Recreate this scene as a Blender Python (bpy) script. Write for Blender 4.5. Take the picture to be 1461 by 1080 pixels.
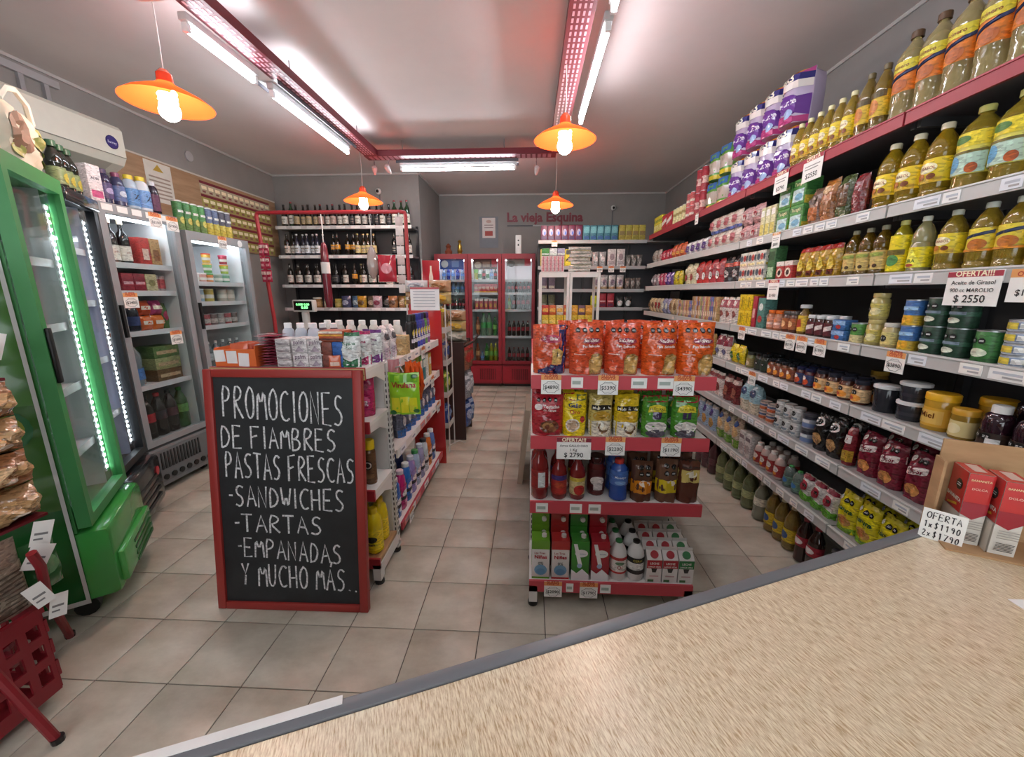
import bpy, bmesh, math, random
from mathutils import Vector, Matrix
random.seed(7)
SC = bpy.context.scene
for o in list(bpy.data.objects): bpy.data.objects.remove(o)
COL = SC.collection
PI = math.pi
H90 = PI/2
# ------------------------------------------------------------------ camera
FPX = 560.0
pitch = math.atan(122/FPX); yaw = math.atan(27/FPX*math.cos(pitch))
cam = bpy.data.cameras.new('camera'); cam.sensor_fit = 'HORIZONTAL'; cam.sensor_width = 36
cam.lens = 36*FPX/1461; cam.clip_start = .02
camo = bpy.data.objects.new('camera', cam); COL.objects.link(camo)
camo.location = (0, 0, 1.5); camo.rotation_euler = (H90-pitch, 0, yaw)
SC.camera = camo
# ------------------------------------------------------------------ world, exposure
w = bpy.data.worlds.new('world'); SC.world = w; w.use_nodes = True
w.node_tree.nodes['Background'].inputs[0].default_value = (.92, .96, 1, 1)
w.node_tree.nodes['Background'].inputs[1].default_value = 2.2
SC.view_settings.view_transform = 'Standard'; SC.view_settings.look = 'None'
SC.view_settings.gamma = 1; SC.view_settings.use_curve_mapping = False
SC.view_settings.exposure = 0.7
# ------------------------------------------------------------------ materials
def lin(c):
    if isinstance(c, str):
        c = c.lstrip('#')
        c = [int(c[i:i+2], 16)/255 for i in (0, 2, 4)]
        return tuple(x/12.92 if x <= .04045 else ((x+.055)/1.055)**2.4 for x in c)
    return tuple(c[:3])
MATS = {}
def vcmat(name, rough=.5, metal=0, trans=0, coat=0, bump=0, bscale=60, var=.12, spec=.5, mottle=0):
    m = bpy.data.materials.new(name); m.use_nodes = True
    nt = m.node_tree; b = nt.nodes['Principled BSDF']
    a = nt.nodes.new('ShaderNodeAttribute'); a.attribute_name = 'Col'
    n = nt.nodes.new('ShaderNodeTexNoise'); n.inputs['Scale'].default_value = 18; n.inputs['Detail'].default_value = 3
    tc = nt.nodes.new('ShaderNodeTexCoord'); nt.links.new(tc.outputs['Object'], n.inputs['Vector'])
    mr = nt.nodes.new('ShaderNodeMapRange'); mr.inputs[3].default_value = 1-var; mr.inputs[4].default_value = 1+var
    nt.links.new(n.outputs['Fac'], mr.inputs[0])
    mx = nt.nodes.new('ShaderNodeVectorMath'); mx.operation = 'SCALE'
    nt.links.new(a.outputs['Color'], mx.inputs[0]); nt.links.new(mr.outputs[0], mx.inputs['Scale'])
    out = mx.outputs[0]
    if mottle:      # rows of fine print
        mp = nt.nodes.new('ShaderNodeMapping'); mp.inputs['Scale'].default_value = (75, 75, 190); nt.links.new(tc.outputs['Object'], mp.inputs[0])
        vo = nt.nodes.new('ShaderNodeTexVoronoi'); vo.inputs['Scale'].default_value = 1; nt.links.new(mp.outputs[0], vo.inputs['Vector'])
        hs = nt.nodes.new('ShaderNodeSeparateColor'); nt.links.new(vo.outputs['Color'], hs.inputs[0])
        rp = nt.nodes.new('ShaderNodeValToRGB'); rp.color_ramp.interpolation = 'CONSTANT'; e = rp.color_ramp.elements
        e[0].position = 0; e[0].color = (1-mottle,)*3+(1,); e[1].position = .2; e[1].color = (1, 1, 1, 1); q = e.new(.82); q.color = (1+mottle*.8,)*3+(1,)
        nt.links.new(hs.outputs[0], rp.inputs[0]); m2 = nt.nodes.new('ShaderNodeVectorMath'); m2.operation = 'MULTIPLY'
        nt.links.new(out, m2.inputs[0]); nt.links.new(rp.outputs[0], m2.inputs[1]); out = m2.outputs[0]
    nt.links.new(out, b.inputs['Base Color'])
    b.inputs['Roughness'].default_value = rough; b.inputs['Metallic'].default_value = metal
    b.inputs['Transmission Weight'].default_value = trans; b.inputs['Coat Weight'].default_value = coat
    b.inputs['Specular IOR Level'].default_value = spec
    if trans: b.inputs['IOR'].default_value = 1.38
    if bump:
        n2 = nt.nodes.new('ShaderNodeTexNoise'); n2.inputs['Scale'].default_value = bscale; n2.inputs['Detail'].default_value = 2
        nt.links.new(tc.outputs['Object'], n2.inputs['Vector'])
        bp = nt.nodes.new('ShaderNodeBump'); bp.inputs['Strength'].default_value = bump; bp.inputs['Distance'].default_value = .01
        nt.links.new(n2.outputs['Fac'], bp.inputs['Height']); nt.links.new(bp.outputs[0], b.inputs['Normal'])
    MATS[name] = m; return m
vcmat('paper', .6); vcmat('printed', .45, mottle=.3); vcmat('foil', .2, bump=.9, bscale=30, spec=.8, mottle=.35); vcmat('gprint', .2, coat=.3, mottle=.4); vcmat('plastic', .35, var=.05); vcmat('gloss', .15, coat=.3, var=.05)
vcmat('metal', .35, metal=.8, var=.05)
vcmat('liquid', .04, trans=.62, coat=.8, spec=.8, var=.04, bump=.3, bscale=28); vcmat('darkglass', .06, spec=.8, var=.05)
vcmat('paint', .45, var=.06); vcmat('matte', .8, var=.08)
def emat(name, col, strength):
    m = bpy.data.materials.new(name); m.use_nodes = True; nt = m.node_tree
    nt.nodes.remove(nt.nodes['Principled BSDF']); e = nt.nodes.new('ShaderNodeEmission')
    e.inputs[0].default_value = (*lin(col), 1); e.inputs[1].default_value = strength
    nt.links.new(e.outputs[0], nt.nodes['Material Output'].inputs[0]); MATS[name] = m; return m
emat('tube_light', 'f2f6ff', 32); emat('tray_light', 'f2f6ff', 15); emat('bulb_light', 'fff0dc', 30); emat('led_light', 'eef4ff', 22)
emat('digit_light', '7dff8a', 2.5); emat('cooler_light', 'f4f6ff', 14); emat('fridge_fill', 'f0f4ff', 14)
def pane(name, tint=(1, 1, 1), refl=1.45):
    m = bpy.data.materials.new(name); m.use_nodes = True; nt = m.node_tree
    nt.nodes.remove(nt.nodes['Principled BSDF'])
    t = nt.nodes.new('ShaderNodeBsdfTransparent'); t.inputs[0].default_value = (*tint, 1)
    g = nt.nodes.new('ShaderNodeBsdfGlossy'); g.inputs['Roughness'].default_value = .03
    lw = nt.nodes.new('ShaderNodeLayerWeight'); lw.inputs[0].default_value = .5
    pw = nt.nodes.new('ShaderNodeMath'); pw.operation = 'POWER'; pw.inputs[1].default_value = 4; nt.links.new(lw.outputs['Facing'], pw.inputs[0])
    f = nt.nodes.new('ShaderNodeMapRange'); f.inputs[3].default_value = .03; f.inputs[4].default_value = .6; nt.links.new(pw.outputs[0], f.inputs[0])
    x = nt.nodes.new('ShaderNodeMixShader'); nt.links.new(f.outputs[0], x.inputs[0])
    nt.links.new(t.outputs[0], x.inputs[1]); nt.links.new(g.outputs[0], x.inputs[2])
    nt.links.new(x.outputs[0], nt.nodes['Material Output'].inputs[0]); MATS[name] = m
pane('pane', (.93, .96, .96)); pane('film', (.97, .97, .97), 1.35)
def surfmat(name, c1, c2, rough, scale=(3, 3, 3), detail=5, obj=False, bump=.0, spec=.5, fine=None, contrast=(.35, .65)):
    m = bpy.data.materials.new(name); m.use_nodes = True; nt = m.node_tree; b = nt.nodes['Principled BSDF']
    tc = nt.nodes.new('ShaderNodeTexCoord'); mp = nt.nodes.new('ShaderNodeMapping'); mp.inputs['Scale'].default_value = scale
    geo = nt.nodes.new('ShaderNodeNewGeometry')
    nt.links.new(tc.outputs['Object'] if obj else geo.outputs['Position'], mp.inputs[0])
    n = nt.nodes.new('ShaderNodeTexNoise'); n.inputs['Scale'].default_value = 1; n.inputs['Detail'].default_value = detail; n.inputs['Roughness'].default_value = .65
    nt.links.new(mp.outputs[0], n.inputs['Vector'])
    r = nt.nodes.new('ShaderNodeValToRGB'); r.color_ramp.elements[0].position = contrast[0]; r.color_ramp.elements[1].position = contrast[1]
    r.color_ramp.elements[0].color = (*lin(c1), 1); r.color_ramp.elements[1].color = (*lin(c2), 1)
    nt.links.new(n.outputs['Fac'], r.inputs[0]); nt.links.new(r.outputs[0], b.inputs['Base Color'])
    b.inputs['Roughness'].default_value = rough; b.inputs['Specular IOR Level'].default_value = spec
    if bump:
        bp = nt.nodes.new('ShaderNodeBump'); bp.inputs['Strength'].default_value = bump; bp.inputs['Distance'].default_value = .004
        nt.links.new(n.outputs['Fac'], bp.inputs['Height']); nt.links.new(bp.outputs[0], b.inputs['Normal'])
    MATS[name] = m; return m
surfmat('wall_paint', '8b8785', '94908e', .75, (2, 2, 2))
surfmat('ceiling_paint', 'd2c9c6', 'd8cfcc', .7, (1.5, 1.5, 1.5))
surfmat('tile', 'aaa292', 'cdc7b8', .32, (3.2, 5, 3), 8, contrast=(.3, .62))
surfmat('grout', '5a534c', '665f57', .8, (9, 9, 9))
surfmat('oak', 'b29468', 'f0e4c8', .28, (520, 60, 60), 3, obj=True, bump=.03, contrast=(.33, .6))
surfmat('board_wood', '9c7a5c', 'b08f6f', .55, (3, 3, 30), 5)
surfmat('deck_wood', '9a7650', 'c3a077', .5, (30, 4, 4), 5)
surfmat('chalk_black', '17181a', '25272a', .55, (5, 5, 5), 6)
surfmat('chalk', '8d8e90', 'e9e9ea', .9, (90, 90, 90), 3, contrast=(.3, .55))
surfmat('cardboard', 'a5805a', 'b8936b', .8, (6, 6, 25), 4)
# ------------------------------------------------------------------ mesh building
class MB:
    def __init__(s): s.v = []; s.f = []; s.c = []; s.m = []
    def face(s, pts, col, m='paint'):
        n = len(s.v); s.v += [tuple(p) for p in pts]; s.f.append(tuple(range(n, n+len(pts)))); s.c.append(lin(col)); s.m.append(m); return s
    def mesh(s, vs, fs, col, m='paint'):
        n = len(s.v); s.v += [tuple(p) for p in vs]
        cols = col if isinstance(col, list) else None
        base = None if cols else lin(col)
        for i, f in enumerate(fs):
            s.f.append(tuple(n+k for k in f)); s.c.append(lin(cols[i]) if cols else base); s.m.append(m)
        return s
    def box(s, x0, y0, z0, x1, y1, z1, col, m='paint', taper=0):
        t = taper
        vs = [(x0, y0, z0), (x1, y0, z0), (x1, y1, z0), (x0, y1, z0), (x0+t, y0+t, z1), (x1-t, y0+t, z1), (x1-t, y1-t, z1), (x0+t, y1-t, z1)]
        s.mesh(vs, [(3, 2, 1, 0), (4, 5, 6, 7), (0, 1, 5, 4), (1, 2, 6, 5), (2, 3, 7, 6), (3, 0, 4, 7)], col, m); return s
    def bbox(s, x0, y0, z0, x1, y1, z1, col, m='paint', b=.004):
        bm = bmesh.new(); bmesh.ops.create_cube(bm, size=1)
        for v in bm.verts: v.co = ((x0+x1)/2+v.co.x*(x1-x0), (y0+y1)/2+v.co.y*(y1-y0), (z0+z1)/2+v.co.z*(z1-z0))
        bmesh.ops.bevel(bm, geom=list(bm.edges), offset=b, segments=2, affect='EDGES', profile=.5)
        bm.verts.index_update()
        s.mesh([v.co[:] for v in bm.verts], [[v.index for v in f.verts] for f in bm.faces], col, m); bm.free(); return s
    def lathe(s, prof, n, col, m='plastic', cx=0, cy=0, squash=1, caps=True):
        vs = []; fs = []; cs = []
        for r, z in prof:
            for k in range(n):
                a = 2*PI*k/n; vs.append((cx+r*math.sin(a), cy-r*math.cos(a)*squash, z))
        for j in range(len(prof)-1):
            for k in range(n):
                k2 = (k+1) % n; fs.append((j*n+k, j*n+k2, (j+1)*n+k2, (j+1)*n+k))
                cs.append(col[j] if isinstance(col, list) else col)
        if caps:
            fs.append(tuple(range(n-1, -1, -1))); cs.append(col[0] if isinstance(col, list) else col)
            q = (len(prof)-1)*n; fs.append(tuple(range(q, q+n))); cs.append(col[-1] if isinstance(col, list) else col)
        s.mesh(vs, fs, cs, m); return s
    def tube(s, pts, r, col, m='paint', n=8):
        pts = [Vector(p) for p in pts]; vs = []; fs = []
        for i, p in enumerate(pts):
            d = (pts[min(i+1, len(pts)-1)]-pts[max(i-1, 0)]).normalized()
            a = d.cross(Vector((0, 0, 1)));
            if a.length < .05: a = d.cross(Vector((0, 1, 0)))
            a.normalize(); b = d.cross(a)
            for k in range(n):
                t = 2*PI*k/n; vs.append(tuple(p+(a*math.cos(t)+b*math.sin(t))*r))
        for i in range(len(pts)-1):
            for k in range(n):
                k2 = (k+1) % n; fs.append((i*n+k, i*n+k2, (i+1)*n+k2, (i+1)*n+k))
        fs.append(tuple(range(n))); q = (len(pts)-1)*n; fs.append(tuple(range(q+n-1, q-1, -1)))
        s.mesh(vs, fs, col, m); return s
    def sphere(s, c, r, col, m='plastic', n=12, sz=1):
        prof = [(max(1e-4, r*math.sin(PI*k/8)), -r*sz*math.cos(PI*k/8)+c[2]) for k in range(9)]
        return s.lathe(prof, n, col, m, c[0], c[1], caps=False)
    def xf(s, M):
        s.v = [tuple(M @ Vector(p)) for p in s.v]; return s
    def data(s, name, smooth=35):
        me = bpy.data.meshes.new(name); me.from_pydata(s.v, [], s.f)
        keys = []
        for k in s.m:
            if k not in keys: keys.append(k)
        for k in keys: me.materials.append(MATS[k])
        me.polygons.foreach_set('material_index', [keys.index(k) for k in s.m])
        at = me.attributes.new('Col', 'FLOAT_COLOR', 'FACE')
        at.data.foreach_set('color', [x for c in s.c for x in (*c, 1)])
        me.polygons.foreach_set('use_smooth', [True]*len(s.f))
        bm = bmesh.new(); bm.from_mesh(me); bmesh.ops.recalc_face_normals(bm, faces=bm.faces) if smooth != 'decal' else None
        bm.to_mesh(me); bm.free()
        me.set_sharp_from_angle(angle=math.radians(35 if smooth == 'decal' else smooth))
        me.update(); return me
def link(name, data, parent=None, loc=(0, 0, 0), rz=0, s=1):
    o = bpy.data.objects.new(name, data); COL.objects.link(o); o.location = loc
    if rz: o.rotation_euler = (0, 0, rz)
    if s != 1: o.scale = (s, s, s)
    if parent: o.parent = parent
    return o
def tag(o, label=None, cat=None, group=None, kind=None):
    if label: o['label'] = label
    if cat: o['category'] = cat
    if group: o['group'] = group
    if kind: o['kind'] = kind
    return o
def thing(name, label, cat, loc=(0, 0, 0), rz=0, group=None):
    return tag(link(name, None, None, loc, rz), label, cat, group)
def struct(name, mb, parent=None, smooth=35):
    o = link(name, mb.data(name, smooth), parent)
    if not parent: o['kind'] = 'structure'
    return o
def part(name, mb, parent, label=None, smooth=35):
    return tag(link(name, mb.data(name, smooth), parent), label)
ORD = ('first second third fourth fifth sixth seventh eighth ninth tenth eleventh twelfth thirteenth fourteenth fifteenth sixteenth seventeenth eighteenth nineteenth '
       'twentieth').split()
def od(i): return ORD[i] if i < 20 else 'twenty-'+ORD[i-20]
# ------------------------------------------------------------------ lettering
TX = {}
def textgeo(s, bold=.012):
    k = (s, bold)
    if k in TX: return TX[k]
    cu = bpy.data.curves.new('t', 'FONT'); cu.body = s; cu.resolution_u = 2; cu.offset = bold
    ob = bpy.data.objects.new('t', cu); COL.objects.link(ob)
    dg = bpy.context.evaluated_depsgraph_get(); me = ob.evaluated_get(dg).to_mesh()
    vs = [(v.co.x, v.co.y) for v in me.vertices]; fs = [tuple(p.vertices) for p in me.polygons]
    ob.evaluated_get(dg).to_mesh_clear(); bpy.data.objects.remove(ob); bpy.data.curves.remove(cu)
    x0 = min(v[0] for v in vs); x1 = max(v[0] for v in vs)
    vs = [((x-(x0+x1)/2)/(x1-x0), y/(x1-x0)) for x, y in vs]
    TX[k] = (vs, fs, .72/(x1-x0)); return TX[k]
# decals: coordinates u in -.5...5 across, v in 0..1 up; sf(u, v, off) -> point
def decal(mb, sf, decs, asp, m='paper', off=.0008, step=.0005, nu=4):
    """asp = height / width of the printed face"""
    for i, d in enumerate(decs):
        o = off+step*i; t = d[0]
        if t == 'r':
            _, u0, v0, u1, v1, col = d; nv = max(1, int((v1-v0)*6)); k = max(1, int((u1-u0)*nu+.99))
            for a in range(k):
                for b in range(nv):
                    ua, ub = u0+(u1-u0)*a/k, u0+(u1-u0)*(a+1)/k; va, vb = v0+(v1-v0)*b/nv, v0+(v1-v0)*(b+1)/nv
                    mb.face([sf(ua, va, o), sf(ub, va, o), sf(ub, vb, o), sf(ua, vb, o)], col, m)
        elif t in 'eo':
            _, u, v, ru, rv, col = d[:6]; n = 8 if t == 'o' else 16; ph = PI/8 if t == 'o' else 0
            if t == 'o': rv = ru/asp
            pts = [sf(u+ru*math.cos(2*PI*k/n+ph), v+rv*math.sin(2*PI*k/n+ph), o) for k in range(n)]
            c = sf(u, v, o); md = [sf(u+ru*.55*math.cos(2*PI*k/n+ph), v+rv*.55*math.sin(2*PI*k/n+ph), o) for k in range(n)]
            for k in range(n): k2 = (k+1) % n; mb.face([c, md[k], md[k2]], col, m); mb.face([md[k], pts[k], pts[k2], md[k2]], col, m)
            if t == 'o':
                for dv in (-.25, .1): decal(mb, sf, [('r', u-ru*.55, v+rv*dv, u+ru*.55, v+rv*(dv+.16), 'dddddd')], asp, m, o+step, step, 1)
        elif t == 'p':
            pts = d[1]
            if nu < 6: mb.face([sf(a, b, o) for a, b in pts], d[2], m)
            else:
                cu = (sum(p[0] for p in pts)/len(pts), sum(p[1] for p in pts)/len(pts)); tris = [(cu, p, q) for p, q in zip(pts, pts[1:]+pts[:1])]
                for _ in range(2):
                    nt_ = []
                    for A, B, C_ in tris:
                        ab, bc, ca = [((p[0]+q[0])/2, (p[1]+q[1])/2) for p, q in ((A, B), (B, C_), (C_, A))]; nt_ += [(A, ab, ca), (ab, B, bc), (ca, bc, C_), (ab, bc, ca)]
                    tris = nt_
                for tr_ in tris: mb.face([sf(a, b, o) for a, b in tr_], d[2], m)
        elif t == 't':
            _, s, u, v, wd, col = d[:6]; vs, fs, hh = textgeo(s, d[6] if len(d) > 6 else .012)
            mb.mesh([sf(u+x*wd, v+y*wd/asp, o) for x, y in vs], fs, col, m)
    return mb
def flat(w, h, y=0): return lambda u, v, o: (u*w, y-o, v*h)
def seals(n, v, r=.07, u0=-.3, du=.16): return [('o', u0+du*k, v, r, r, '121212') for k in range(n)]
# ------------------------------------------------------------------ product prototypes: lists of (part name, mesh)
def finish(parts, name, one=False):
    parts = [(n, p) for n, p in parts if p.f]
    if one:
        a = MB()
        for n, p in parts: a.mesh(p.v, p.f, 'ffffff'); a.c[-len(p.f):] = p.c; a.m[-len(p.f):] = p.m
        return [(name, a.data(name, 40))]
    return [(n, p.data(n, 'decal' if n in ('print', 'front_print') else 40)) for n, p in parts]
def p_box(w, h, d, col, decs=(), m='printed', top=None, sides=None, one=False, bands=(), cap=None):
    b = MB(); b.bbox(-w/2, -d/2, 0, w/2, d/2, h, col, m, min(.003, w*.05))
    pr = MB()
    for v0, v1, c in bands: pr.box(-w/2-.0006, -d/2-.0006, v0*h, w/2+.0006, d/2+.0006, v1*h, c, m)
    if top: pr.box(-w/2+.001, -d/2+.001, h-.001, w/2-.001, d/2-.001, h+.0008, top, m)
    decal(pr, flat(w, h, -d/2), decs, h/w, m, .0012)
    if sides:
        decal(pr, lambda u, v, o: (w/2+o, u*d, v*h), sides, h/d, m, .0012)
        decal(pr, lambda u, v, o: (-w/2-o, -u*d, v*h), sides, h/d, m, .0012)
    cp = MB()
    if cap: cp.lathe([(.012, h), (.012, h+.014)], 10, cap, 'plastic', cap and w*.2, 0)
    return finish([('body', b), ('front_print', pr), ('cap', cp)], 'box', one)
def rprof(prof, z):
    for (r0, z0), (r1, z1) in zip(prof, prof[1:]):
        if z0 <= z <= z1 and z1 > z0: return r0+(r1-r0)*(z-z0)/(z1-z0)
    return prof[-1][0]
SHAPE = {
 'oil': [(.8, 0), (1, .02), (1, .10), (.93, .13), (1, .16), (1, .5), (.9, .54), (.98, .58), (.92, .7), (.6, .83), (.34, .9), (.34, .94)],
 'ribbed': [(.8, 0), (1, .015), (.93, .05), (1, .09), (.93, .13), (1, .17), (.93, .21), (1, .25), (1, .62), (.92, .68), (1, .72), (.8, .8), (.42, .88), (.3, .91), (.3, .95)],
 'wine': [(.9, 0), (1, .02), (1, .6), (.85, .68), (.42, .76), (.36, .82), (.36, .93)],
 'soda': [(.7, 0), (1, .04), (1, .35), (.9, .45), (1, .58), (.95, .7), (.55, .85), (.32, .92), (.32, .95)],
 'sauce': [(.85, 0), (1, .03), (1, .58), (.9, .68), (.5, .8), (.45, .9)],
 'milk': [(.9, 0), (1, .04), (1, .6), (.95, .7), (.75, .8), (.5, .87), (.45, .92)],
 'squeeze': [(.8, 0), (1, .04), (.95, .4), (1, .6), (.85, .8), (.5, .88), (.4, .9)],
 'spray': [(.95, 0), (1, .02), (1, .75), (.7, .8), (.65, .82)],
}
def p_bottle(h, r, liq, cap, shape='oil', lab=None, decs=(), m='liquid', caph=.06, capr=.4, one=False, n=14, squash=1, bands=()):
    prof = [(a*r, z*h) for a, z in SHAPE[shape]]
    b = MB(); b.lathe(prof, n, liq, m, squash=squash)
    top = prof[-1][1]; cr = capr*r
    c = MB(); c.lathe([(cr, top-.006), (cr, top+caph*h*.85), (cr*.85, top+caph*h)], 10, cap, 'plastic', squash=1)
    l = MB()
    if lab:
        v0, v1, lc = lab; rr = max(rprof(prof, z*h/1.0) for z in (v0, (v0+v1)/2, v1))+.0008
        l.lathe([(rr, v0*h), (rr, v1*h)], n, lc, 'printed', squash=squash, caps=False)
        for a, z, cc in bands: l.lathe([(rr+.0007, a*h), (rr+.0007, z*h)], n, cc, 'printed', squash=squash, caps=False)
        sf = lambda u, v, o: ((rr+o)*math.sin(u*2), -(rr+o)*math.cos(u*2)*squash, (v0+(v1-v0)*v)*h)
        decal(l, sf, decs, (v1-v0)*h/(2*r), 'printed', .0014, .0006, 6)
    return finish([('body', b), ('label', l), ('cap', c)], 'bottle', one)
def p_can(h, r, cols, decs=(), lid='b9bcc0', m='printed', rim=True, one=False, n=16, lidh=0, lidr=1.03, taper=1.0):
    """cols: list of (v0, v1, colour) rings"""
    b = MB(); l = MB()
    R = lambda z: r*(taper+(1-taper)*z/h)
    b.lathe([(R(0)*.97, 0), (R(0)*1.0, .003), (R(h)*1.0, h-.003), (R(h)*.96, h)], n, cols[0][2], m)
    for v0, v1, c in cols[1:]: l.lathe([(R(v0*h)+.0007, v0*h), (R(v1*h)+.0007, v1*h)], n, c, m, caps=False)
    sf = lambda u, v, o: ((R(v*h)+o)*math.sin(u*2), -(R(v*h)+o)*math.cos(u*2), v*h)
    decal(l, sf, decs, h/(2*r), m, .0014, .0006, 6)
    c = MB()
    if lidh: c.lathe([(r*lidr, h-lidh*.35), (r*lidr, h+lidh*.5), (r*lidr*.93, h+lidh*.65)], n, lid, 'plastic')
    else: c.lathe([(r*1.01, h-.002), (r*1.01, h+.002), (r*.93, h+.002), (r*.92, h-.0005)], n, lid, 'metal')
    return finish([('body', b), ('label', l), ('lid', c)], 'can', one)
def p_jar(h, r, content, lid, decs=(), lab=None, one=False, n=14):
    b = MB(); b.lathe([(r*.9, 0), (r, .006), (r, h*.74), (r*.8, h*.82), (r*.8, h*.86)], n, content, 'darkglass')
    c = MB(); c.lathe([(r*.88, h*.83), (r*.9, h*.84), (r*.9, h*.985), (r*.85, h)], n, lid, 'gloss')
    l = MB()
    if lab:
        v0, v1, lc = lab; rr = r+.0007; l.lathe([(rr, v0*h), (rr, v1*h)], n, lc, 'printed', caps=False)
        sf = lambda u, v, o: ((rr+o)*math.sin(u*2), -(rr+o)*math.cos(u*2), (v0+(v1-v0)*v)*h)
        decal(l, sf, decs, (v1-v0)*h/(2*r), 'printed', .0008, .0006, 6)
    return finish([('body', b), ('label', l), ('lid', c)], 'jar', one)
def p_bag(w, h, d, col, decs=(), m='foil', kind='stand', bands=(), one=False, nx=8, nz=10, wob=.006, seed=0):
    rnd = random.Random(seed); ph = [rnd.random()*6 for _ in range(4)]
    def half(u, v):
        e = max(0, 1-abs(2*u)**3.2)**.5
        if kind == 'stand': pv = (.82+.18*math.sin(min(1, v*2.2)*H90)) * (1 if v < .62 else max(.03, max(0, math.cos((v-.62)/.38*H90))**.8))
        elif kind == 'block': pv = 1 if v < .86 else max(.06, max(0, math.cos((v-.86)/.14*H90))**.7)
        else: pv = max(.03, max(0, math.sin(PI*min(1, max(0, v))))**.6)
        return d/2*e*pv
    def wid(v):
        if kind == 'pillow': return w*(.97+.03*abs(2*v-1)**3)
        return w*(.94+.06*math.sin(v*PI)) if v < .8 else w*(.975+.02*(v-.8)/.2)
    def wb(u, v): return wob*(math.sin(9*u+ph[0]+5*v)*math.sin(11*v+ph[1])+.5*math.sin(23*u+ph[2])*math.sin(17*v+ph[3]))
    def sf(u, v, o): return (u*wid(v), -(half(u, v)+wb(u, v)*(1-abs(2*u)**4))-o, v*h+(.012*h*math.sin(6*u+ph[0]) if v > .98 else 0))
    def bk(u, v): return (u*wid(v), half(u, v)+.3*wb(u, v)*(1-abs(2*u)**4), sf(u, v, 0)[2])
    b = MB(); vs = []; fs = []; cs = []
    def colat(v):
        for v0, v1, c in bands:
            if v0 <= v <= v1: return c
        return col
    for side in (0, 1):
        q = len(vs)
        for j in range(nz+1):
            for i in range(nx+1):
                u = -.5+i/nx; v = j/nz; vs.append(sf(u, v, 0) if side == 0 else bk(u, v))
        for j in range(nz):
            for i in range(nx):
                f = (q+j*(nx+1)+i, q+j*(nx+1)+i+1, q+(j+1)*(nx+1)+i+1, q+(j+1)*(nx+1)+i)
                fs.append(f if side == 0 else f[::-1]); cs.append(colat((j+.5)/nz))
    bot = [j for j in range(nx+1)]+[(nx+1)*(nz+1)+j for j in range(nx, -1, -1)]
    fs.append(tuple(bot[::-1])); cs.append(colat(0))
    b.mesh(vs, fs, cs, m)
    pr = MB(); decal(pr, sf, decs, h/w, m, .0035 if nx < 12 else .0015, .0006, 8)
    return finish([('body', b), ('front_print', pr)], 'bag', one)
def p_pouch(*a, **k): return p_bag(*a, **k)
CNT = {}
def place(proto, name, loc, rz, label, cat, group=None, s=1, tilt=0):
    if len(proto) == 1:
        o = link(name, proto[0][1], None, loc, rz, s)
    else:
        o = link(name, None, None, loc, rz, s)
        for n, me in proto: link(n, me, o)
    if tilt: o.rotation_euler = (tilt, 0, rz)
    return tag(o, label, cat, group)
def dims(proto):
    xs = [c for n, me in proto for v in me.vertices for c in (v.co.x,)]; ys = [v.co.y for n, me in proto for v in me.vertices]; zs = [v.co.z for n, me in proto for v in me.vertices]
    return max(xs)-min(xs), max(ys)-min(ys), max(zs)
def uni(mb_or, *a): return mb_or
def nodemat(name, col, kind):
    m = bpy.data.materials.new(name); m.use_nodes = True; nt = m.node_tree; nt.nodes.remove(nt.nodes['Principled BSDF'])
    a = nt.nodes.new('ShaderNodeBsdfDiffuse'); b = nt.nodes.new('ShaderNodeBsdfTranslucent'); x = nt.nodes.new('ShaderNodeMixShader')
    for q in (a, b): q.inputs[0].default_value = (*lin(col), 1)
    x.inputs[0].default_value = .3; nt.links.new(a.outputs[0], x.inputs[1]); nt.links.new(b.outputs[0], x.inputs[2])
    nt.links.new(x.outputs[0], nt.nodes['Material Output'].inputs[0]); MATS[name] = m
nodemat('shade', 'ff4f24', 0)
# ================================================================== ROOM
XL, XR, YF, YB, ZC = -3.6, 2.18, -2.6, 6.98, 3.1
YW, XC = 5.75, -1.55           # wall behind the wines, side of the recess
fl = MB().box(XL, YF, -.06, XR, YB, -.004, '6d665f', 'grout'); floor = struct('floor', fl)
T = .2985; tx0 = -.517; ty0 = 1.187
tm = MB().bbox(.002, .002, -.02, T-.002, T-.002, 0, 'ffffff', 'tile', .0015).data('tile')
rest = MB(); cells = []
for i in range(-11, 10):
    for j in range(-13, 21):
        x, y = tx0+i*T, ty0+j*T
        if x < XL-.2 or x > XR or y < YF-.2 or y > YB: continue
        cx, cy = x+T/2, y+T/2
        vis = cy > .55 and cy < 6.3 and -2.75 < cx < 1.6 and not (-1.45 < cx < -.85 and 1.9 < cy < 4.6) and not (.1 < cx < .7 and 1.9 < cy < 4.6) and not (cx < -1.6 and cy > 4)
        (cells.append((x, y)) if vis else rest.box(max(x, XL)+.0015, max(y, YF)+.0015, -.02, min(x+T, XR)-.0015, min(y+T, YB)-.0015, 0, 'ffffff', 'tile'))
cells.sort(key=lambda c: c[0]**2+c[1]**2)
for k, (x, y) in enumerate(cells):
    if k < 296: link('tile', tm, floor, (x, y, 0))
    else: rest.box(x+.0015, y+.0015, -.02, x+T-.0015, y+T-.0015, 0, 'ffffff', 'tile')
r = part('tile_field', rest, floor); r['kind'] = 'stuff'
struct('ceiling', MB().box(XL-.1, YF-.1, ZC, XR+.1, YB+.1, ZC+.1, 'ffffff', 'ceiling_paint'))
struct('wall_left', MB().box(XL-.1, YF, 0, XL, YB, ZC, 'ffffff', 'wall_paint'))
struct('wall_right', MB().box(XR, YF, 0, XR+.1, YB, ZC, 'ffffff', 'wall_paint'))
struct('wall_back', MB().box(XC, YB, 0, XR, YB+.1, ZC, 'ffffff', 'wall_paint'))
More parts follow.
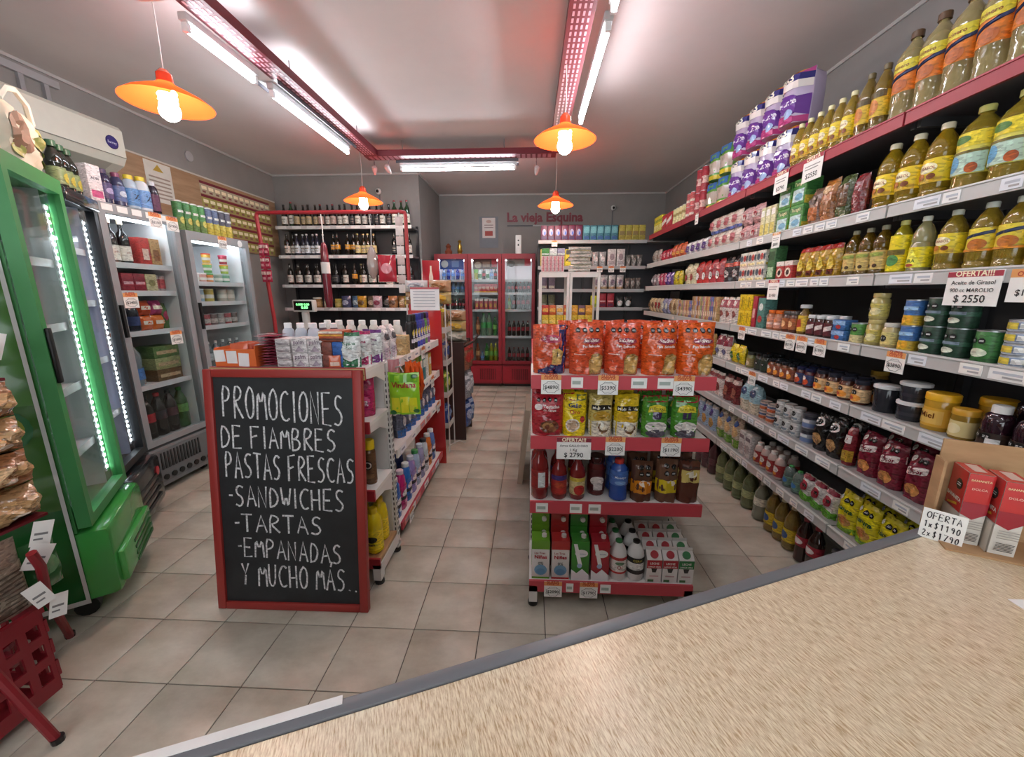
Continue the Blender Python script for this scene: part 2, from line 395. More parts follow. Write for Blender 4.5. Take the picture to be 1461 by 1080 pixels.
struct('wall_recess', MB().box(XL, YW, 0, XC, YB+.1, ZC, 'ffffff', 'wall_paint'))
fw = MB()
for a in ((XL, 0, -2.6, 3.1), (1.6, 0, XR, 3.1), (-2.6, 2.6, 1.6, 3.1), (-2.6, 0, -.6, .5)): fw.box(a[0], YF-.1, a[1], a[2], YF, a[3], 'ffffff', 'wall_paint')
struct('wall_front', fw)
wi = struct('window_1', MB().box(-.6, YF-.08, 0, -.54, YF-.02, 2.6, '8a8d90', 'metal').box(-2.6, YF-.08, 2.54, 1.6, YF-.02, 2.6, '8a8d90', 'metal').box(1.54, YF-.08, 0, 1.6, YF-.02, 2.6, '8a8d90', 'metal'))
part('window_pane', MB().box(-2.6, YF-.056, .5, -.6, YF-.05, 2.54, 'ffffff', 'pane'), wi)
tr = MB()
for a, b in (((XL, YF), (XL, YW)), ((XL, YW), (XC, YW)), ((XC, YW), (XC, YB)), ((XC, YB), (XR, YB)), ((XR, YB), (XR, YF))):
    x0, x1 = sorted((a[0], b[0])); y0, y1 = sorted((a[1], b[1])); tr.box(x0-.001 if x0 == x1 else x0, y0-.012, ZC-.022, x1+.001, y1+.012, ZC, 'b9b5b4', 'paint')
    tr.box(x0-.012, y0-.001 if y0 == y1 else y0, ZC-.022, x1+.012, y1+.001, ZC, 'b9b5b4', 'paint')
struct('trim_1', tr)
# ---- shop name on the back wall
t = thing('wall_lettering', 'dark red lettering La vieja Esquina on the grey back wall', 'sign', (.22, YB-.012, 2.665))
part('letters', decal(MB(), flat(1.26, .16, 0), [('t', 'La vieja Esquina', 0, 0, 1, '7c2435', .035)], .16/1.26, 'paint', .002), t, None, 'decal')
part('underline', MB().box(-.63, -.004, -.075, -.2, .01, -.055, '3c3a40').box(-.2, -.004, -.075, .23, .01, -.055, 'b9b6ba').box(.23, -.004, -.075, .63, .01, -.055, '7c2435'), t)
# ================================================================== LIGHTS
RED = '6a1826'
def tray(name, p, q, label):
    t = thing(name, label, 'cable tray', (*p, 2.93)); d = Vector((q[0]-p[0], q[1]-p[1], 0)); L = d.length
    t.rotation_euler = (0, 0, math.atan2(d.y, d.x))
    part('channel', MB().box(0, -.07, 0, L, .07, .006, RED).box(0, -.07, .006, L, -.064, .06, RED).box(0, .064, .006, L, .07, .06, RED), t)
    s = MB(); k = 0
    while .05+k*.055 < L-.04:
        for yy in (-.042, -.014, .014, .042):
            s.box(.04+k*.055, yy-.006, -.0015, .075+k*.055, yy+.006, .001, 'cfa0aa')  # pale pink painted on the slots as light shining through
        k += 1
    part('lit_slots', s, t, 'rows of perforations painted pale like light coming through')['kind'] = 'stuff'
    k = .4
    while k < L: part('hanger_rod', MB().tube([(k, 0, .006), (k, 0, .17)], .004, '7a7a7a', n=6), t); k += 1.1
    return t
tray('cable_tray', (-1.72, -.6), (-1.72, 4.53), 'dark red perforated cable tray running towards the wine shelves')
tray('cable_tray', (-1.80, 4.6), (.25, 4.6), 'dark red perforated cable tray crossing the room before the coolers')
tray('cable_tray', (.25, -.6), (.25, 4.53), 'dark red perforated cable tray above the right-hand gondola')
def tube_light(p, q, label, z=2.85, housing=False):
    L = math.dist(p, q); t = thing('tube_lamp', label, 'lamp', (*p, z), math.atan2(q[1]-p[1], q[0]-p[0]), 'fluorescent tube lamps')
    part('batten', MB().bbox(0, -.024, .035, L, .024, .075, 'd0d0d0', 'paint', .006), t)
    if housing:
        part('housing', MB().box(-.02, -.07, .0765, L+.02, .07, .0775, 'e2e2e2').box(-.02, -.074, .05, L+.02, -.0705, .0775, '54545a').box(-.02, .0705, .05, L+.02, .074, .0775, '54545a'), t, 'white trough with dark rims')
    for x in (.02, L-.02): part('tube_holder', MB().box(x-.012, -.015, -.012, x+.012, .015, .03, 'f0f0f0'), t)
    part('tube', MB().tube([(.03, 0, 0), (L-.03, 0, 0)], .014, 'ffffff', 'tube_light', 10), t, 'glowing white tube')
    part('cord', MB().tube([(L*.5, 0, .075), (L*.5, 0, 3.1-z if z > 2.86 else 2.93-z)], .004, '8c8c8c', n=6), t)
tube_light((-1.82, 3.0), (-1.82, 4.2), 'fluorescent tube lamp left of the tray, nearer the wine shelves', 2.85, True)
tube_light((-1.82, 2.3), (-1.82, 2.86), 'short fluorescent tube lamp left of the tray, nearer the photographer')
tag(link('lamp_housing', MB().bbox(-1.9, 1.65, 2.87, -1.76, 2.15, 2.93, 'e4e2de', 'paint', .006).data('lamp_housing')), 'unlit white lamp housing under the left cable tray', 'lamp')
for y0_, nm_ in ((1.2, 'nearer'), (2.9, 'farther')):
    t = thing('tray_tube', '%s fluorescent tube lying inside the left cable tray' % nm_, 'lamp', (-1.68, y0_, 2.965), H90, 'tubes lying in the tray')
    part('tube', MB().tube([(.03, 0, 0), (1.4, 0, 0)], .014, 'ffffff', 'tray_light', 10), t, 'glowing white tube')
    for x in (.02, 1.41): part('tube_holder', MB().box(x-.012, -.015, -.0285, x+.012, .015, .016, 'f0f0f0'), t)
tube_light((-1.48, 4.74), (-.17, 4.74), 'fluorescent tube lamp along the crossing tray before the coolers', 2.85, True)
tube_light((.39, 2.4), (.39, 3.6), 'fluorescent tube lamp beside the right tray, behind the near pendant')
tube_light((.39, 1.1), (.39, 2.3), 'fluorescent tube lamp beside the right tray, cut by the photo top')
tube_light((-1.86, -1.0), (-1.86, .2), 'fluorescent tube lamp left of the tray behind the photographer')
tube_light((.39, -1.0), (.39, .2), 'fluorescent tube lamp right of the tray behind the photographer')
def pendant(x, y, z, label, zt=ZC):
    t = thing('pendant_lamp', label, 'lamp', (x, y, z), 0, 'orange pendant lamps')
    R = .205
    s = MB(); s.lathe([(R, 0), (R*.82, .028), (R*.5, .062), (R*.26, .085), (R*.18, .1)], 28, 'ff7a45', 'shade', caps=False)
    part('lamp_shade', s, t)
    part('socket', MB().lathe([(.038, .098), (.036, .14), (.02, .16), (.006, .165)], 12, 'd5502c', 'gloss'), t)
    bu = MB()
    pts = []
    for k in range(46):
        a = k*.62; pts.append((.034*math.cos(a), .034*math.sin(a), .055-k*.0023))
    bu.tube(pts, .011, 'ffffff', 'bulb_light', 6); bu.sphere((0, 0, -.035), .05, 'ffffff', 'bulb_light')  # glowing ball shaped as the blown-out glare around the spiral
    part('bulb', bu, t, 'glowing spiral bulb with a ball for its glare')
    part('cord', MB().tube([(0, 0, .16), (.004, 0, (zt-z)*.6), (0, 0, zt-z)], .003, 'd8d2cc', n=5), t)
    l = bpy.data.lights.new('bulb_point', 'POINT'); l.energy = 9; l.color = (1, .9, .78); l.shadow_soft_size = .06
    lo = link('bulb_point', l, t, (0, 0, -.1))
pendant(-1.95, 2.28, 2.49, 'large orange pendant lamp nearest, beside the air conditioner')
pendant(.215, 2.9, 2.49, 'orange pendant lamp under the right cable tray', 2.93)
pendant(-1.87, 4.6, 2.49, 'orange pendant lamp in front of the wine shelves')
pendant(.275, 4.9, 2.49, 'small orange pendant lamp before the back wall lettering')
# spot heads and cameras
def spot(x, y, z, rz, label):
    t = thing('spot_lamp', label, 'lamp', (x, y, z), rz, 'small spot heads on the tray')
    part('head', MB().lathe([(.014, -.05), (.028, 0), (.03, .03), (.012, .045)], 12, 'c9bfc0', 'gloss').xf(Matrix.Rotation(.7, 4, 'X')), t)
    part('bracket', MB().tube([(0, 0, .03), (0, .02, .09), (0, .02, 2.925-z)], .006, '8a7a7c', n=6), t)
spot(-1.74, 4.66, 2.83, .4, 'pale spot head hanging under the tray corner, nearer the wines')
spot(-1.58, 4.63, 2.83, -.6, 'pale spot head hanging under the tray, right of the corner')
spot(.05, 4.63, 2.80, .3, 'dark-cabled spot head under the tray before the back wall')
def cctv(x, y, z, label, drop):
    t = thing('security_camera', label, 'camera', (x, y, z))
    part('housing', MB().sphere((0, -.05, 0), .04, 'd8d4d2').xf(Matrix.Identity(4)), t)
    part('lens', MB().lathe([(.02, 0), (.02, .014)], 12, '17171a', 'gloss').xf(Matrix.Translation((0, -.078, -.006)) @ Matrix.Rotation(H90, 4, 'X')), t)
    part('mount', MB().tube([(0, -.05, 0), (0, -.002, .03)], .015, 'cfcac8', n=8), t)
    part('cable', MB().box(-.008, -.01, -drop, .008, 0, -.03, '6d6b70'), t)
cctv(1.33, YB, 2.86, 'white dome camera on the back wall above the shelves', .5)
cctv(-2.1, YW, 2.86, 'white dome camera on the wall above the wine bottles', .45)
# ---- air conditioner
t = thing('air_conditioner', 'cream split air conditioner high on the left wall', 'air conditioner', (XL, 2.82, 2.47))
pr = [(0, 0), (.1, 0), (.2, .06), (.235, .12), (.235, .32), (.21, .35), (0, .35)]
b = MB(); n = len(pr)
for s in (-1, 1): b.face([(x, .6*s, z) for x, z in (pr if s > 0 else pr[::-1])], 'd9d6c9', 'plastic')
for (x0, z0), (x1, z1) in zip(pr, pr[1:]): b.face([(x0, -.6, z0), (x0, .6, z0), (x1, .6, z1), (x1, -.6, z1)], 'd9d6c9', 'plastic')
part('body', b, t)
part('outlet_flap', MB().mesh([(.105, -.55, -.004), (.105, .5, -.004), (.203, .5, .055), (.203, -.55, .055)], [(0, 1, 2, 3)], 'b9b6aa', 'plastic').box(.237, -.6, .115, .238, .6, .12, '77756d'), t)
bd = MB(); sfn = lambda u, v, o: (.236+o, .5+u*.1, .16+v*.1)
decal(bd, sfn, [('e', 0, .5, .5, .5, '2b2660'), ('e', 0, .5, .44, .44, '3c3577'), ('t', 'Surrey', 0, .4, .7, 'd8d6ee')], 1, 'gloss')
part('badge', bd, t, 'round purple badge', 'decal')
for k, (yy, zz) in enumerate(((2.95, .02), (2.98, .06))):
    tag(link('conduit', MB().box(XL, yy+.12*k, 2.82, XL+.025, yy+.12*k+.03, ZC-.06, '9c999c').data('conduit')), ['left', 'right'][k]+' of two vertical conduits above the air conditioner', 'conduit')
tag(link('conduit', MB().box(XL, -1, ZC-.1, XL+.03, 3.2, ZC-.05, 'a8a5a8').data('conduit')), 'long horizontal conduit under the ceiling on the left wall', 'conduit')
# ---- wood panel with price lists on the left wall
t = thing('wall_board', 'tan wooden wall board behind the fridges on the left wall', 'board', (XL, 0, 0))
part('board', MB().box(0, 3.5, 2.0, .03, 5.68, 2.72, 'ffffff', 'board_wood'), t); part('edge_trim', MB().box(0, 3.5, 2.72, .035, 5.68, 2.735, 'c9c2b8'), t)
pl = MB(); sfn = lambda u, v, o: (.03+o, (u+.5)*1.15+4.4, 2.02+v*.68)
rows = []
for k in range(5):
    v = .98-k*.2; rows += [('r', -.5, v-.185, .5, v, 'a39a52' if k else 'b5ab90'), ('r', -.5, v-.04, .5, v, '7a2a38')]
    for q in range(12): rows += [('r', -.48+q*.082, v-.12, -.48+q*.082+.06, v-.07, 'f0e2c0'), ('r', -.475+q*.082, v-.17, -.475+q*.082+.04, v-.14, '8d5a58')]
decal(pl, sfn, rows, .6, 'paper', .001, .00002, 1)
p = link('price_list', pl.data('price_list', 'decal')); p.location = (XL, 0, 0); tag(p, 'yellow and red price list poster with rows of prices on the wall board', 'poster')
pl = MB(); sfn = lambda u, v, o: (.03+o, (u+.5)*.28+3.78, 2.35+v*.36)
decal(pl, sfn, [('r', -.5, 0, .5, 1, 'd9d4cb'), ('p', [(-.2, .78), (.2, .78), (0, .95)], 'b89a3a')]+[('r', -.4, .1+.1*k, .4, .14+.1*k, 'a08f84') for k in range(6)], 1.2, 'paper', .002, .0005, 1)
p = link('notice', pl.data('notice', 'decal')); p.location = (XL, 0, 0); tag(p, 'white notice with warning triangle on the wooden wall board', 'poster')
tag(link('wall_plate', MB().lathe([(.05, 0), (.05, .012), (.04, .016)], 16, 'a9a7aa').xf(Matrix.Translation((XL, 4.35, 2.9)) @ Matrix.Rotation(H90, 4, 'Y')).data('wall_plate')), 'small round blank plate high on the left wall', 'wall plate')
# ================================================================== SHELVING ON THE RIGHT
SZ = [2.19, 1.84, 1.56, 1.25, .965, .657, .34]
SX = 1.5; SB = 1.98
def strips(sh, n, L, ax):
    for k in range(n):
        pass
def shelf_bay(y0, y1, label, tags=True):
    t = thing('shelving_bay', label, 'shelf', (SX, y0, 0), 0, 'wall shelving bays on the right'); L = y1-y0
    part('back_panel', MB().box(SB-SX, .0, .05, SB-SX+.02, L, 2.22, '3a393b'), t)
    for yy in (0.0, L-.03):
        u = MB().box(SB-SX-.035, yy, 0, SB-SX-.001, yy+.03, 2.24, '2c2b2d')
        part('upright', u, t)
    for i, z in enumerate(SZ):
        sh = part('shelf', MB().box(.012, .003, z-.005, SB-SX-.036, L-.003, z+.018, '8d8c8b' if i else '57555a').box(.05, .003, z-.04, SB-SX-.036, .02, z-.005, '3b3a3c').box(.05, L-.02, z-.04, SB-SX-.036, L-.003, z-.005, '3b3a3c'), t)
        part('lip', MB().box(0, .003, z-.028, .012, L-.003, z+.024, 'a02c3b' if i == 0 else 'bdbdbb').box(-.004, .003, z+.018, 0, L-.003, z+.024, 'ac3a48' if i == 0 else 'd5d5d3'), sh)
        if tags and i:
            yy = .04+random.random()*.05
            while yy < L-.12:
                w_ = random.choice((.06, .07, .1)); c = random.choice(('f0f0ee', 'e8ecf2', 'f4f2ec'))
                pm = MB().box(-.003, yy, z-.022, -.0005, yy+w_, z+.014, c, 'paper'); pm.box(-.0036, yy+.008, z-.004, -.003, yy+w_-.012, z+.004, 'b9c0ca', 'paper').box(-.0036, yy+.008, z-.015, -.003, yy+w_*.6, z-.009, 'a8a8a8', 'paper')
                part('price_strip', pm, sh); yy += w_+random.choice((.01, .02, .06, .12))
    return t
shelf_bay(.985, 1.843, 'wall shelving bay nearest the counter, holding oil bottles and cans')
shelf_bay(1.847, 3.043, 'wall shelving bay holding jam jars and paper rolls, second from counter')
shelf_bay(3.047, 4.243, 'wall shelving bay holding sweets and biscuits, third from counter', False)
shelf_bay(4.247, 5.36, 'farthest wall shelving bay in the right-hand corner', False)
# back shelving
t = thing('shelving_bay', 'grey wall shelving facing the room beside the red coolers', 'shelf', (.09, 5.4, 0), 0)
part('back_panel', MB().box(0, .35, .05, 1.86, .37, 2.15, '4c4b50'), t)  # sheet painted grey to stand in for the shaded wall behind upper shelves
for x in (.0, .62, 1.24, 1.83): part('upright', MB().box(x, .318, 0, x+.03, .349, 2.2, '3c3b3e'), t)
for z in (2.165, 1.84, 1.545, 1.305, .95, .6, .25):
    sh = part('shelf', MB().box(0, .012, z-.02, 1.86, .317, z, '9a9998'), t); part('lip', MB().box(0, 0, z-.035, 1.40, .012, z+.008, 'a4a4a6'), sh)
# ================================================================== GONDOLAS
WH = 'dedcd8'
def upright(mbt, x, y, z0, z1, t, face='-y'):
    part('upright', MB().box(x-.02, y-.015, z0, x+.02, y+.015, z1, WH), t)
    s = MB(); z = z0+.06
    while z < z1-.04:
        for dx in (-.008, .008): s.box(x+dx-.003, y-.0162, z, x+dx+.003, y-.015, z+.018, '2e2d2c'); s.box(x+.02, y+dx-.003, z, x+.0212, y+dx+.003, z+.018, '2e2d2c'); s.box(x-.0212, y+dx-.003, z, x-.02, y+dx+.003, z+.018, '2e2d2c')
        z += .032
    part('upright_slots', s, t)
def gondola_end(name, label, x0, x1, y0, y1, zs, lipc, deckwood=False, top=None):
    """end-cap shelf unit facing the photographer"""
    t = thing(name, label, 'shelf', ((x0+x1)/2, y0, 0)); W = x1-x0; D = y1-y0; h = W/2
    part('back_panel', MB().box(-h+.02, D-.03, .1, h-.02, D-.018, zs[0], 'd2d0cc'), t)
    for s in (-1, 1):
        upright(None, s*(h-.02), D-.0, .05, zs[0]-.02, t)
        f = part('foot', MB().box(s*(h-.02)-.02, .0, .03, s*(h-.02)+.02, .05, .12, WH).box(s*(h-.02)-.02, .05, .06, s*(h-.02)+.02, D-.02, .12, WH).box(s*(h-.02)-.02, D-.02, .03, s*(h-.02)+.02, D+.03, .06, WH), t)
        part('rubber_foot', MB().lathe([(.024, 0), (.026, .012), (.02, .03)], 12, '1c1b1b', cx=s*(h-.02), cy=.028), f)
        part('rubber_foot', MB().lathe([(.024, 0), (.026, .012), (.02, .03)], 12, '1c1b1b', cx=s*(h-.02), cy=D), f)
    for i, z in enumerate(zs):
        last = i == len(zs)-1
        sh = part('shelf', MB().box(-h, .014, z-.018, h, D-.031, z, 'e9e7e3', 'deck_wood' if last and deckwood else 'paint'), t)
        part('lip', MB().box(-h, 0, z-.052, h, .0135, z+.006, lipc), sh)
        for s in (-1, 1):
            b = MB(); xx = s*h
            a0, a1 = (xx-.006, xx) if s > 0 else (xx, xx+.006)
            pts = [(.014, z-.018), (.014, z-.05), (D*.45, z-.06), (D-.05, z-.11), (D-.05, z-.018)]
            if not last:
                for xq in (a0, a1): b.face([(xq, p, q) for p, q in pts], WH)
                for (p, q), (p2, q2) in zip(pts, pts[1:]+pts[:1]): b.face([(a0, p, q), (a1, p, q), (a1, p2, q2), (a0, p2, q2)], WH)
                part('shelf_bracket', b, sh)
    return t
PINK = 'c2454f'
GZ = [1.15, .875, .56, .14]
gR = gondola_end('gondola_end', 'white end shelf with red lips holding orange bread bags', .005, .78, 1.64, 2.0, GZ, PINK)
GL = [1.155, .89, .535, .15]
gL = gondola_end('gondola_end', 'white end shelf behind the chalkboard with yellow spray cans', -1.505, -.765, 1.745, 2.04, GL, 'a32a33', True)
part('ruler_strip', MB().box(-.37, -.004, 1.105, .37, -.0005, 1.158, 'cdb885', 'paper').box(-.37, -.0045, 1.125, .37, -.004, 1.13, 'a0895a', 'paper'), gL, 'yellowed paper strip')
def gondola_run(name, label, x0, x1, y0, y1, zs, lipc, xs, endcol):
    t = thing(name, label, 'shelf', ((x0+x1)/2, y0, 0)); h = (x1-x0)/2; L = y1-y0
    part('spine', MB().box(-.012, .02, .1, .012, L-.02, zs[0], 'd2d0cc'), t)
    for yy in (.03, L-.03): upright(None, 0, yy, 0, zs[0]-.02, t)
    for i, z in enumerate(zs):
        for s in (-1, 1):
            a, b = sorted((s*.022, s*(h-.012)))
            sh = part('shelf', MB().box(a, .02, z-.018, b, L-.02, z, 'e9e7e3'), t)
            a, b = sorted((s*(h-.0115), s*h)); part('lip', MB().box(a, .02, z-.045, b, L-.02, z+.006, lipc[i]), sh)
            if s == xs:
                yy = .06
                while yy < L-.2:
                    part('price_strip', MB().box(s*h-.0005, yy, z-.04, s*h+.002, yy+.11, z+.003, random.choice(('f2f1ee', 'e8eaf0', 'd88a86')), 'paper').box(s*h-.0005, yy+.02, z-.025, s*h+.0026, yy+.08, z-.013, '8f98a8', 'paper'), sh); yy += random.choice((.12, .16, .22))
            elif i == len(zs)-1:
                pass
        if i == len(zs)-1: part('kick_plate', MB().box(-h+.06, .03, .02, h-.06, L-.03, z-.046, '4a4340'), t)
    return t
LZ = [1.12, .86, .60, .13]
gondola_run('gondola_run', 'white double gondola of cleaning goods behind the chalkboard', -1.505, -.765, 2.09, 3.24, LZ, ['e2e0dc', 'e2e0dc', 'e2e0dc', 'b43a48'], 1, None)
gondola_run('gondola_run', 'white gondola behind the orange bread bags', .01, .775, 2.05, 3.3, [1.12, .86, .60, .13], [PINK]*4, -1, None)
tag(link('end_panel', MB().box(-1.02, 3.262, 0, -.745, 3.277, 1.36, 'b5302f', 'gloss').data('end_panel')), 'red end panel standing at the far end of the cleaning gondola', 'panel')
# ================================================================== CHALKBOARD
STR = {
 'A': [[(0, 0), (.45, 1), (.95, 0)], [(.18, .38), (.78, .38)]], 'B': [[(0, 0), (0, 1), (.6, .95), (.72, .75), (.5, .56), (0, .5)], [(0, .5), (.65, .45), (.85, .22), (.6, .03), (0, 0)]],
 'C': [[(.9, .88), (.55, 1), (.15, .8), (0, .45), (.2, .1), (.6, 0), (.92, .12)]], 'D': [[(0, 0), (.05, 1), (.55, .9), (.9, .5), (.6, .1), (0, 0)]],
 'E': [[(.85, 1), (.05, 1), (0, 0), (.9, 0)], [(.02, .5), (.7, .52)]], 'F': [[(0, 0), (.05, 1), (.9, 1)], [(.02, .5), (.7, .55)]],
 'H': [[(0, 1), (.02, 0)], [(.85, 1), (.85, 0)], [(0, .48), (.85, .5)]], 'I': [[(.4, 1), (.4, 0)]], 'M': [[(0, 0), (.1, 1), (.48, .4), (.85, 1), (.95, 0)]],
 'N': [[(0, 0), (.05, 1), (.8, 0), (.85, 1)]], 'O': [[(.5, 1), (.12, .8), (0, .45), (.18, .08), (.5, 0), (.82, .15), (.92, .55), (.8, .88), (.5, 1)]],
 'P': [[(.05, 0), (.08, 1), (.6, .97), (.85, .78), (.65, .56), (.08, .5)]], 'R': [[(.05, 0), (.08, 1), (.6, .97), (.85, .78), (.6, .56), (.08, .5), (.9, 0)]],
 'S': [[(.88, .9), (.5, 1), (.15, .85), (.2, .6), (.7, .45), (.85, .2), (.5, 0), (.02, .08)]], 'T': [[(-.05, 1), (.95, 1)], [(.45, 1), (.45, 0)]],
 'U': [[(0, 1), (.03, .25), (.35, 0), (.75, .15), (.85, 1)]], 'W': [[(0, 1), (.22, 0), (.48, .7), (.75, 0), (1, 1)]], 'Y': [[(0, 1), (.4, .5), (.85, 1)], [(.4, .5), (.3, 0)]],
 'Á': [[(0, 0), (.45, .95), (.95, 0)], [(.18, .38), (.78, .38)], [(.5, 1.1), (.7, 1.3)]], '-': [[(.1, .5), (.8, .53)]], '.': [[(.4, 0), (.45, .04)]],
 '1': [[(.2, .8), (.5, 1), (.5, 0)]], '2': [[(.1, .8), (.45, 1), (.8, .75), (0, 0), (.85, .02)]], '7': [[(0, 1), (.85, 1), (.3, 0)]], '9': [[(.8, .7), (.4, .5), (.1, .75), (.45, 1), (.8, .8), (.6, 0)]],
 '0': [[(.45, 1), (.1, .6), (.2, .1), (.5, 0), (.8, .4), (.7, .9), (.45, 1)]], '$': [[(.8, .85), (.4, .95), (.1, .75), (.75, .3), (.4, .05), (.05, .15)], [(.45, 1.1), (.42, -.1)]], 'x': [[(0, .6), (.6, 0)], [(.6, .6), (0, 0)]], '/': [[(0, 0), (.7, 1)]],
}
def strokes(mb, s, u0, u1, v0, v1, sf, lw, col, m, slope=0, jit=.03, seed=1, adv=None):
    rnd = random.Random(seed); n = sum(1 if c != ' ' and c not in '-.I' else .6 for c in s); step = (u1-u0)/n; x = u0
    for c in s:
        a = step*(1 if c != ' ' and c not in '-.I' else .6)
        for st in STR.get(c, []):
            pts = [(x+(p+rnd.uniform(-jit, jit))*a*.8, v0+slope*(x-u0)+(q+rnd.uniform(-jit, jit))*(v1-v0)) for p, q in st]
            if len(pts) > 4:
                q2 = [pts[0]]
                for a0, a1 in zip(pts, pts[1:]): q2 += [(a0[0]*.75+a1[0]*.25, a0[1]*.75+a1[1]*.25), (a0[0]*.25+a1[0]*.75, a0[1]*.25+a1[1]*.75)]
                pts = q2+[pts[-1]]
            L = []; R = []
            for i, p in enumerate(pts):
                d = Vector(pts[min(i+1, len(pts)-1)])-Vector(pts[max(i-1, 0)]); d = d.normalized() if d.length > 0 else Vector((1, 0)); k = lw*(.85+.3*rnd.random())/2
                L.append((p[0]-d.y*k, p[1]+d.x*k)); R.append((p[0]+d.y*k, p[1]-d.x*k))
            for i in range(len(pts)-1): mb.face([sf(*R[i]), sf(*R[i+1]), sf(*L[i+1]), sf(*L[i])], col, m)
        x += a
BW, BH = .738, 1.165
cb = thing('chalkboard', 'black chalkboard sign in a red wooden frame listing promotions', 'chalkboard', (-1.133, 1.575, 0)); cb.rotation_euler = (-math.atan2(.14, 1.15), 0, math.radians(.6))
part('slate', MB().box(-BW/2+.03, -.004, .03, BW/2-.03, .012, BH-.03, 'ffffff', 'chalk_black'), cb)
fr = MB(); FR = '9c2f2a'
for a in ((-BW/2, 0, -BW/2+.04, BH), (BW/2-.04, 0, BW/2, BH)): fr = MB().bbox(a[0], -.016, a[1], a[2], .018, a[3], FR, 'paint', .004); part('frame_stile', fr, cb)
for z in (0, BH-.036): part('frame_rail', MB().bbox(-BW/2+.04, -.0155, z, BW/2-.04, .0175, z+.036, FR, 'paint', .004), cb)
sfc = lambda x, z: (x, -.0052, z)
for i, (s, u0, u1, v0, v1, sl) in enumerate((('PROMOCIONES', -.29, .29, .945, 1.09, -.07), ('DE FIAMBRES', -.305, .25, .80, .905, -.03), ('PASTAS FRESCAS', -.295, .33, .655, .775, -.04), ('-SANDWICHES', -.29, .28, .515, .615, -.03), ('-TARTAS', -.27, .17, .39, .475, -.02),
        ('-EMPANADAS', -.26, .255, .265, .36, -.06), ('Y MUCHO MÁS..', -.245, .33, .12, .23, -.04))):
    ch = MB(); strokes(ch, s, u0, u1, v0, v1, sfc, .0085, 'ffffff', 'chalk', sl, .035, i+3)
    part('chalk_line', ch, cb, 'white chalk handwriting', 'decal')
# ================================================================== COUNTER
ct = thing('counter', 'wood-laminate shop counter with grey rubber edge in the foreground', 'counter', (-.418, .315, 0)); ct.rotation_euler = (0, 0, math.atan2(.511, 1.313))
part('worktop', MB().bbox(-.9, -.85, .965, 1.95, -.022, 1.0, 'ffffff', 'oak', .002), ct)
part('edge_strip', MB().bbox(-.9, -.0215, .962, 1.95, 0, 1.003, '6d6f74', 'plastic', .005), ct)
part('worn_strip', MB().box(-.9, -.010, 1.0031, .20, .0015, 1.0042, 'e6e6e4', 'paper').box(-.9, .0003, .97, .20, .0015, 1.0031, 'e6e6e4', 'paper'), ct, 'white worn tape along the edge')
part('front_panel', MB().box(-.88, -.06, 0, 1.93, -.04, .962, '8a8378'), ct)
# ================================================================== FRIDGES
def fridge(name, label, loc, rz, W, H, D, fc, side, base_h, shelves, led=True, back='e9ecef', style='silver', cat='fridge'):
    t = thing(name, label, cat, loc, rz); h = W/2; y0 = .05
    b = MB().box(-h, y0, base_h, -h+.04, D, H, side).box(h-.04, y0, base_h, h, D, H, side).box(-h+.04, y0, H-.05, h-.04, D, H, side).box(-h+.04, y0, base_h, h-.04, D, base_h+.03, side).box(-h+.04, D-.04, base_h+.03, h-.04, D, H-.05, side)
    part('cabinet', b, t)
    part('liner', MB().box(-h+.0405, D-.045, base_h+.031, h-.0405, D-.0405, H-.051, back).box(-h+.0405, y0+.02, base_h+.031, -h+.043, D-.046, H-.051, back).box(h-.043, y0+.02, base_h+.031, h-.0405, D-.046, H-.051, back), t)
    f = .045 if style != 'cooler' else .05
    dr = part('door_frame', MB().box(-h, 0, base_h+.02, -h+f, .045, H, fc).box(h-f, 0, base_h+.02, h, .045, H, fc).box(-h+f, 0, H-f*1.5, h-f, .045, H, fc).box(-h+f, 0, base_h+.02, h-f, .045, base_h+.02+f, fc), t)
    part('door_glass', MB().box(-h+f, .02, base_h+.02+f, h-f, .024, H-f*1.5, 'ffffff', 'pane'), dr, 'clear glass')
    for z in shelves:
        sh = part('rack_shelf', MB().box(-h+.045, y0+.03, z-.008, h-.045, D-.05, z, 'd4d7da'), t)
        part('shelf_edge', MB().box(-h+.045, y0+.024, z-.03, h-.045, y0+.03, z+.008, 'c9ccd0'), sh)
    if led:
        for s in (-1, 1):
            l = MB(); z = base_h+.12; x = s*(h-.052)
            l.box(x-.008, y0+.006, base_h+.1, x+.008, y0+.012, H-.12, 'e8e8ea')
            while z < H-.13: l.box(x-.006, y0+.0, z, x+.006, y0+.006, z+.012, 'ffffff', 'led_light'); z += .033
            part('led_strip', l, t, 'strip of bright white LEDs')
    return t, dr
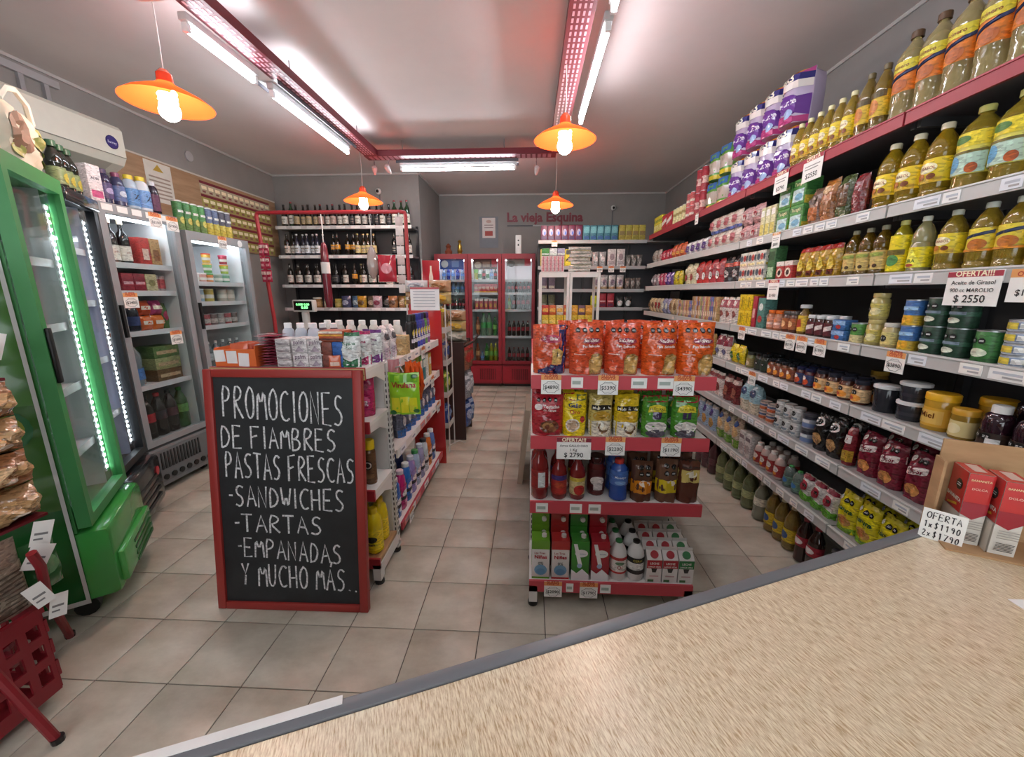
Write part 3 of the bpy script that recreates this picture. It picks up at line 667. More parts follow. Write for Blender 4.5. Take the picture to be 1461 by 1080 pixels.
# --- silver fridge with grille base
def silver(loc, W, H, label, shelves, logo=False):
    t, dr = fridge('display_fridge', label, loc, H90, W, H, .62, '8f9396', '84888b', .36, shelves, False, 'dcdfe0')
    h = W/2
    part('fridge_fill_strip', MB().box(-h+.06, .1, H-.075, h-.06, .13, H-.06, 'ffffff', 'fridge_fill'), t, 'soft glowing strip added under the fridge roof')  # unseen glowing strip, added to brighten the inside of the fridge
    part('base_panel', MB().box(-h, .0, .06, h, .6, .359, '7e8285').box(-h+.03, -.006, .09, h-.03, 0, .34, '6e7275'), t)
    for k in range(13): part('grille_slat', MB().box(-h+.07+k*.028, -.014, .19, -h+.085+k*.028, -.0065, .32, '2b2d2e', taper=.002), t)
    for k in range(7): part('vent_hole', MB().lathe([(.022, 0), (.022, .008)], 12, '111213').xf(Matrix.Translation((-h+.09+k*(W-.18)/6, -.0065, .125)) @ Matrix.Rotation(H90, 4, 'X')), t)
    part('handle', MB().box(-h+.004, -.02, 1.2, -h+.022, -.001, 1.42, '1b1b1c'), dr, 'black recessed handle')
    for x in (-h+.08, h-.08): part('wheel', MB().lathe([(.03, -.015), (.03, .015)], 12, '1a1a1a').xf(Matrix.Translation((x, .08, .03)) @ Matrix.Rotation(H90, 4, 'Y')), t)
    if logo: decal_ = MB(); decal_.lathe([(.03, 0), (.03, .003)], 14, 'f0f0f0').xf(Matrix.Translation((h-.12, -.001, H-.04)) @ Matrix.Rotation(H90, 4, 'X')); part('badge', decal_, dr)
    return t
S1 = (-2.78, 2.855, 0); S1Z = [.818, 1.22, 1.509, 1.702]
S2 = (-2.8, 3.59, 0); S2Z = [.8, 1.209, 1.419, 1.591]
silver(S1, .59, 2.08, 'silver glass-door fridge with sodas, second beside the green fridge', S1Z)
silver(S2, .72, 2.0, 'silver glass-door fridge with dairy tubs near the wine shelves', S2Z, True)
# --- green fridge
ga = math.atan2(.46, -.32)
gl = ((-1.97-2.29)/2, (1.5+1.96)/2, 0)
gf, gd = fridge('display_fridge', 'tall bright green fridge with leaf graphics and white LED strips', gl, ga, .56, 2.03, .62, '3f8f4f', '2f7a3a', .45, [.75, 1.05, 1.35, 1.65], True, 'cdd3d2')
h = .28
part('base_front', MB().bbox(-h, -.05, .10, h, .3, .449, '3f9e47', 'gloss', .03).bbox(-h+.03, -.075, .14, h-.03, -.04, .30, '4db055', 'gloss', .015), gf)
for k in range(4): part('vent_slot', MB().box(-.1, -.0785, .15+k*.035, .22, -.075, .165+k*.035, '1d5a26'), gf)
part('handle', MB().bbox(-h+.008, -.014, 1.13, -h+.04, -.0005, 1.36, '101212', 'plastic', .004), gd, 'black grip')
for x in (-h+.08, h-.08):
    for y in (.1, .5): part('wheel', MB().lathe([(.045, -.02), (.045, .02)], 12, '151515').xf(Matrix.Translation((x, y, .045)) @ Matrix.Rotation(H90, 4, 'Y')), gf)
part('under_frame', MB().box(-h, .3, .09, h, .62, .449, '24632d'), gf)
sg = MB(); sfn = lambda u, v, o: (-h-o, .34-u*.56, .1+v*1.9)
ell = lambda u, v, r, c, r2=None: ('e', u, v, r, r2 or r*.295, c)
decal(sg, sfn, [('r', -.5, 0, .5, .25, '1d5a28'), ('r', -.5, .25, .5, .5, '3d6a2c'), ('r', -.5, .5, .5, .8, '4d7d3a'), ('r', -.5, .8, .5, 1, '3f7358'),
    ell(.02, .62, .34, 'a3a03a'), ell(-.05, .64, .2, '3a6a32'), ell(.28, .45, .16, '2c6a3c'), ell(.29, .452, .11, '8f9a38'), ell(-.1, .46, .22, '335f34'), ell(.1, .78, .25, '2f6f66'), ('r', .475, 0, .5, 1, 'c8ccc6'), ('r', -.5, 0, .5, .012, 'c8ccc6')], 3.4, 'gloss', .001, .0006)
part('side_graphic', sg, gf, 'green and yellow bubble print', 'decal')
# --- black fridge
bf, bd_ = fridge('display_fridge', 'tall black glass-door fridge between the green and silver fridges', ((-2.42-2.68)/2, (2.03+2.46)/2, 0), math.atan2(.43, -.26), .5, 2.05, .62, '1d1f22', '191b1e', .4, [.75, 1.1, 1.45, 1.75], True, 'c3cbe6')
h = .25
part('base_front', MB().bbox(-h, -.06, .06, h, .55, .399, '1e2022', 'gloss', .03), bf)
for k in range(4): part('vent_slot', MB().box(-.2, -.064, .12+k*.05, .16, -.06, .14+k*.05, '050506'), bf)
part('badge', MB().lathe([(.03, 0), (.03, .004)], 14, 'b02030').xf(Matrix.Translation((.15, -.061, .3)) @ Matrix.Rotation(H90, 4, 'X')), bf, 'small round red badge')
part('top_fascia', MB().bbox(-h+.045, -.03, 1.975, h-.045, -.0005, 2.045, '2a2c30', 'gloss', .01), bf)
for x in (-.18, .18): part('wheel', MB().lathe([(.03, -.015), (.03, .015)], 12, '151515').xf(Matrix.Translation((x, .1, .03)) @ Matrix.Rotation(H90, 4, 'Y')), bf)
# --- red coolers
CX0, CW, CY = -1.495, .52, 6.22
CZ = [.70, .98, 1.29, 1.50, 1.72]
def cooler(k, label, base=True):
    x = CX0+CW*(k+.5)
    t, dr = fridge('red_cooler', label, (x, CY, 0), 0, CW-.006, 2.085, .7, '93202e', '8a1d2b', .36, [.82, 1.24, 1.5, 1.7], False, 'e6e6e6', 'cooler', 'cooler')
    h = CW/2-.003
    part('base_panel', MB().box(-h, .03, .05, h, .68, .359, '941f2d').box(-h+.03, .06, 0, h-.03, .66, .05, '1a1214').box(-h+.02, .02, .08, h-.02, .03, .34, 'a02232'), t)
    for q in range(9): part('grille_slat', MB().box(-.1+q*.03, .012, .12, -.085+q*.03, .0195, .30, '6a141f'), t)
    part('cooler_lamp', MB().box(-h+.06, .08, 1.985, h-.06, .12, 2.0, 'ffffff', 'cooler_light'), t)
    return t
cooler(0, 'red glass-door cooler on the left, filled with water bottles')
cooler(1, 'middle red glass-door cooler with juice cartons and green sodas')
cooler(2, 'right red glass-door cooler with dark cola bottles')
# ================================================================== GOODS ON THE RIGHT-HAND SHELVES
SN = ['red-lipped top shelf', 'second shelf down', 'third shelf down', 'fourth shelf down', 'fifth shelf down', 'sixth shelf down', 'lowest shelf']
def seg(si, y0, y1, proto, name, desc, cat, tiers=1, deep=1, gap=1.04, front=.035, n=None, jit=.0, zoff=0, tilt=0):
    w, d, hh = dims(proto); p = w*gap; k = n or max(1, int((y1-y0)/p+.25)); p = max(p, (y1-y0)/k)
    z = (SZ[si]+.0185 if si < 7 else 0)+zoff
    where = 'right-wall '+SN[si] if si < 7 else 'floor under right-wall shelves'
    for i in range(k):
        y = y0+p*(i+.5)
        for r in range(deep):
            for tr_ in range(tiers):
                pre = ('lower ', 'upper ', 'topmost ')[tr_] if tiers > 1 else ''
                row_ = ('', 'rear-row ', 'third-row ')[r]
                lab = '%s %s%s%s from the counter, %s' % (od(i), row_, pre, desc, where) if k > 1 else '%s%s%s, %s' % (row_, pre, desc, where)
                place(proto, name, (SX+front+d/2+r*(d+.006)+random.uniform(-jit, jit), y, z+tr_*(hh+.001)), -H90+random.uniform(-jit, jit)*4, lab, cat, '%s on the %s' % (desc+' row', SN[si] if si < 7 else 'floor'), tilt=tilt)
    return k
YL, OL = 'e6c91e', 'b59a3a'
OILC = 'c9a82e'
sun = [('r', -.5, 0, .5, .22, 'c9a21a'), ('e', 0, .62, .34, .22, 'f7ecc0'), ('t', 'GIRASOL', 0, .56, .6, '8a3a10'), ('e', -.15, .28, .16, .14, 'b96a12'), ('e', .2, .26, .13, .12, '7a3d0c')]
oil_tall = p_bottle(.345, .052, 'cdbb80', '5a3d22', 'ribbed', (.34, .68, 'd97a1e'), [('r', -.6, .68, .6, 1, 'd8c93a'), ('p', [(-.6, .3), (.6, .62), (.6, .74), (-.6, .42)], '22305c'), ('e', .12, .22, .26, .2, 'b05a1a'), ('t', 'Cocinero', 0, .78, .7, '7a3410')])
oil_small = p_bottle(.255, .037, OILC, 'e8dfae', 'oil', (.2, .56, YL), sun)
oil_small2 = p_bottle(.285, .038, 'a88a34', '6b5a38', 'oil', (.24, .6, 'd9b52a'), [('e', 0, .4, .3, .3, 'c7792c'), ('r', -.6, .75, .6, 1, '5a4a22')])
oil_a = p_bottle(.275, .05, 'c8a62a', 'eee6c8', 'oil', (.22, .54, 'e8cb25'), sun)
oil_b = p_bottle(.28, .055, 'cbb040', 'd9d67a', 'ribbed', (.2, .7, 'd8cf5a'), [('r', -.6, .66, .6, 1, 'e5cf2c'), ('e', -.1, .84, .28, .1, '4a7a2c'), ('r', -.6, .02, .6, .5, 'b8d3c0'), ('e', -.2, .28, .2, .2, '5fa0c8'), ('e', .3, .14, .14, .12, 'b4551c'), ('r', -.6, .5, .6, .56, '6b5f1f')])
oil_c = p_bottle(.28, .068, 'c9b45a', '2f4a48', 'oil', (.14, .5, 'e4c828'), [('r', -.6, .55, .1, .95, 'e9db7a'), ('t', 'MAZORCA', -.05, .7, .8, '3d7a2a'), ('e', 0, .3, .3, .16, '8a2e1e')], squash=.8)
oil_d = p_bottle(.22, .037, 'd4cc98', 'e3e6d8', 'oil', (.1, .46, 'e6d31c'), [('p', [(-.55, .02), (.55, .02), (0, 1)], 'f2ea52'), ('t', 'LIRA', 0, .25, .5, '2c6b2a'), ('e', 0, .12, .2, .08, 'b3402a')])
oil_e = p_bottle(.215, .036, '8f6e1e', '9a957a', 'oil', (.12, .5, 'cdb36a'), [('e', -.2, .2, .12, .1, '3a2a12'), ('e', .2, .2, .12, .1, '3a2a12'), ('r', -.5, .7, .5, .9, '9aa84a')])
oil_f = p_bottle(.226, .042, 'c6a838', 'd8dcd2', 'oil', (.28, .62, 'e3cd3a'), [('p', [(-.6, .5), (.6, .75), (.6, .9), (-.6, .62)], '37456b'), ('e', .15, .3, .3, .24, 'b96a1e'), ('r', -.6, 0, .6, .1, 'd98a26')])
oil_g = p_bottle(.222, .04, 'c6aa3c', 'cfd4c6', 'oil', (.3, .62, 'e9d22e'), sun)
seg(0, 1.36, 2.02, oil_tall, 'oil_bottle', 'large brown-capped oil bottle', 'bottle', n=6)
seg(0, 2.03, 2.20, oil_small2, 'oil_bottle', 'brown-capped slim oil bottle', 'bottle', n=2)
seg(0, 2.21, 2.66, oil_small, 'oil_bottle', 'white-capped yellow-label oil bottle', 'bottle', n=6)
tp = p_bag(.185, .29, .2, 'b8a8c4', [('r', -.5, .78, .5, .9, '2c2a72'), ('r', -.5, .9, .5, 1, 'b84a8a'), ('t', 'OFERTA', 0, .91, .75, 'f0a030', .03), ('t', '4X3', 0, .79, .5, 'e8e0d0', .03), ('r', -.5, .64, .5, .78, 'e4dcd8'), ('p', [(-.5, .3), (.5, .12), (.5, .5), (-.5, .62)], '6a3a92'), ('t', 'Elegante', 0, .36, .8, 'e8dcf0', .03), ('p', [(-.5, 0), (.5, 0), (.5, .12), (-.5, .24)], 'b8407e'), ('e', .2, .18, .16, .09, '9fb1dc')], 'gloss', 'block', seed=3)
seg(0, 2.68, 3.44, tp, 'paper_roll_pack', 'purple paper roll pack', 'paper pack', tiers=2)
gp = p_bag(.19, .235, .2, '5f9a3e', [('r', -.5, 0, .5, .14, 'c8b22c'), ('r', -.45, .2, .45, .6, 'b9a89c'), ('r', -.4, .68, .4, .9, '3a66a0'), ('r', -.5, .93, .5, 1, 'b8c4a8')], 'gloss', 'block', seed=4)
seg(0, 3.46, 3.86, gp, 'kitchen_roll_pack', 'green kitchen roll pack', 'paper pack', tiers=2)
redcan = p_can(.2, .035, [(0, 1, 'a8303c'), (.3, .6, 'd8b0a8')], [('e', 0, .45, .25, .1, 'a03040')], one=True)
seg(0, 3.88, 4.10, redcan, 'tall_tin', 'tall red tin', 'tin', tiers=2, n=2)
ytube = p_can(.17, .036, [(0, 1, 'd8d09a'), (.0, .12, 'b5a548'), (.55, .7, 'a08a4a')], one=True)
seg(0, 4.12, 4.30, p_can(.12, .035, [(0, 1, 'c05a5a'), (.3, .5, 'e0cfc0')], one=True), 'tin', 'short pink tin', 'tin', tiers=2, n=2)
seg(0, 4.32, 4.66, ytube, 'tube_canister', 'pale yellow canister', 'canister', tiers=1, n=4)
rw = p_box(.155, .17, .1, 'b5303c', [('p', [(-.5, .3), (.5, .55), (.5, .8), (-.5, .55)], 'e9e2dc')], one=True)
seg(0, 4.66, 5.0, rw, 'carton_box', 'red carton with white stripe', 'box')
yb = p_box(.055, .2, .13, 'cfc23a', [('r', -.3, .2, .3, .5, 'e9e6b0'), ('r', -.4, .65, .4, .8, '8a9a3a')], one=True)
seg(0, 5.0, 5.3, yb, 'carton_box', 'narrow yellow carton', 'box')
# second shelf
seg(1, 1.10, 1.42, oil_c, 'oil_bottle', 'broad dark-capped oil bottle', 'bottle', n=2)
seg(1, 1.44, 1.68, oil_b, 'oil_bottle', 'pale-capped blue-label oil bottle', 'bottle', n=2)
seg(1, 1.69, 2.02, oil_a, 'oil_bottle', 'white-capped sunflower oil bottle', 'bottle', n=3)
pac = [p_bag(.085, .2, .07, '8a6a5a', [('r', -.4, .15, .4, .5, 'b2683a'), ('e', 0, .7, .3, .12, '5d4a40')], one=True, seed=5), p_bag(.095, .22, .07, 'a5683c', [('r', -.5, .7, .5, .95, 'b97a3a'), ('e', 0, .76, .3, .09, 'd8b48a'), ('r', -.4, .2, .4, .5, '95603a')], one=True, seed=6), p_bag(.09, .21, .07, '4f5a34', [('r', -.4, .3, .4, .8, '6a4a30')], one=True, seed=8), p_bag(.07, .19, .06, '7a2c30', [], one=True, seed=9)]
for k, nm in enumerate(('dark red spice bag', 'mossy green cereal bag', 'orange-brown cereal bag', 'brown cereal bag')):
    seg(1, 2.04+k*.1, 2.13+k*.1, pac[3-k], 'cereal_bag', nm, 'bag', n=1)
gb = p_box(.115, .14, .09, '4f8f45', [('r', -.4, .12, .4, .6, 'b9cfd0'), ('e', .05, .3, .3, .14, '6aa0bc'), ('r', -.5, .72, .5, .9, '2f6a30'), ('t', 'Taragüi', 0, .74, .7, 'e8e2b0')], sides=[('r', -.5, .0, .5, .3, 'c8b23a'), ('r', -.4, .5, .4, .8, '3a7a3a')])
seg(1, 2.45, 2.70, gb, 'tea_box', 'green tea box', 'box', tiers=2)
cb_ = p_box(.05, .19, .09, 'd2cba0', [('r', -.4, .1, .4, .45, 'c7b75a'), ('r', -.4, .7, .4, .9, 'e6e4dc')], one=True)
seg(1, 2.71, 2.88, cb_, 'carton_box', 'narrow cream carton', 'box')
pk = p_bag(.12, .12, .08, 'c99a9a', [('r', -.4, .3, .4, .6, 'd6c6c0'), ('e', .1, .45, .2, .15, 'a8404a')], one=True, kind='pillow', seed=11, nx=6, nz=6)
pk2 = p_bag(.12, .13, .08, 'cdbbae', [('e', 0, .5, .34, .24, 'a85a60'), ('r', -.5, 0, .5, .15, '5a6ab0')], one=True, kind='pillow', seed=12, nx=6, nz=6)
pk3 = p_bag(.12, .13, .08, 'b9b2b8', [('e', 0, .5, .34, .24, '5a3d7a'), ('r', -.4, .7, .4, .9, 'e9e6e4')], one=True, kind='pillow', seed=13, nx=6, nz=6)
pk4 = p_bag(.12, .15, .08, 'c25a35', [('r', -.4, .3, .4, .5, 'd99a50')], one=True, kind='pillow', seed=14, nx=6, nz=6)
pk5 = p_bag(.12, .13, .08, 'b02a40', [('e', 0, .5, .3, .2, 'd8909a')], one=True, kind='pillow', seed=15, nx=6, nz=6)
pk6 = p_bag(.12, .16, .08, 'a9a39c', [('r', -.4, .3, .4, .6, '8a7a70')], one=True, kind='pillow', seed=16, nx=6, nz=6)
seg(1, 2.90, 3.18, pk, 'sweets_bag', 'pink sweets bag', 'bag', tiers=2)
seg(1, 3.19, 3.70, pk2, 'sweets_bag', 'cream and red sweets bag', 'bag', tiers=2)
seg(1, 3.71, 4.20, pk3, 'sweets_bag', 'white and purple sweets bag', 'bag')
seg(1, 4.24, 4.60, pk4, 'snack_bag', 'orange snack bag', 'bag')
seg(1, 4.62, 4.98, pk5, 'snack_bag', 'red snack bag', 'bag')
seg(1, 5.0, 5.32, pk6, 'snack_bag', 'grey snack bag', 'bag')
# third shelf
seg(2, 1.20, 1.56, oil_f, 'oil_bottle', 'orange-label oil bottle', 'bottle', n=4)
seg(2, 1.57, 1.68, oil_g, 'oil_bottle', 'sunflower-label oil bottle', 'bottle', n=1)
seg(2, 1.69, 1.78, oil_d, 'oil_bottle', 'clear oil bottle with triangular label', 'bottle', n=1)
seg(2, 1.79, 1.87, oil_b, 'oil_bottle', 'bright yellow wrapped oil bottle', 'bottle', n=1) if 0 else seg(2, 1.79, 1.87, p_bottle(.22, .038, 'dccb3a', 'd5d27a', 'oil', (.06, .72, 'e3cf10'), [('e', .1, .3, .3, .16, '4f8a4a'), ('r', -.6, .45, .6, .6, '6b5c12')]), 'oil_bottle', 'bright yellow wrapped oil bottle', 'bottle', n=1)
seg(2, 1.88, 2.12, oil_e, 'oil_bottle', 'dark oil bottle with beige label', 'bottle', n=3)
gold = p_bag(.075, .17, .06, 'b8912a', [('r', -.5, .85, .5, 1, 'a03028'), ('e', 0, .45, .3, .2, 'e0c24a'), ('r', -.3, .1, .3, .25, '5f2a1c')], seed=21)
seg(2, 2.14, 2.45, gold, 'coffee_bag', 'shiny gold coffee bag', 'bag', n=4, tilt=0)
cofb = p_box(.075, .11, .07, 'a8302e', [('r', -.5, .75, .5, 1, 'e2d8d0'), ('e', 0, .4, .36, .24, 'e8dcc8'), ('e', 0, .4, .2, .14, '2a1712')], sides=[('r', -.5, .75, .5, 1, 'd8ccc4')])
seg(2, 2.47, 2.63, cofb, 'coffee_box', 'red box with coffee cup print', 'box', n=2)
seg(2, 2.64, 2.74, p_box(.075, .21, .07, '3f6e42', [('r', -.4, .1, .4, .4, 'a9c4a0'), ('r', -.4, .6, .4, .85, '2c5030')]), 'tea_box', 'tall dark green carton', 'box', n=1)
yg = p_box(.1, .1, .08, 'd9d4c8', [('e', -.28, .6, .18, .22, '4a5260'), ('e', .1, .6, .17, .22, 'b0413c'), ('e', .4, .6, .1, .22, '3d4450'), ('r', -.4, .1, .4, .25, 'e9d9a0')], sides=[('e', 0, .55, .3, .24, '22262c'), ('r', -.4, .05, .4, .2, 'c9b23a')])
seg(2, 2.76, 3.08, yg, 'carton_box', 'white box with red and grey discs', 'box', tiers=2)
for k, (c1, c2, nm) in enumerate((('3a3032', 'b8b0ac', 'black and white biscuit bag'), ('a83038', 'e0dad6', 'red biscuit bag'), ('b5302c', 'efe9e4', 'bright red biscuit bag'), ('c9bf9a', 'a8484a', 'pale yellow biscuit bag'))):
    pp = p_bag(.1, .2, .08, c1, [('e', 0, .35, .34, .16, c2), ('e', .05, .35, .14, .08, '2a2224'), ('r', -.5, .6, .5, .75, 'c04a3c' if k == 0 else c1)], seed=30+k, one=True, nx=6, nz=8)
    seg(2, 3.10+k*.27, 3.36+k*.27, pp, 'biscuit_bag', nm, 'bag')
for k, (c1, c2, nm) in enumerate((('c9b52a', '8a7a3a', 'yellow sweets bag'), ('5a3a86', 'c9a0c4', 'purple sweets bag'), ('a83a5a', 'e0b8c0', 'magenta sweets bag'), ('8a8288', 'd0c8cc', 'grey sweets bag'))):
    pp = p_bag(.1, .15, .07, c1, [('e', 0, .5, .3, .2, c2)], seed=36+k, one=True, kind='pillow', nx=6, nz=6)
    seg(2, 4.26+k*.26, 4.5+k*.26, pp, 'sweets_bag', nm, 'bag')
# fourth shelf
tuna = p_can(.034, .043, [(0, 1, 'b9c0cc'), (.15, .85, '8496b4')], [('r', -.5, .2, .1, .8, 'd8c24a'), ('r', .15, .25, .5, .75, 'e6e6e4')], lid='c9cccf')
for q in range(4): seg(3, 1.19, 1.36, tuna, 'tuna_tin', ('bottom', 'second-layer', 'third-layer', 'top')[q]+' flat tuna tin', 'tin', n=2, zoff=q*.0375, deep=1)
gcan = p_can(.105, .037, [(0, 1, '3d7a3c'), (.0, .12, '2a5a2c')], seals(2, .68, .14, -.25, .34)+[('e', 0, .3, .34, .14, 'd0d8c0')])
gcan2 = p_can(.105, .038, [(0, 1, '22402f'), (.4, .55, '35604a')], seals(2, .72, .14, -.2, .34)+[('e', -.05, .25, .3, .1, 'cfd2c0'), ('r', -.4, .45, .4, .55, '7a8a9a')])
seg(3, 1.37, 1.46, gcan, 'vegetable_tin', 'bright green vegetable tin', 'tin', n=1)
seg(3, 1.47, 1.65, gcan2, 'vegetable_tin', 'dark green vegetable tin', 'tin', tiers=2, n=2)
bcan = p_can(.1, .033, [(0, 1, '3a6aa8'), (.0, .4, 'c9a52c')], [('e', -.15, .2, .16, .16, 'e9b23a'), ('e', .2, .25, .16, .16, 'dfa428'), ('r', -.5, .6, .5, .75, '9ac0e0')])
seg(3, 1.66, 1.74, bcan, 'corn_tin', 'blue and yellow corn tin', 'tin', tiers=2, n=1)
ojar = p_jar(.115, .034, 'b3a568', 'c9b878', seals(1, .55, .2, -.25)+[('e', .2, .4, .3, .3, 'd9cf9a')], (.12, .6, 'c2b45a'))
ojar2 = p_jar(.105, .032, 'b9a772', 'd8d4c8', seals(1, .5, .22, 0)+[], (.12, .62, 'cfc27a'))
seg(3, 1.75, 1.82, ojar2, 'olive_jar', 'white-lidded mushroom jar', 'jar', n=1)
seg(3, 1.83, 1.91, ojar, 'olive_jar', 'olive jar', 'jar', n=1, tiers=2)
seg(3, 1.92, 1.99, p_can(.09, .034, [(0, 1, '4f8a3c'), (0, .4, 'c9bd8a')], seals(2, .7, .16, -.2, .36)), 'vegetable_tin', 'small green mushroom tin', 'tin', n=1)
seg(3, 2.0, 2.09, p_box(.08, .05, .06, '3a66a0', [('r', -.5, .5, .5, .9, '8ab0d8'), ('e', 0, .3, .2, .2, 'b03030')]), 'sardine_box', 'small blue fish box', 'box', n=1, tiers=2)
choc = p_jar(.115, .029, '3a1c18', 'd0d2d2', [('p', [(-.5, .2), (.5, .5), (.5, .85), (-.5, .6)], 'e0d6d0')], (.1, .66, '5c2028'))
seg(3, 2.1, 2.30, choc, 'chocolate_jar', 'white-lidded chocolate jar', 'jar', n=3, deep=2)
seg(3, 2.31, 2.38, p_bottle(.17, .031, 'a8843a', 'c2c4c4', 'sauce', (.1, .62, 'd9b63a'), [('p', [(-.3, .2), (.3, .3), (.2, .8), (-.2, .7)], 'b0402c')], capr=.9, caph=.08), 'mustard_jar', 'tall jar with yellow label', 'jar', n=1)
seg(3, 2.39, 2.52, p_jar(.125, .03, '5a3424', '4a4644', [('e', 0, .5, .3, .3, 'd8aa7a')], (.15, .66, 'a05a30')), 'spread_jar', 'brown spread jar', 'jar', n=2, deep=2)
seg(3, 2.53, 2.68, p_jar(.125, .034, 'a86a4a', 'd86a28', [('r', -.5, .3, .5, .5, 'e0c4b8'), ('e', 0, .7, .3, .16, 'd98a5a')], (.12, .66, 'c48a74')), 'peanut_jar', 'orange-lidded peanut jar', 'jar', n=2, deep=2)
seg(3, 2.69, 2.78, p_box(.08, .2, .08, '4f8078', [('e', 0, .7, .3, .12, 'dfe4e0'), ('e', 0, .3, .3, .12, 'b5423c')], sides=[('e', 0, .4, .3, .12, 'e0e0dc')]), 'tea_box', 'teal carton', 'box', n=1)
seg(3, 2.79, 2.84, p_box(.045, .21, .08, 'a8283a', [('r', -.3, .3, .3, .6, 'd8a8a0')]), 'carton_box', 'narrow red carton', 'box', n=1)
seg(3, 2.85, 3.02, p_box(.08, .11, .08, 'e0c01c', [('r', -.1, .15, .1, .85, 'a58a14'), ('r', .2, .2, .35, .8, 'c9a818')], sides=[('r', -.2, .2, .2, .8, 'b89c18')]), 'yellow_box', 'bright yellow box', 'box', n=2, tiers=2)
seg(3, 3.05, 3.35, p_bag(.09, .2, .06, 'd6cbc4', [('r', -.5, .6, .5, .9, 'a8505a'), ('e', 0, .35, .32, .14, '8a4a44')], seed=41, one=True, nx=6, nz=8), 'biscuit_bag', 'white and red biscuit bag', 'bag')
bk = ['b89a6a', '9a7a5a', '5a6fa8', '7a6a9a', 'c2a06a', 'b5765a', 'c9b48a', 'a87a8a', '8a9a6a', 'c0a27a', 'a86a3a', 'b0a2a8']
for k in range(24):
    hh = .2 if k < 14 else .16
    pp = p_box(.035, hh, .1, bk[k % 12], [('r', -.3, .15, .3, .4, 'd8c8b0'), ('r', -.3, .6, .3, .8, bk[(k+5) % 12])], one=True)
    place(pp, 'pasta_box', (SX+.085, 3.38+k*.0375, SZ[3]+.0185), -H90, '%s slim pasta packet from the counter, right-wall fourth shelf' % od(k), 'packet', 'slim pasta packets in a row')
for k, (c1, c2, nm) in enumerate((('c2aa84', '8a6a4a', 'tan pasta bag'), ('8a8aa8', 'd8d0c4', 'blue-grey pasta bag'), ('b5a58a', '9a3a3a', 'beige noodle bag'), ('c9b48a', '7a5a44', 'ochre noodle bag'))):
    pp = p_bag(.12, .17, .08, c1, [('e', 0, .5, .36, .22, c2)], seed=50+k, one=True, kind='pillow', nx=6, nz=6)
    seg(3, 4.3+k*.26, 4.54+k*.26, pp, 'pasta_bag', nm, 'bag', n=2)
# fifth shelf
syr = p_bottle(.145, .04, '2a1520', 'e9e9e6', 'squeeze', (.08, .4, '3a2a24'), seals(2, .7, .16, -.25, .34)+[('r', .1, .0, .5, .6, 'd8d8d6')], m='darkglass', capr=.62, caph=.14)
syr2 = p_bottle(.19, .037, '180c14', 'c0283c', 'squeeze', (.1, .4, '2c1c20'), [('e', 0, .4, .34, .3, '7a3a44')], m='darkglass', capr=.5, caph=.1)
seg(4, 1.10, 1.38, syr, 'syrup_bottle', 'white-capped dark syrup bottle', 'bottle', n=3)
seg(4, 1.10, 1.38, syr2, 'syrup_bottle', 'red-capped dark syrup bottle', 'bottle', n=3, front=.13)
hon = p_can(.125, .047, [(0, 1, 'b58a24'), (.12, .7, 'd9a83c')], [('r', -.5, .2, .5, .62, 'e0b860'), ('t', 'Miel', 0, .38, .5, '6a3a18')], lid='e0aa1c', m='gloss', lidh=.028)
hon2 = p_can(.095, .036, [(0, 1, '8a6a20'), (.1, .7, 'd8c48a')], [('e', 0, .4, .3, .2, 'e8dcb0')], lid='c9962a', m='gloss', lidh=.022)
seg(4, 1.39, 1.47, hon2, 'honey_jar', 'small honey jar', 'jar', n=1)
seg(4, 1.48, 1.58, hon, 'honey_jar', 'large yellow-lidded honey jar', 'jar', n=1)
seg(4, 1.40, 1.5, hon, 'honey_jar', 'large yellow-lidded honey jar behind', 'jar', n=1, front=.15)
blk = p_can(.07, .047, [(0, 1, '2a2b33'), (.3, .5, '34353e')], lid='d9dbdc', m='gloss', lidh=.014, lidr=1.07, taper=.9)
seg(4, 1.59, 1.70, blk, 'black_tub', 'black tub with white lid', 'tub', n=1, tiers=2)
seg(4, 1.71, 1.82, p_can(.11, .047, [(0, 1, '26272e')], lid='d9dbdc', m='gloss', lidh=.014, lidr=1.07, taper=.9), 'black_tub', 'tall black tub', 'tub', n=1)
jam = lambda c, lid: p_jar(.115, .036, c, lid, seals(1, .72, .2, 0)+[('e', .05, .32, .4, .26, 'd9923a'), ('e', -.1, .3, .16, .14, 'b5442a')], (.1, .64, 'd6b486'))
seg(4, 1.84, 2.18, jam('4a2418', '2a2c38'), 'jam_jar', 'fruit jam jar with peach label', 'jar', n=4, deep=2)
jam2 = p_jar(.105, .028, '4a1c20', '20284a', [('e', 0, .35, .4, .3, 'c2502c'), ('e', -.1, .7, .28, .2, 'e0d8cc')], (.1, .66, '34406a'))
jam3 = p_jar(.105, .028, '5a3018', '20242a', [('e', 0, .35, .4, .3, 'd98a34'), ('e', -.1, .7, .28, .2, 'e0d8cc')], (.1, .66, '8a4a34'))
seg(4, 2.19, 2.33, jam2, 'jam_jar', 'blue-lidded berry jam jar', 'jar', n=2, deep=3)
seg(4, 2.34, 2.60, jam3, 'jam_jar', 'small orange jam jar', 'jar', n=4, deep=3)
seg(4, 2.61, 2.76, p_jar(.12, .034, '1c2018', '1a1c1e', seals(2, .6, .16, -.2, .36), (.1, .64, '2a3428')), 'sauce_jar', 'black-label sauce jar', 'jar', n=2, deep=2)
seg(4, 2.0, 2.09, p_jar(.13, .04, '8a6a2a', 'b08a3a', [('e', 0, .4, .4, .3, 'd9a53a')], (.1, .64, '7a5a24')), 'peach_jar', 'tall peach jar standing behind', 'jar', n=1, front=.24)
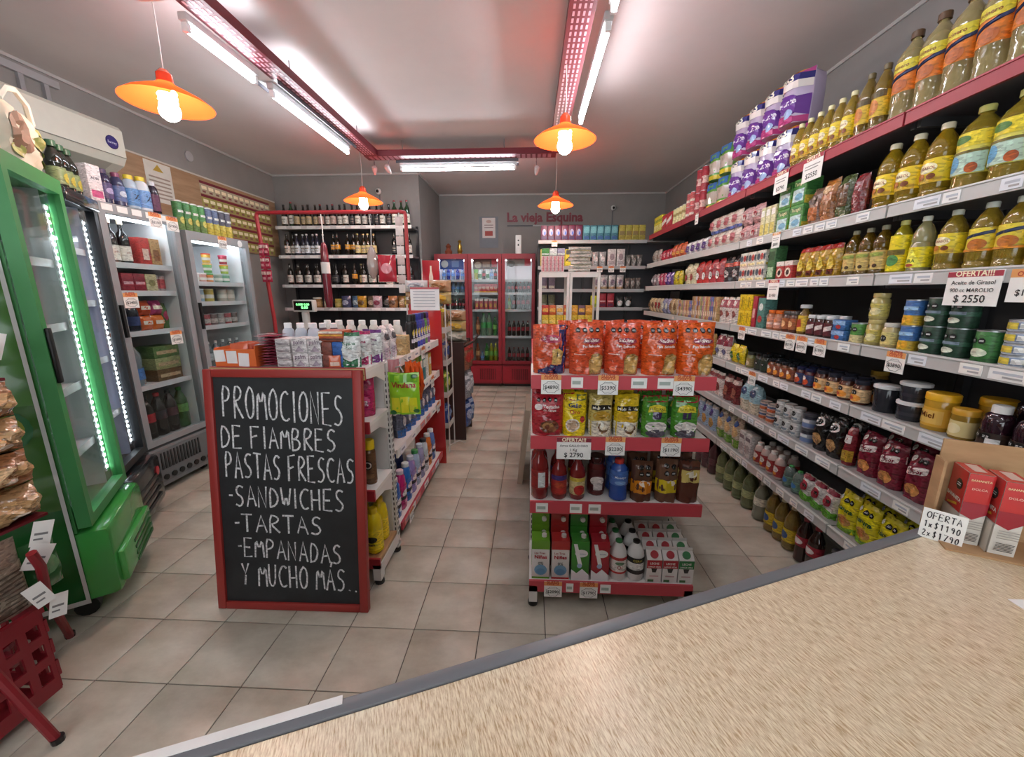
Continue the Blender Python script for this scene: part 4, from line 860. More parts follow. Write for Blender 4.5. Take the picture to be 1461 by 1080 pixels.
seg(4, 2.77, 2.88, p_jar(.11, .032, '6a6a3a', '3a3a34', [('e', 0, .4, .36, .3, 'b9a98a')], (.1, .6, '8a7a4a')), 'olive_jar', 'olive-green jar', 'jar', n=1)
yp = p_bag(.085, .14, .06, 'd8c01c', [('e', 0, .4, .3, .2, '3a6a3a'), ('t', 'Ades', 0, .36, .5, 'f0ead0')], seed=61, kind='pillow')
seg(4, 2.9, 3.1, yp, 'snack_bag', 'yellow snack bag', 'bag', n=2)
seg(4, 3.12, 3.35, p_bag(.1, .19, .08, 'd9d2cc', [('r', -.5, .55, .5, .95, '8a3040'), ('e', 0, .3, .25, .12, '5a5a7a')], seed=62), 'flour_bag', 'white and maroon bag', 'bag', n=2)
seg(4, 3.4, 4.2, p_bag(.12, .18, .08, 'b58a3a', [('e', 0, .4, .3, .16, 'd9c084')], seed=63, one=True), 'pasta_bag', 'golden pasta bag', 'bag', n=6)
seg(4, 4.3, 5.3, p_bag(.12, .18, .08, '8a8a94', [('e', 0, .4, .3, .16, 'c0b8a8')], seed=64, one=True), 'pasta_bag', 'grey pasta bag', 'bag', n=7)
# sixth shelf
coc = p_bag(.105, .2, .075, '7c1f33', [('p', [(-.5, .48), (.5, .62), (.5, .78), (-.5, .64)], 'e6dcd8'), ('t', 'Arcor', .0, .6, .6, '7c1f33', .03), ('e', .02, .22, .3, .13, 'c9884a'), ('e', -.25, .86, .1, .06, 'e9e4e0')]+seals(2, .86, .1, .05, .2), seed=71, nx=12, nz=12)
seg(5, 1.36, 1.83, coc, 'cocoa_bag', 'maroon cocoa bag', 'bag', n=4, jit=.006)
seg(5, 1.36, 1.83, coc, 'cocoa_bag', 'maroon cocoa bag behind', 'bag', n=4, front=.15)
seg(5, 1.85, 1.90, p_bag(.045, .19, .06, '8a2c34', [('r', -.5, .1, .5, .4, 'c9a23a'), ('r', -.4, .6, .4, .8, 'e0d8d4')], seed=72), 'cocoa_bag', 'thin red cocoa packet', 'packet', n=1)
wal = p_bag(.09, .2, .07, '1c1a1b', [('e', 0, .78, .34, .12, 'c9c9c8'), ('o', 0, .78, .2, .2, '141414'), ('e', 0, .3, .34, .16, 'b08a5a'), ('e', .12, .22, .16, .08, '7a5a3a')], seed=73, nx=12, nz=12)
seg(5, 1.92, 2.12, wal, 'walnut_bag', 'black walnut bag', 'bag', n=2)
seg(5, 1.92, 2.12, wal, 'walnut_bag', 'black walnut bag behind', 'bag', n=2, front=.14)
tub = p_can(.075, .037, [(0, 1, '9aa0aa'), (.1, .4, '6a7fa8'), (.7, 1, '3a3a44')], [('r', -.4, .45, .4, .65, 'd8dce0')], lid='46454c', m='gloss', lidh=.014)
seg(5, 2.13, 2.22, tub, 'ice_cream_tub', 'blue-grey spread tub', 'tub', n=1, tiers=2)
wcan = p_can(.085, .033, [(0, 1, 'c9cac8'), (.0, .12, '9a9c9c')], seals(1, .6, .24, 0)+[('r', -.4, .2, .4, .34, '7a8894')], lid='a8aaac')
seg(5, 2.23, 2.46, wcan, 'milk_tin', 'white tin with black seal', 'tin', n=3, tiers=2)
seg(5, 2.47, 2.63, p_can(.06, .035, [(0, 1, 'b5a49a'), (.2, .5, 'b05a34'), (.6, .8, '4a5a78')], lid='8a8c8e'), 'jelly_tub', 'orange and blue dessert tub', 'tub', n=2, tiers=2)
seg(5, 2.65, 2.88, p_bag(.11, .2, .08, '9ac0cc', [('r', -.5, 0, .5, .4, 'c9bfa8'), ('e', 0, .7, .3, .14, '3a4a6a')], seed=75), 'coconut_bag', 'light blue grated coconut bag', 'bag', n=2)
seg(5, 2.9, 3.15, p_bag(.1, .2, .07, '6a2a2c', [('e', 0, .4, .3, .2, '9a5a4a'), ('r', -.5, .75, .5, .9, 'c9b0a8')], seed=76, one=True), 'cocoa_bag', 'dark brown chocolate bag', 'bag', n=2)
seg(5, 3.17, 3.6, p_bag(.1, .19, .07, 'cfc3bd', [('e', 0, .4, .3, .2, '7a3a38'), ('r', -.5, .75, .5, .9, '8a4a4a')], seed=77, one=True), 'baking_bag', 'white and brown baking bag', 'bag', n=4)
seg(5, 3.7, 5.3, p_bag(.12, .17, .07, '6a7a6a', [('e', 0, .4, .3, .2, 'b0a898')], seed=78, one=True), 'soup_bag', 'green-grey soup bag', 'bag', n=10)
# lowest shelf
nat = p_bag(.105, .2, .065, 'd9cd1c', [('e', 0, .28, .36, .13, 'c2924a'), ('e', 0, .3, .24, .08, 'b06a3a'), ('p', [(-.5, 0), (.5, 0), (.5, .16), (0, .1), (-.5, .2)], '7aa42c'), ('t', 'natura', 0, .52, .8, '2a5a2c', .03)]+seals(2, .8, .12, .0, .26)+[('e', -.3, .84, .1, .05, 'e8e8e0')], seed=81, nx=12, nz=12)
seg(6, 1.42, 1.86, nat, 'mayonnaise_pouch', 'yellow mayonnaise pouch', 'pouch', n=4, jit=.006)
seg(6, 1.42, 1.86, nat, 'mayonnaise_pouch', 'yellow mayonnaise pouch behind', 'pouch', n=4, front=.13)
grp = p_bag(.085, .15, .065, 'd6d4d0', [('p', [(-.5, 0), (.5, 0), (.5, .25), (-.5, .4)], '5fa032'), ('e', 0, .6, .3, .2, 'a03040'), ('o', .1, .62, .14, .14, '141414'), ('r', -.5, .86, .5, 1, '7a1f34')], seed=82)
seg(6, 1.88, 2.12, grp, 'mayonnaise_pouch', 'white and green mayonnaise pouch', 'pouch', n=3)
seg(6, 2.14, 2.3, p_bottle(.14, .035, '9ab0a8', '4aa05a', 'squeeze', (.15, .5, '6a8a7a'), [('e', 0, .5, .3, .3, '3a70a8')]), 'vinegar_bottle', 'green-capped clear bottle', 'bottle', n=2)
ket = p_bottle(.155, .034, 'b8a49c', 'e6e4e0', 'squeeze', (.12, .62, 'a83a3a'), [('e', 0, .6, .36, .26, 'e0d8d0'), ('e', 0, .25, .24, .14, 'd98a34')], m='plastic', capr=.55, caph=.1)
seg(6, 2.32, 2.62, ket, 'sauce_bottle', 'red and white sauce bottle', 'bottle', n=4, deep=2)
seg(6, 2.64, 2.8, p_box(.07, .17, .07, 'cfcac6', [('r', -.4, .2, .4, .5, 'a89a98'), ('r', -.4, .7, .4, .85, '7a6a70')]), 'flour_packet', 'white flour packet', 'packet', n=2, tiers=1)
nod = p_bag(.11, .22, .08, 'cfc6b0', [('r', -.5, 0, .5, .3, '6f9a3a'), ('e', 0, .55, .34, .2, 'd8b884'), ('e', 0, .82, .3, .1, '3a5a9a')], seed=83)
seg(6, 2.82, 3.18, nod, 'potato_flake_bag', 'cream bag with green base', 'bag', n=3)
nod2 = p_bag(.11, .21, .08, '9fb4cc', [('e', 0, .3, .36, .2, 'b58a4a'), ('e', -.1, .72, .3, .14, '4a3a7a'), ('r', -.5, .9, .5, 1, 'd8d4cc')], seed=84)
seg(6, 3.2, 3.6, nod2, 'snack_bag', 'pale blue snack bag', 'bag', n=3)
seg(6, 3.7, 5.3, p_bag(.13, .2, .08, '9a9484', [('e', 0, .4, .3, .2, 'c9c0a8')], seed=85, one=True), 'rice_bag', 'beige grain bag', 'bag', n=10)
# bottles on the floor below
cola = p_bottle(.27, .04, '2c1712', '8a2430', 'soda', (.38, .6, '9a2434'), [('e', 0, .5, .4, .3, 'e0d6d4')], m='darkglass')
seg(7, 1.55, 1.9, p_bottle(.22, .05, '33222a', '5a5458', 'soda', (.4, .62, '7a6f74'), [], m='darkglass'), 'soda_bottle', 'dark squat bottle', 'bottle', n=3, front=.02)
seg(7, 1.92, 2.1, cola, 'soda_bottle', 'cola bottle', 'bottle', n=2, front=.02)
juice = p_bottle(.275, .043, 'b8964a', 'd8d0b0', 'soda', (.2, .5, 'cdb32a'), [('e', 0, .5, .3, .3, '3a5a8a')])
seg(7, 2.12, 2.4, juice, 'juice_bottle', 'amber juice bottle with yellow label', 'bottle', n=3, front=.02)
seg(7, 2.42, 2.55, p_bottle(.27, .045, 'bcb9a4', 'cfcdc0', 'soda', (.4, .6, 'd8d5c4'), []), 'juice_bottle', 'cloudy white bottle', 'bottle', n=1, front=.02)
grn = p_bottle(.28, .05, '98a070', '8a9a7a', 'soda', (.3, .5, '9aa070'), [])
seg(7, 2.57, 3.1, grn, 'juice_bottle', 'pale green lemon drink bottle', 'bottle', n=4, front=.02)
seg(7, 3.12, 3.5, p_bottle(.28, .05, '4a2a30', '7a6a6a', 'soda', (.3, .5, '5a343a'), [], m='darkglass'), 'juice_bottle', 'dark red drink bottle', 'bottle', n=3, front=.02)
# ================================================================== GOODS ON THE RIGHT GONDOLA END
gx = lambda px, y=1.66: .005+(px-758)*.00293
def put(proto, name, x, y, z, label, cat, group=None, rz=0, s=1): return place(proto, name, (x, y, z), rz, label, cat, group, s)
bread = lambda seed, col='d1522a': p_bag(.152, .225, .1, col, seals(4, .86, .07, -.3, .19)+[('e', .1, .66, .27, .06, '9a3b52'), ('t', 'Saldivar', .08, .645, .44, 'f4e6e0', .03), ('t', 'Pan Salvado', .06, .54, .5, 'f6efe8', .02), ('p', [(.05, .02), (.42, .02), (.44, .36), (.3, .42), (.1, .4), (.02, .3)], 'a98248'), ('p', [(.09, .05), (.39, .05), (.4, .33), (.28, .37), (.13, .35), (.07, .28)], 'c29b58'), ('e', -.28, .12, .1, .05, 'e0795a'), ('r', -.4, .4, -.1, .415, 'f0c8b8')], seed=seed, nx=14, nz=14, wob=.011)
bn = ['second', 'third', 'fourth', 'rightmost']
bread0 = p_bag(.15, .215, .1, 'c9502e', [('p', [(.1, 0), (.5, 0), (.5, 1), (.28, 1)], '23235e'), ('p', [(-.5, 0), (.5, 0), (.5, .14), (0, .2), (-.5, .04)], '20205a'), ('e', .0, .72, .3, .08, 'b0405a'), ('t', 'Saldivar', 0, .7, .46, 'f0e4e0', .03), ('p', [(.02, .2), (.32, .2), (.36, .46), (.2, .54), (.04, .5)], 'd0ac66')], seed=99, nx=14, nz=14, wob=.011)
put(bread0, 'bread_bag', .085, 1.745, GZ[0]+.001, 'orange and navy sliced bread bag, leftmost on the end shelf', 'bread bag', 'bread bags on the end shelf', .1)
for k in range(4):
    put(bread(100+k, ('cf4f2a', 'cc4a26', 'd2551f', 'd65a1c')[k]), 'bread_bag', .245+k*.158, 1.735+.006*(k % 2), GZ[0]+.001, '%s orange sliced bread bag from the aisle on the end shelf' % bn[k].replace('rightmost', 'fifth'), 'bread bag', 'bread bags on the end shelf', (.12, -.08, .1, -.05)[k])
for k in range(4):
    put(bread(110+k), 'bread_bag', .2+k*.165, 1.88, GZ[0]+.001, '%s orange bread bag in the rear row of the end shelf' % od(k), 'bread bag', 'bread bags in the rear row', .3-.2*k)
row2 = [(p_bag(.142, .185, .07, 'a3202c', seals(4, .88, .06, -.3, .18)+[('e', -.3, .72, .12, .08, 'e4d6d4'), ('t', 'Tostadas', .1, .7, .5, 'f0e0dc'), ('t', 'de Arroz', .05, .62, .4, 'f0e0dc'), ('e', .05, .24, .3, .17, '6a3a28'), ('e', .0, .26, .18, .1, 'a87a4a'), ('e', .14, .17, .14, .08, '8c5a3a')], seed=120, nx=12, nz=12), .08, 'red rice cracker bag'),
 (p_bag(.105, .195, .06, 'e2c81a', [('r', -.48, .84, -.02, .99, 'a02424'), ('r', .05, .84, .45, .97, '5a6a2a'), ('t', 'Gallo', 0, .68, .55, '1f2d5c', .03), ('t', 'Oro', 0, .53, .42, 'b5482a', .03), ('e', -.08, .26, .3, .16, 'e6dfd0'), ('e', -.08, .26, .26, .13, 'c2a488'), ('e', .32, .4, .1, .08, 'b03a2c')], kind='block', seed=121, nx=12, nz=12), .2, 'yellow Gallo Oro rice packet'),
 (p_bag(.105, .19, .06, 'b9a45a', [('r', -.42, .64, .46, .76, '242018'), ('t', 'Molinos Ala', 0, .665, .75, 'e6e2d6'), ('e', 0, .5, .36, .12, 'b8902c'), ('r', -.5, 0, .5, .38, 'd6cfbc'), ('e', .1, .22, .24, .12, '6a5138'), ('e', .1, .24, .17, .08, 'cfc2a8')], kind='block', seed=122, nx=12, nz=12), .315, 'dull gold rice packet'),
 (p_bag(.108, .19, .06, 'd4b41e', [('r', -.42, .62, .46, .74, '1e1b16'), ('t', 'Molinos Ala', 0, .645, .78, 'f0ece2'), ('e', 0, .48, .4, .14, 'c9a022'), ('r', -.5, 0, .5, .36, 'ded7c4'), ('e', .12, .2, .24, .12, '604830'), ('e', .12, .22, .17, .08, 'c9bba0')], kind='block', seed=123, nx=12, nz=12), .43, 'bright yellow rice packet'),
 (p_bag(.115, .185, .062, '4a8a2e', [('r', -.5, .87, .5, 1, 'a32430'), ('p', [(-.35, .62), (.35, .62), (.3, .76), (0, .82), (-.3, .76)], 'd8c832'), ('t', '12 HORAS', 0, .68, .5, '3a4a1a'), ('r', -.16, .46, .16, .63, '3a2c4e'), ('e', 0, .26, .42, .14, 'd8d4cc'), ('e', 0, .1, .4, .1, '54525c')], kind='block', seed=124, nx=12, nz=12), .555, 'green bean packet'),
 (p_bag(.115, .185, .062, '4a8a2e', [('r', -.5, .87, .5, 1, 'a32430'), ('p', [(-.35, .62), (.35, .62), (.3, .76), (0, .82), (-.3, .76)], 'd8c832'), ('t', '12 HORAS', 0, .68, .5, '3a4a1a'), ('r', -.16, .46, .16, .63, '3a2c4e'), ('e', 0, .26, .42, .14, 'd8d4cc'), ('e', 0, .1, .4, .1, '54525c')], kind='block', seed=125, nx=12, nz=12), .685, 'green bean packet')]
for k, (p_, x, nm) in enumerate(row2):
    for r_ in (0, 1):
        put(p_, 'rice_packet', x, 1.70+r_*.095, GZ[1]+.001, '%s%s, %s from the aisle on the second end shelf' % ('rear ' if r_ else 'front ', nm.replace('Gallo Oro ', ''), od(k)), 'packet', 'packets on the second end shelf', .03*(-1)**k)
sauce = lambda lab, decs, h_=.22, r_=.036, cap='6a1a1e', m='darkglass': p_bottle(h_, r_, '7a1c1c', cap, 'sauce', lab, decs, m=m, capr=.5, caph=.06)
row3 = [(sauce((.2, .55, '8a2020'), [('r', -.1, .1, .3, .9, 'cfd2d2')], .265, .04), .055, 'tall plain tomato sauce bottle'),
 (sauce((.12, .55, 'a8302a'), [('r', -.6, .75, .6, 1, '3a2a6a'), ('e', 0, .5, .3, .16, 'b0482c')]), .145, 'tomato sauce bottle with purple band'),
 (sauce((.12, .5, 'cfc08a'), [('e', .1, .3, .36, .3, 'b02c24'), ('r', -.6, .8, .6, 1, 'c0a93a')]), .23, 'tomato puree bottle with cream label'),
 (p_jar(.19, .042, '5a1a1a', '3a1416', [('e', 0, .5, .4, .2, 'd8cfc8'), ('r', -.2, .1, .3, .4, 'c9c4c0')], (.1, .7, '4a1618')), .325, 'dark sauce jar'),
 (p_bottle(.2, .042, '2a4f9a', 'b5342c', 'squeeze', (.4, .75, '3f68ae'), [('t', 'Menoyo', 0, .5, .6, 'e6ecf4'), ('e', 0, .2, .3, .14, '7aa0d0')], m='gloss', capr=.5, caph=.08), .42, 'blue vinegar bottle'),
 (p_bag(.1, .19, .07, '5a3a2a', seals(2, .88, .12, -.12, .3)+seals(2, .72, .12, -.12, .3)+[('r', -.5, .22, .5, .55, 'd9881e'), ('e', .05, .48, .24, .08, 'e8e0cc'), ('t', 'Pudding', -.1, .32, .6, '5a2a14')], 'gloss', 'block', seed=130, nx=12, nz=12), .525, 'orange band dessert mix packet'),
 (p_bag(.1, .2, .07, '6a4a38', seals(2, .88, .12, -.12, .3)+seals(2, .72, .12, -.12, .3)+[('r', -.5, .24, .5, .55, 'd8c01e'), ('e', .05, .48, .24, .08, 'e8e0cc'), ('t', 'Pudding', -.1, .32, .6, '2a2414')], 'gloss', 'block', seed=131, nx=12, nz=12), .637, 'yellow band dessert mix packet'),
 (p_bag(.1, .2, .07, '5c3428', [('r', -.5, .5, .5, .8, 'cdb86a'), ('e', .0, .7, .26, .08, 'e8e0cc'), ('r', -.5, .85, .5, 1, '3a2a24')], 'gloss', 'block', seed=132, nx=12, nz=12), .735, 'brown dessert mix packet with cream band')]
for k, (p_, x, nm) in enumerate(row3):
    put(p_, 'sauce_bottle' if k < 5 else 'dessert_packet', x-.005, 1.705+(.0 if k != 3 else .05), GZ[2]+.001, nm+' on the third end shelf', 'bottle' if k < 5 else 'packet')
    if k not in (3,): put(p_, 'sauce_bottle' if k < 5 else 'dessert_packet', x-.005, 1.80, GZ[2]+.001, nm+' in the rear of the third end shelf', 'bottle' if k < 5 else 'packet')
# milk on the deck
def carton(w, h, d, base, band, decs, cap):
    return p_box(w, h, d, base, decs, sides=[('r', -.5, .72, .5, 1, band)], bands=[(.72, 1, band)], cap=cap)
def milkc(base, top, kind):
    if kind == 'ninas': dd = [('r', -.5, 0, .5, .05, top), ('t', 'Las Tres', -.05, .66, .6, 'a02430'), ('t', 'Niñas', 0, .54, .7, 'b02838', .03), ('e', 0, .24, .36, .14, '6f9ec0'), ('e', 0, .2, .26, .08, '5a8ab0'), ('t', '0%', 0, .38, .3, '3a3a3a')]
    else: dd = [('e', .05, .7, .36, .1, 'e6e8e6'), ('t', 'La Serenisima', .05, .68, .5, '2a4a8a'), ('p', [(-.4, .95), (-.2, .95), (.1, .4), (-.1, .35)], 'f0f0ee'), ('p', [(-.5, 0), (.5, 0), (.5, .14), (.1, .3), (-.2, .18), (-.5, .28)], 'eef0f2'), ('e', -.05, .38, .14, .06, 'a8bcd8')]
    return p_box(.085, .205, .075, base, dd, 'gloss', bands=[(.78, 1, top)] if kind == 'ninas' else (), cap='e6e2de', top=top)
cs = [(milkc('e4e2de', '6aa02c', 'ninas'), .06, 'green-topped white milk carton'), (milkc('e4e0dc', 'b53230', 'ninas'), .155, 'red-topped white milk carton'), (milkc('3f8a34', '3f8a34', 'ser'), .25, 'green milk carton'), (milkc('ab2632', 'ab2632', 'ser'), .345, 'red milk carton')]
lz = GZ[3]+.001
for k, (p_, x, nm) in enumerate(cs):
    for r_ in range(1):
        put(p_, 'milk_carton', x, 1.705+r_*.083, lz, '%s %s on the lowest end shelf' % (('front', 'second-row', 'third-row')[r_], nm), 'milk carton', 'milk cartons on the lowest end shelf')
    for q in range(4):
        o = put(p_, 'milk_carton', x, 1.968, lz+.038+q*.0768, '%s lying %s in the stack behind the front carton' % (od(q), nm), 'milk carton', 'lying milk cartons on the lowest end shelf'); o.rotation_euler = (H90, 0, 0)
mb_ = p_bottle(.205, .04, 'e6e6e4', '2f7a44', 'milk', (.2, .62, 'e9e4de'), [('r', -.7, .82, .7, 1, 'c0403c'), ('r', -.7, 0, .7, .12, 'c0403c'), ('t', 'Oi', 0, .3, .3, 'a03030'), ('e', 0, .65, .26, .1, '6a8a6a')], m='plastic', capr=.42)
mb2 = p_bottle(.205, .04, 'e6e6e4', '161616', 'milk', (.2, .62, 'e9e9e6'), [('r', -.7, .68, .7, 1, '1c1c1c'), ('r', -.7, 0, .7, .24, '2a2a2a'), ('t', 'CERO', 0, .78, .5, 'd8c85a')], m='plastic', capr=.42)
for k, (p_, nm) in enumerate(((mb_, 'green-capped white milk bottle'), (mb2, 'black-capped white milk bottle'))):
    for r_ in range(3): put(p_, 'milk_bottle', .437+k*.083, 1.705+r_*.085, lz, '%s %s on the lowest end shelf' % (('front', 'second-row', 'third-row')[r_], nm), 'milk bottle', 'milk bottles on the lowest end shelf')
def gable(c):
    b = MB(); w_, h_, d_ = .07, .155, .07; x, y = w_/2, d_/2
    b.box(-x, -y, 0, x, y, h_*.8, 'e4e2de', 'gloss'); b.mesh([(-x, -y, h_*.8), (x, -y, h_*.8), (x, y, h_*.8), (-x, y, h_*.8), (-x, 0, h_), (x, 0, h_)], [(0, 1, 5, 4), (3, 4, 5, 2), (0, 4, 3), (1, 2, 5)], 'e4e2de', 'gloss')
    b.box(-x, -.003, h_, x, .003, h_+.014, 'e0dedb', 'gloss'); p = MB()
    decal(p, flat(w_, h_, -y), [('r', -.5, .5, .5, .78, c), ('p', [(-.2, .5), (.2, .5), (.12, .36), (-.12, .36)], '3a3634'), ('t', 'LECHE', 0, .64, .6, 'f4eeea', .02), ('t', 'LARGA VIDA', 0, .54, .85, 'f4eeea', .02), ('r', -.4, .04, .0, .12, '4a7a50'), ('r', -.3, .22, .3, .26, 'c0a0a0')], h_/w_, 'gloss')
    cp = MB().lathe([(.018, 0), (.018, .012)], 12, c, 'plastic').xf(Matrix.Translation((0, -y*.5, h_*.9-.002)) @ Matrix.Rotation(math.atan2(h_*.2, y)*0+.72, 4, 'X'))
    return finish([('body', b), ('front_print', p), ('cap', cp)], 'carton')
for k, (c, nm) in enumerate((('b02a34', 'red small milk carton nearer the bottles'), ('b02a34', 'middle red small milk carton'), ('2f7a44', 'green small milk carton at the right'))):
    p_ = gable(c)
    for r_ in range(4): put(p_, 'small_carton', .60+k*.075, 1.70+r_*.074, lz, '%s %s' % (('front-row', 'second-row', 'third-row', 'fourth-row')[r_], nm), 'milk carton', 'small milk cartons on the lowest end shelf')
# price signs
def sign(name, loc, rz, w, h, head, headtxt, lines, label, hc='c0453a', tilt=0):
    t = thing(name, label, 'price sign', loc, rz)
    if tilt: t.rotation_euler = (tilt, 0, rz)
    part('card', MB().box(-w/2, 0, -h, w/2, .0015, 0, 'f1f0ec', 'paper'), t)
    pr = MB(); sf = lambda u, v, o: (u*w, -o, (v-1)*h); dd = []
    if head: dd += [('r', -.5, 1-head, .5, 1, hc)]
    if headtxt:
        for i, tx in enumerate(headtxt): dd += [('t', tx, 0, 1-head+(head*(.55 if i == 0 and len(headtxt) > 1 else .14)), .7, 'f5e9c8' if hc != 'e6a060' else 'b8442c', .03)]
    if head and len(headtxt) > 1:      # starburst outline
        for k in range(16):
            a0, a1 = 2*PI*k/16, 2*PI*(k+1)/16; ra, rb = (1, .86) if k % 2 else (.86, 1); c0 = (1-head)*.5
            P0 = (.44*ra*math.cos(a0), c0+.44*(1-head)*ra*math.sin(a0)); P1 = (.44*rb*math.cos(a1), c0+.44*(1-head)*rb*math.sin(a1)); q = .93
            dd.append(('p', [P0, P1, (P1[0]*q, c0+(P1[1]-c0)*q), (P0[0]*q, c0+(P0[1]-c0)*q)], '6a6a6a'))
    dd += lines
    decal(pr, sf, dd, h/w, 'paper', .0006, .0001, 1)
    part('print', pr, t, None, 'decal'); return t
def offer(loc, rz, price, label, s=1, tilt=0):
    return sign('price_sign', loc, rz, .085*s, .085*s, .27, ('SUPER', 'OFERTA'), [('t', price, 0, .27, .66, '2a2a2a', .01), ('r', -.25, .56, .25, .575, '9a9a9a')], label, 'e6a060', tilt)
yl = 1.634
for px, z, pr_, wh in ((.09, GZ[0], '$4890', 'under the navy bread bag'), (.33, GZ[0], '$5390', 'under the middle orange bread bags'), (.645, GZ[0], '$4390', 'under the rightmost orange bread bags'), (.375, GZ[1], '$2200', 'under the gold rice packets'), (.615, GZ[1], '$1190', 'under the green bean packets'), (.12, GZ[3], '$2090', 'below the white milk cartons'), (.29, GZ[3], '$1790', 'below the green milk carton')):
    offer((px, yl, z+.012), 0, pr_, 'small super offer card reading %s %s' % (pr_, wh))
sign('price_sign', (.195, yl-.001, GZ[1]+.006), 0, .15, .1, .2, ('OFERTA!!!',), [('t', 'Arroz GALLO ORO', 0, .58, .82, '3a3a3a'), ('t', '1 Kg', 0, .38, .2, '3a3a3a'), ('t', '$ 2790', 0, .1, .56, '222222')], 'large offer card reading $ 2790 under the yellow rice packet', '8a2838')
for x, z, w_ in ((.2, GZ[0], .05), (.46, GZ[0], .065), (.57, GZ[0], .065), (.06, GZ[2], .055), (.215, GZ[2], .055), (.3, GZ[2], .055), (.2, GZ[3], .035), (.37, GZ[3], .05)):
    part('price_strip', MB().box(x-w_/2-.3925, -.0025, z-.045, x+w_/2-.3925, -.0005, z, 'f2f2ee', 'paper').box(x-w_*.4-.3925, -.003, z-.03, x+w_*.3-.3925, -.0025, z-.015, 'a8b4ac', 'paper'), gR)
# price signs on the right-hand wall shelves
wx = SX-.006
def wsign(y, si, w, h, price, top, label, hc='a83242', dz=.0):
    sign('price_sign', (wx, y, SZ[si]+.02+dz), -H90, w, h, .16, (top,), [('r', -.38, .62, .38, .66, '8a8a8a'), ('r', -.38, .5, .3, .54, '8a8a8a'), ('t', price, 0, .14, .6, '2a2a2a')], label, hc)
sign('price_sign', (wx, 1.44, SZ[2]+.012), -H90, .17, .115, .16, ('OFERTA!!!',), [('t', 'Aceite de Girasol', 0, .62, .8, '3a3a3a'), ('t', '900 cc MAROLIO', 0, .4, .8, '3a3a3a'), ('t', '$ 2550', 0, .1, .58, '222222')], 'large white card reading $ 2550 hanging from the third wall shelf', 'a83242')
sign('price_sign', (wx, 1.28, SZ[2]+.012), -H90, .11, .1, .25, ('OFERTA',), [('t', '$1390', 0, .2, .6, '2a2a2a')], 'white card hanging beside the $ 2550 card at the photo edge', 'e6a060')
wsign(2.36, 0, .15, .12, '$2550', 'OFERTA', 'white offer card on the red shelf nearer the counter'); wsign(2.63, 0, .13, .12, '$2790', 'OFERTA', 'white offer card on the red shelf beside the purple packs')
wsign(3.86, 0, .07, .1, '$990', 'OFERTA', 'narrow white card on the red shelf by the green packs')
wsign(2.56, 2, .11, .12, '$1450', 'OFERTA', 'white offer card reading $1450 on the third wall shelf')
wsign(2.6, 1, .08, .09, '$890', 'OFERTA', 'small orange-topped card below the green tea boxes', 'd98a50')
for y, si, p_, wh in ((2.33, 3, '$2190', 'under the tall mustard jar'), (2.23, 3, '$2390', 'under the middle chocolate jars'), (2.09, 3, '$1990', 'under the chocolate jar nearest the counter'), (1.66, 3, '$3890', 'under the dark green vegetable tins'), (2.86, 3, '$990', 'under the yellow boxes'), (2.66, 4, '$1290', 'under the black-label sauce jars')):
    offer((wx, y, SZ[si]+.014), -H90, p_, 'small super offer card reading %s %s' % (p_, wh))
# ================================================================== LEFT GONDOLA
lx = lambda px: -1.514+(px-297)*.00316
TZ = GL[0]+.001
t = thing('sachet_tray', 'orange cardboard tray of sachets at the chalkboard left corner', 'tray', (-1.395, 1.862, TZ))
part('tray_box', MB().box(-.1, -.09, 0, .1, .08, .006, 'd8682c', 'paper').box(-.1, -.09, .006, .1, -.086, .085, 'd8682c', 'paper').box(-.1, .076, .006, .1, .08, .1, 'd8682c', 'paper').box(-.1, -.086, .006, -.096, .076, .09, 'd8682c', 'paper').box(.096, -.086, .006, .1, .076, .1, 'd8682c', 'paper'), t)
for k in range(3): part('price_note', MB().box(-.095+k*.055, -.0925, .03-.012*k, -.045+k*.055, -.0905, .085-.008*k, 'e9e8e6', 'paper').xf(Matrix.Rotation(.06*(k-1), 4, 'Y')), t)
rs = random.Random(5)
flatbag = p_bag(.085, .1, .02, 'd26a4a', [('r', -.4, .2, .4, .5, 'e0c9b8')], 'gloss', 'pillow', one=True, nx=4, nz=4, wob=.002)
flatpk = p_bag(.1, .13, .012, 'b5566a', [('r', -.4, .2, .4, .4, 'e0c0c4'), ('r', -.4, .55, .4, .8, '9a3850')], 'gloss', 'pillow', one=True, nx=4, nz=4, wob=.002)
for k in range(6): place(flatbag, 'sachet', (-1.395+rs.uniform(-.006, .006), 1.805+k*.022, TZ+.008), rs.uniform(-.2, .2)*.3, '%s orange sachet from the front in the orange tray' % od(k), 'sachet', 'sachets in the orange tray')
for k in range(11):
    o = place(flatpk, 'sachet', (-1.255+rs.uniform(-.006, .006), 1.86, TZ+.009+k*.0135), 0, '%s pink sachet from the bottom of the stack' % od(k), 'sachet', 'stack of pink sachets'); o.rotation_euler = (-H90, 0, rs.uniform(-.12, .12)); o.location.y = 1.79
gt = p_box(.07, .033, .1, 'c2bcbc', [('r', -.4, .2, .4, .4, '8a8084')], one=True)
for k in range(4): place(gt, 'tissue_packet', (-1.163, 1.83, TZ+k*.0335), 0, '%s grey tissue packet from the bottom of the low stack' % od(k), 'packet', 'grey tissue packets')
pl_ = p_box(.073, .068, .1, 'cfcaca', [('t', 'palm', .0, .6, .7, '7a6a78', .02), ('p', [(-.3, .1), (.3, .1), (0, .5)], 'a89aa6')], sides=[('r', -.3, .2, .3, .5, 'a8a2a6')])
for k in range(2):
    for q in range(2): place(pl_, 'tissue_box', (-1.083+k*.0755, 1.83, TZ+q*.0685), 0, '%s %s white tissue box on the chalkboard gondola top' % (('lower', 'upper')[q], ('left', 'right')[k]), 'box', 'white tissue boxes')
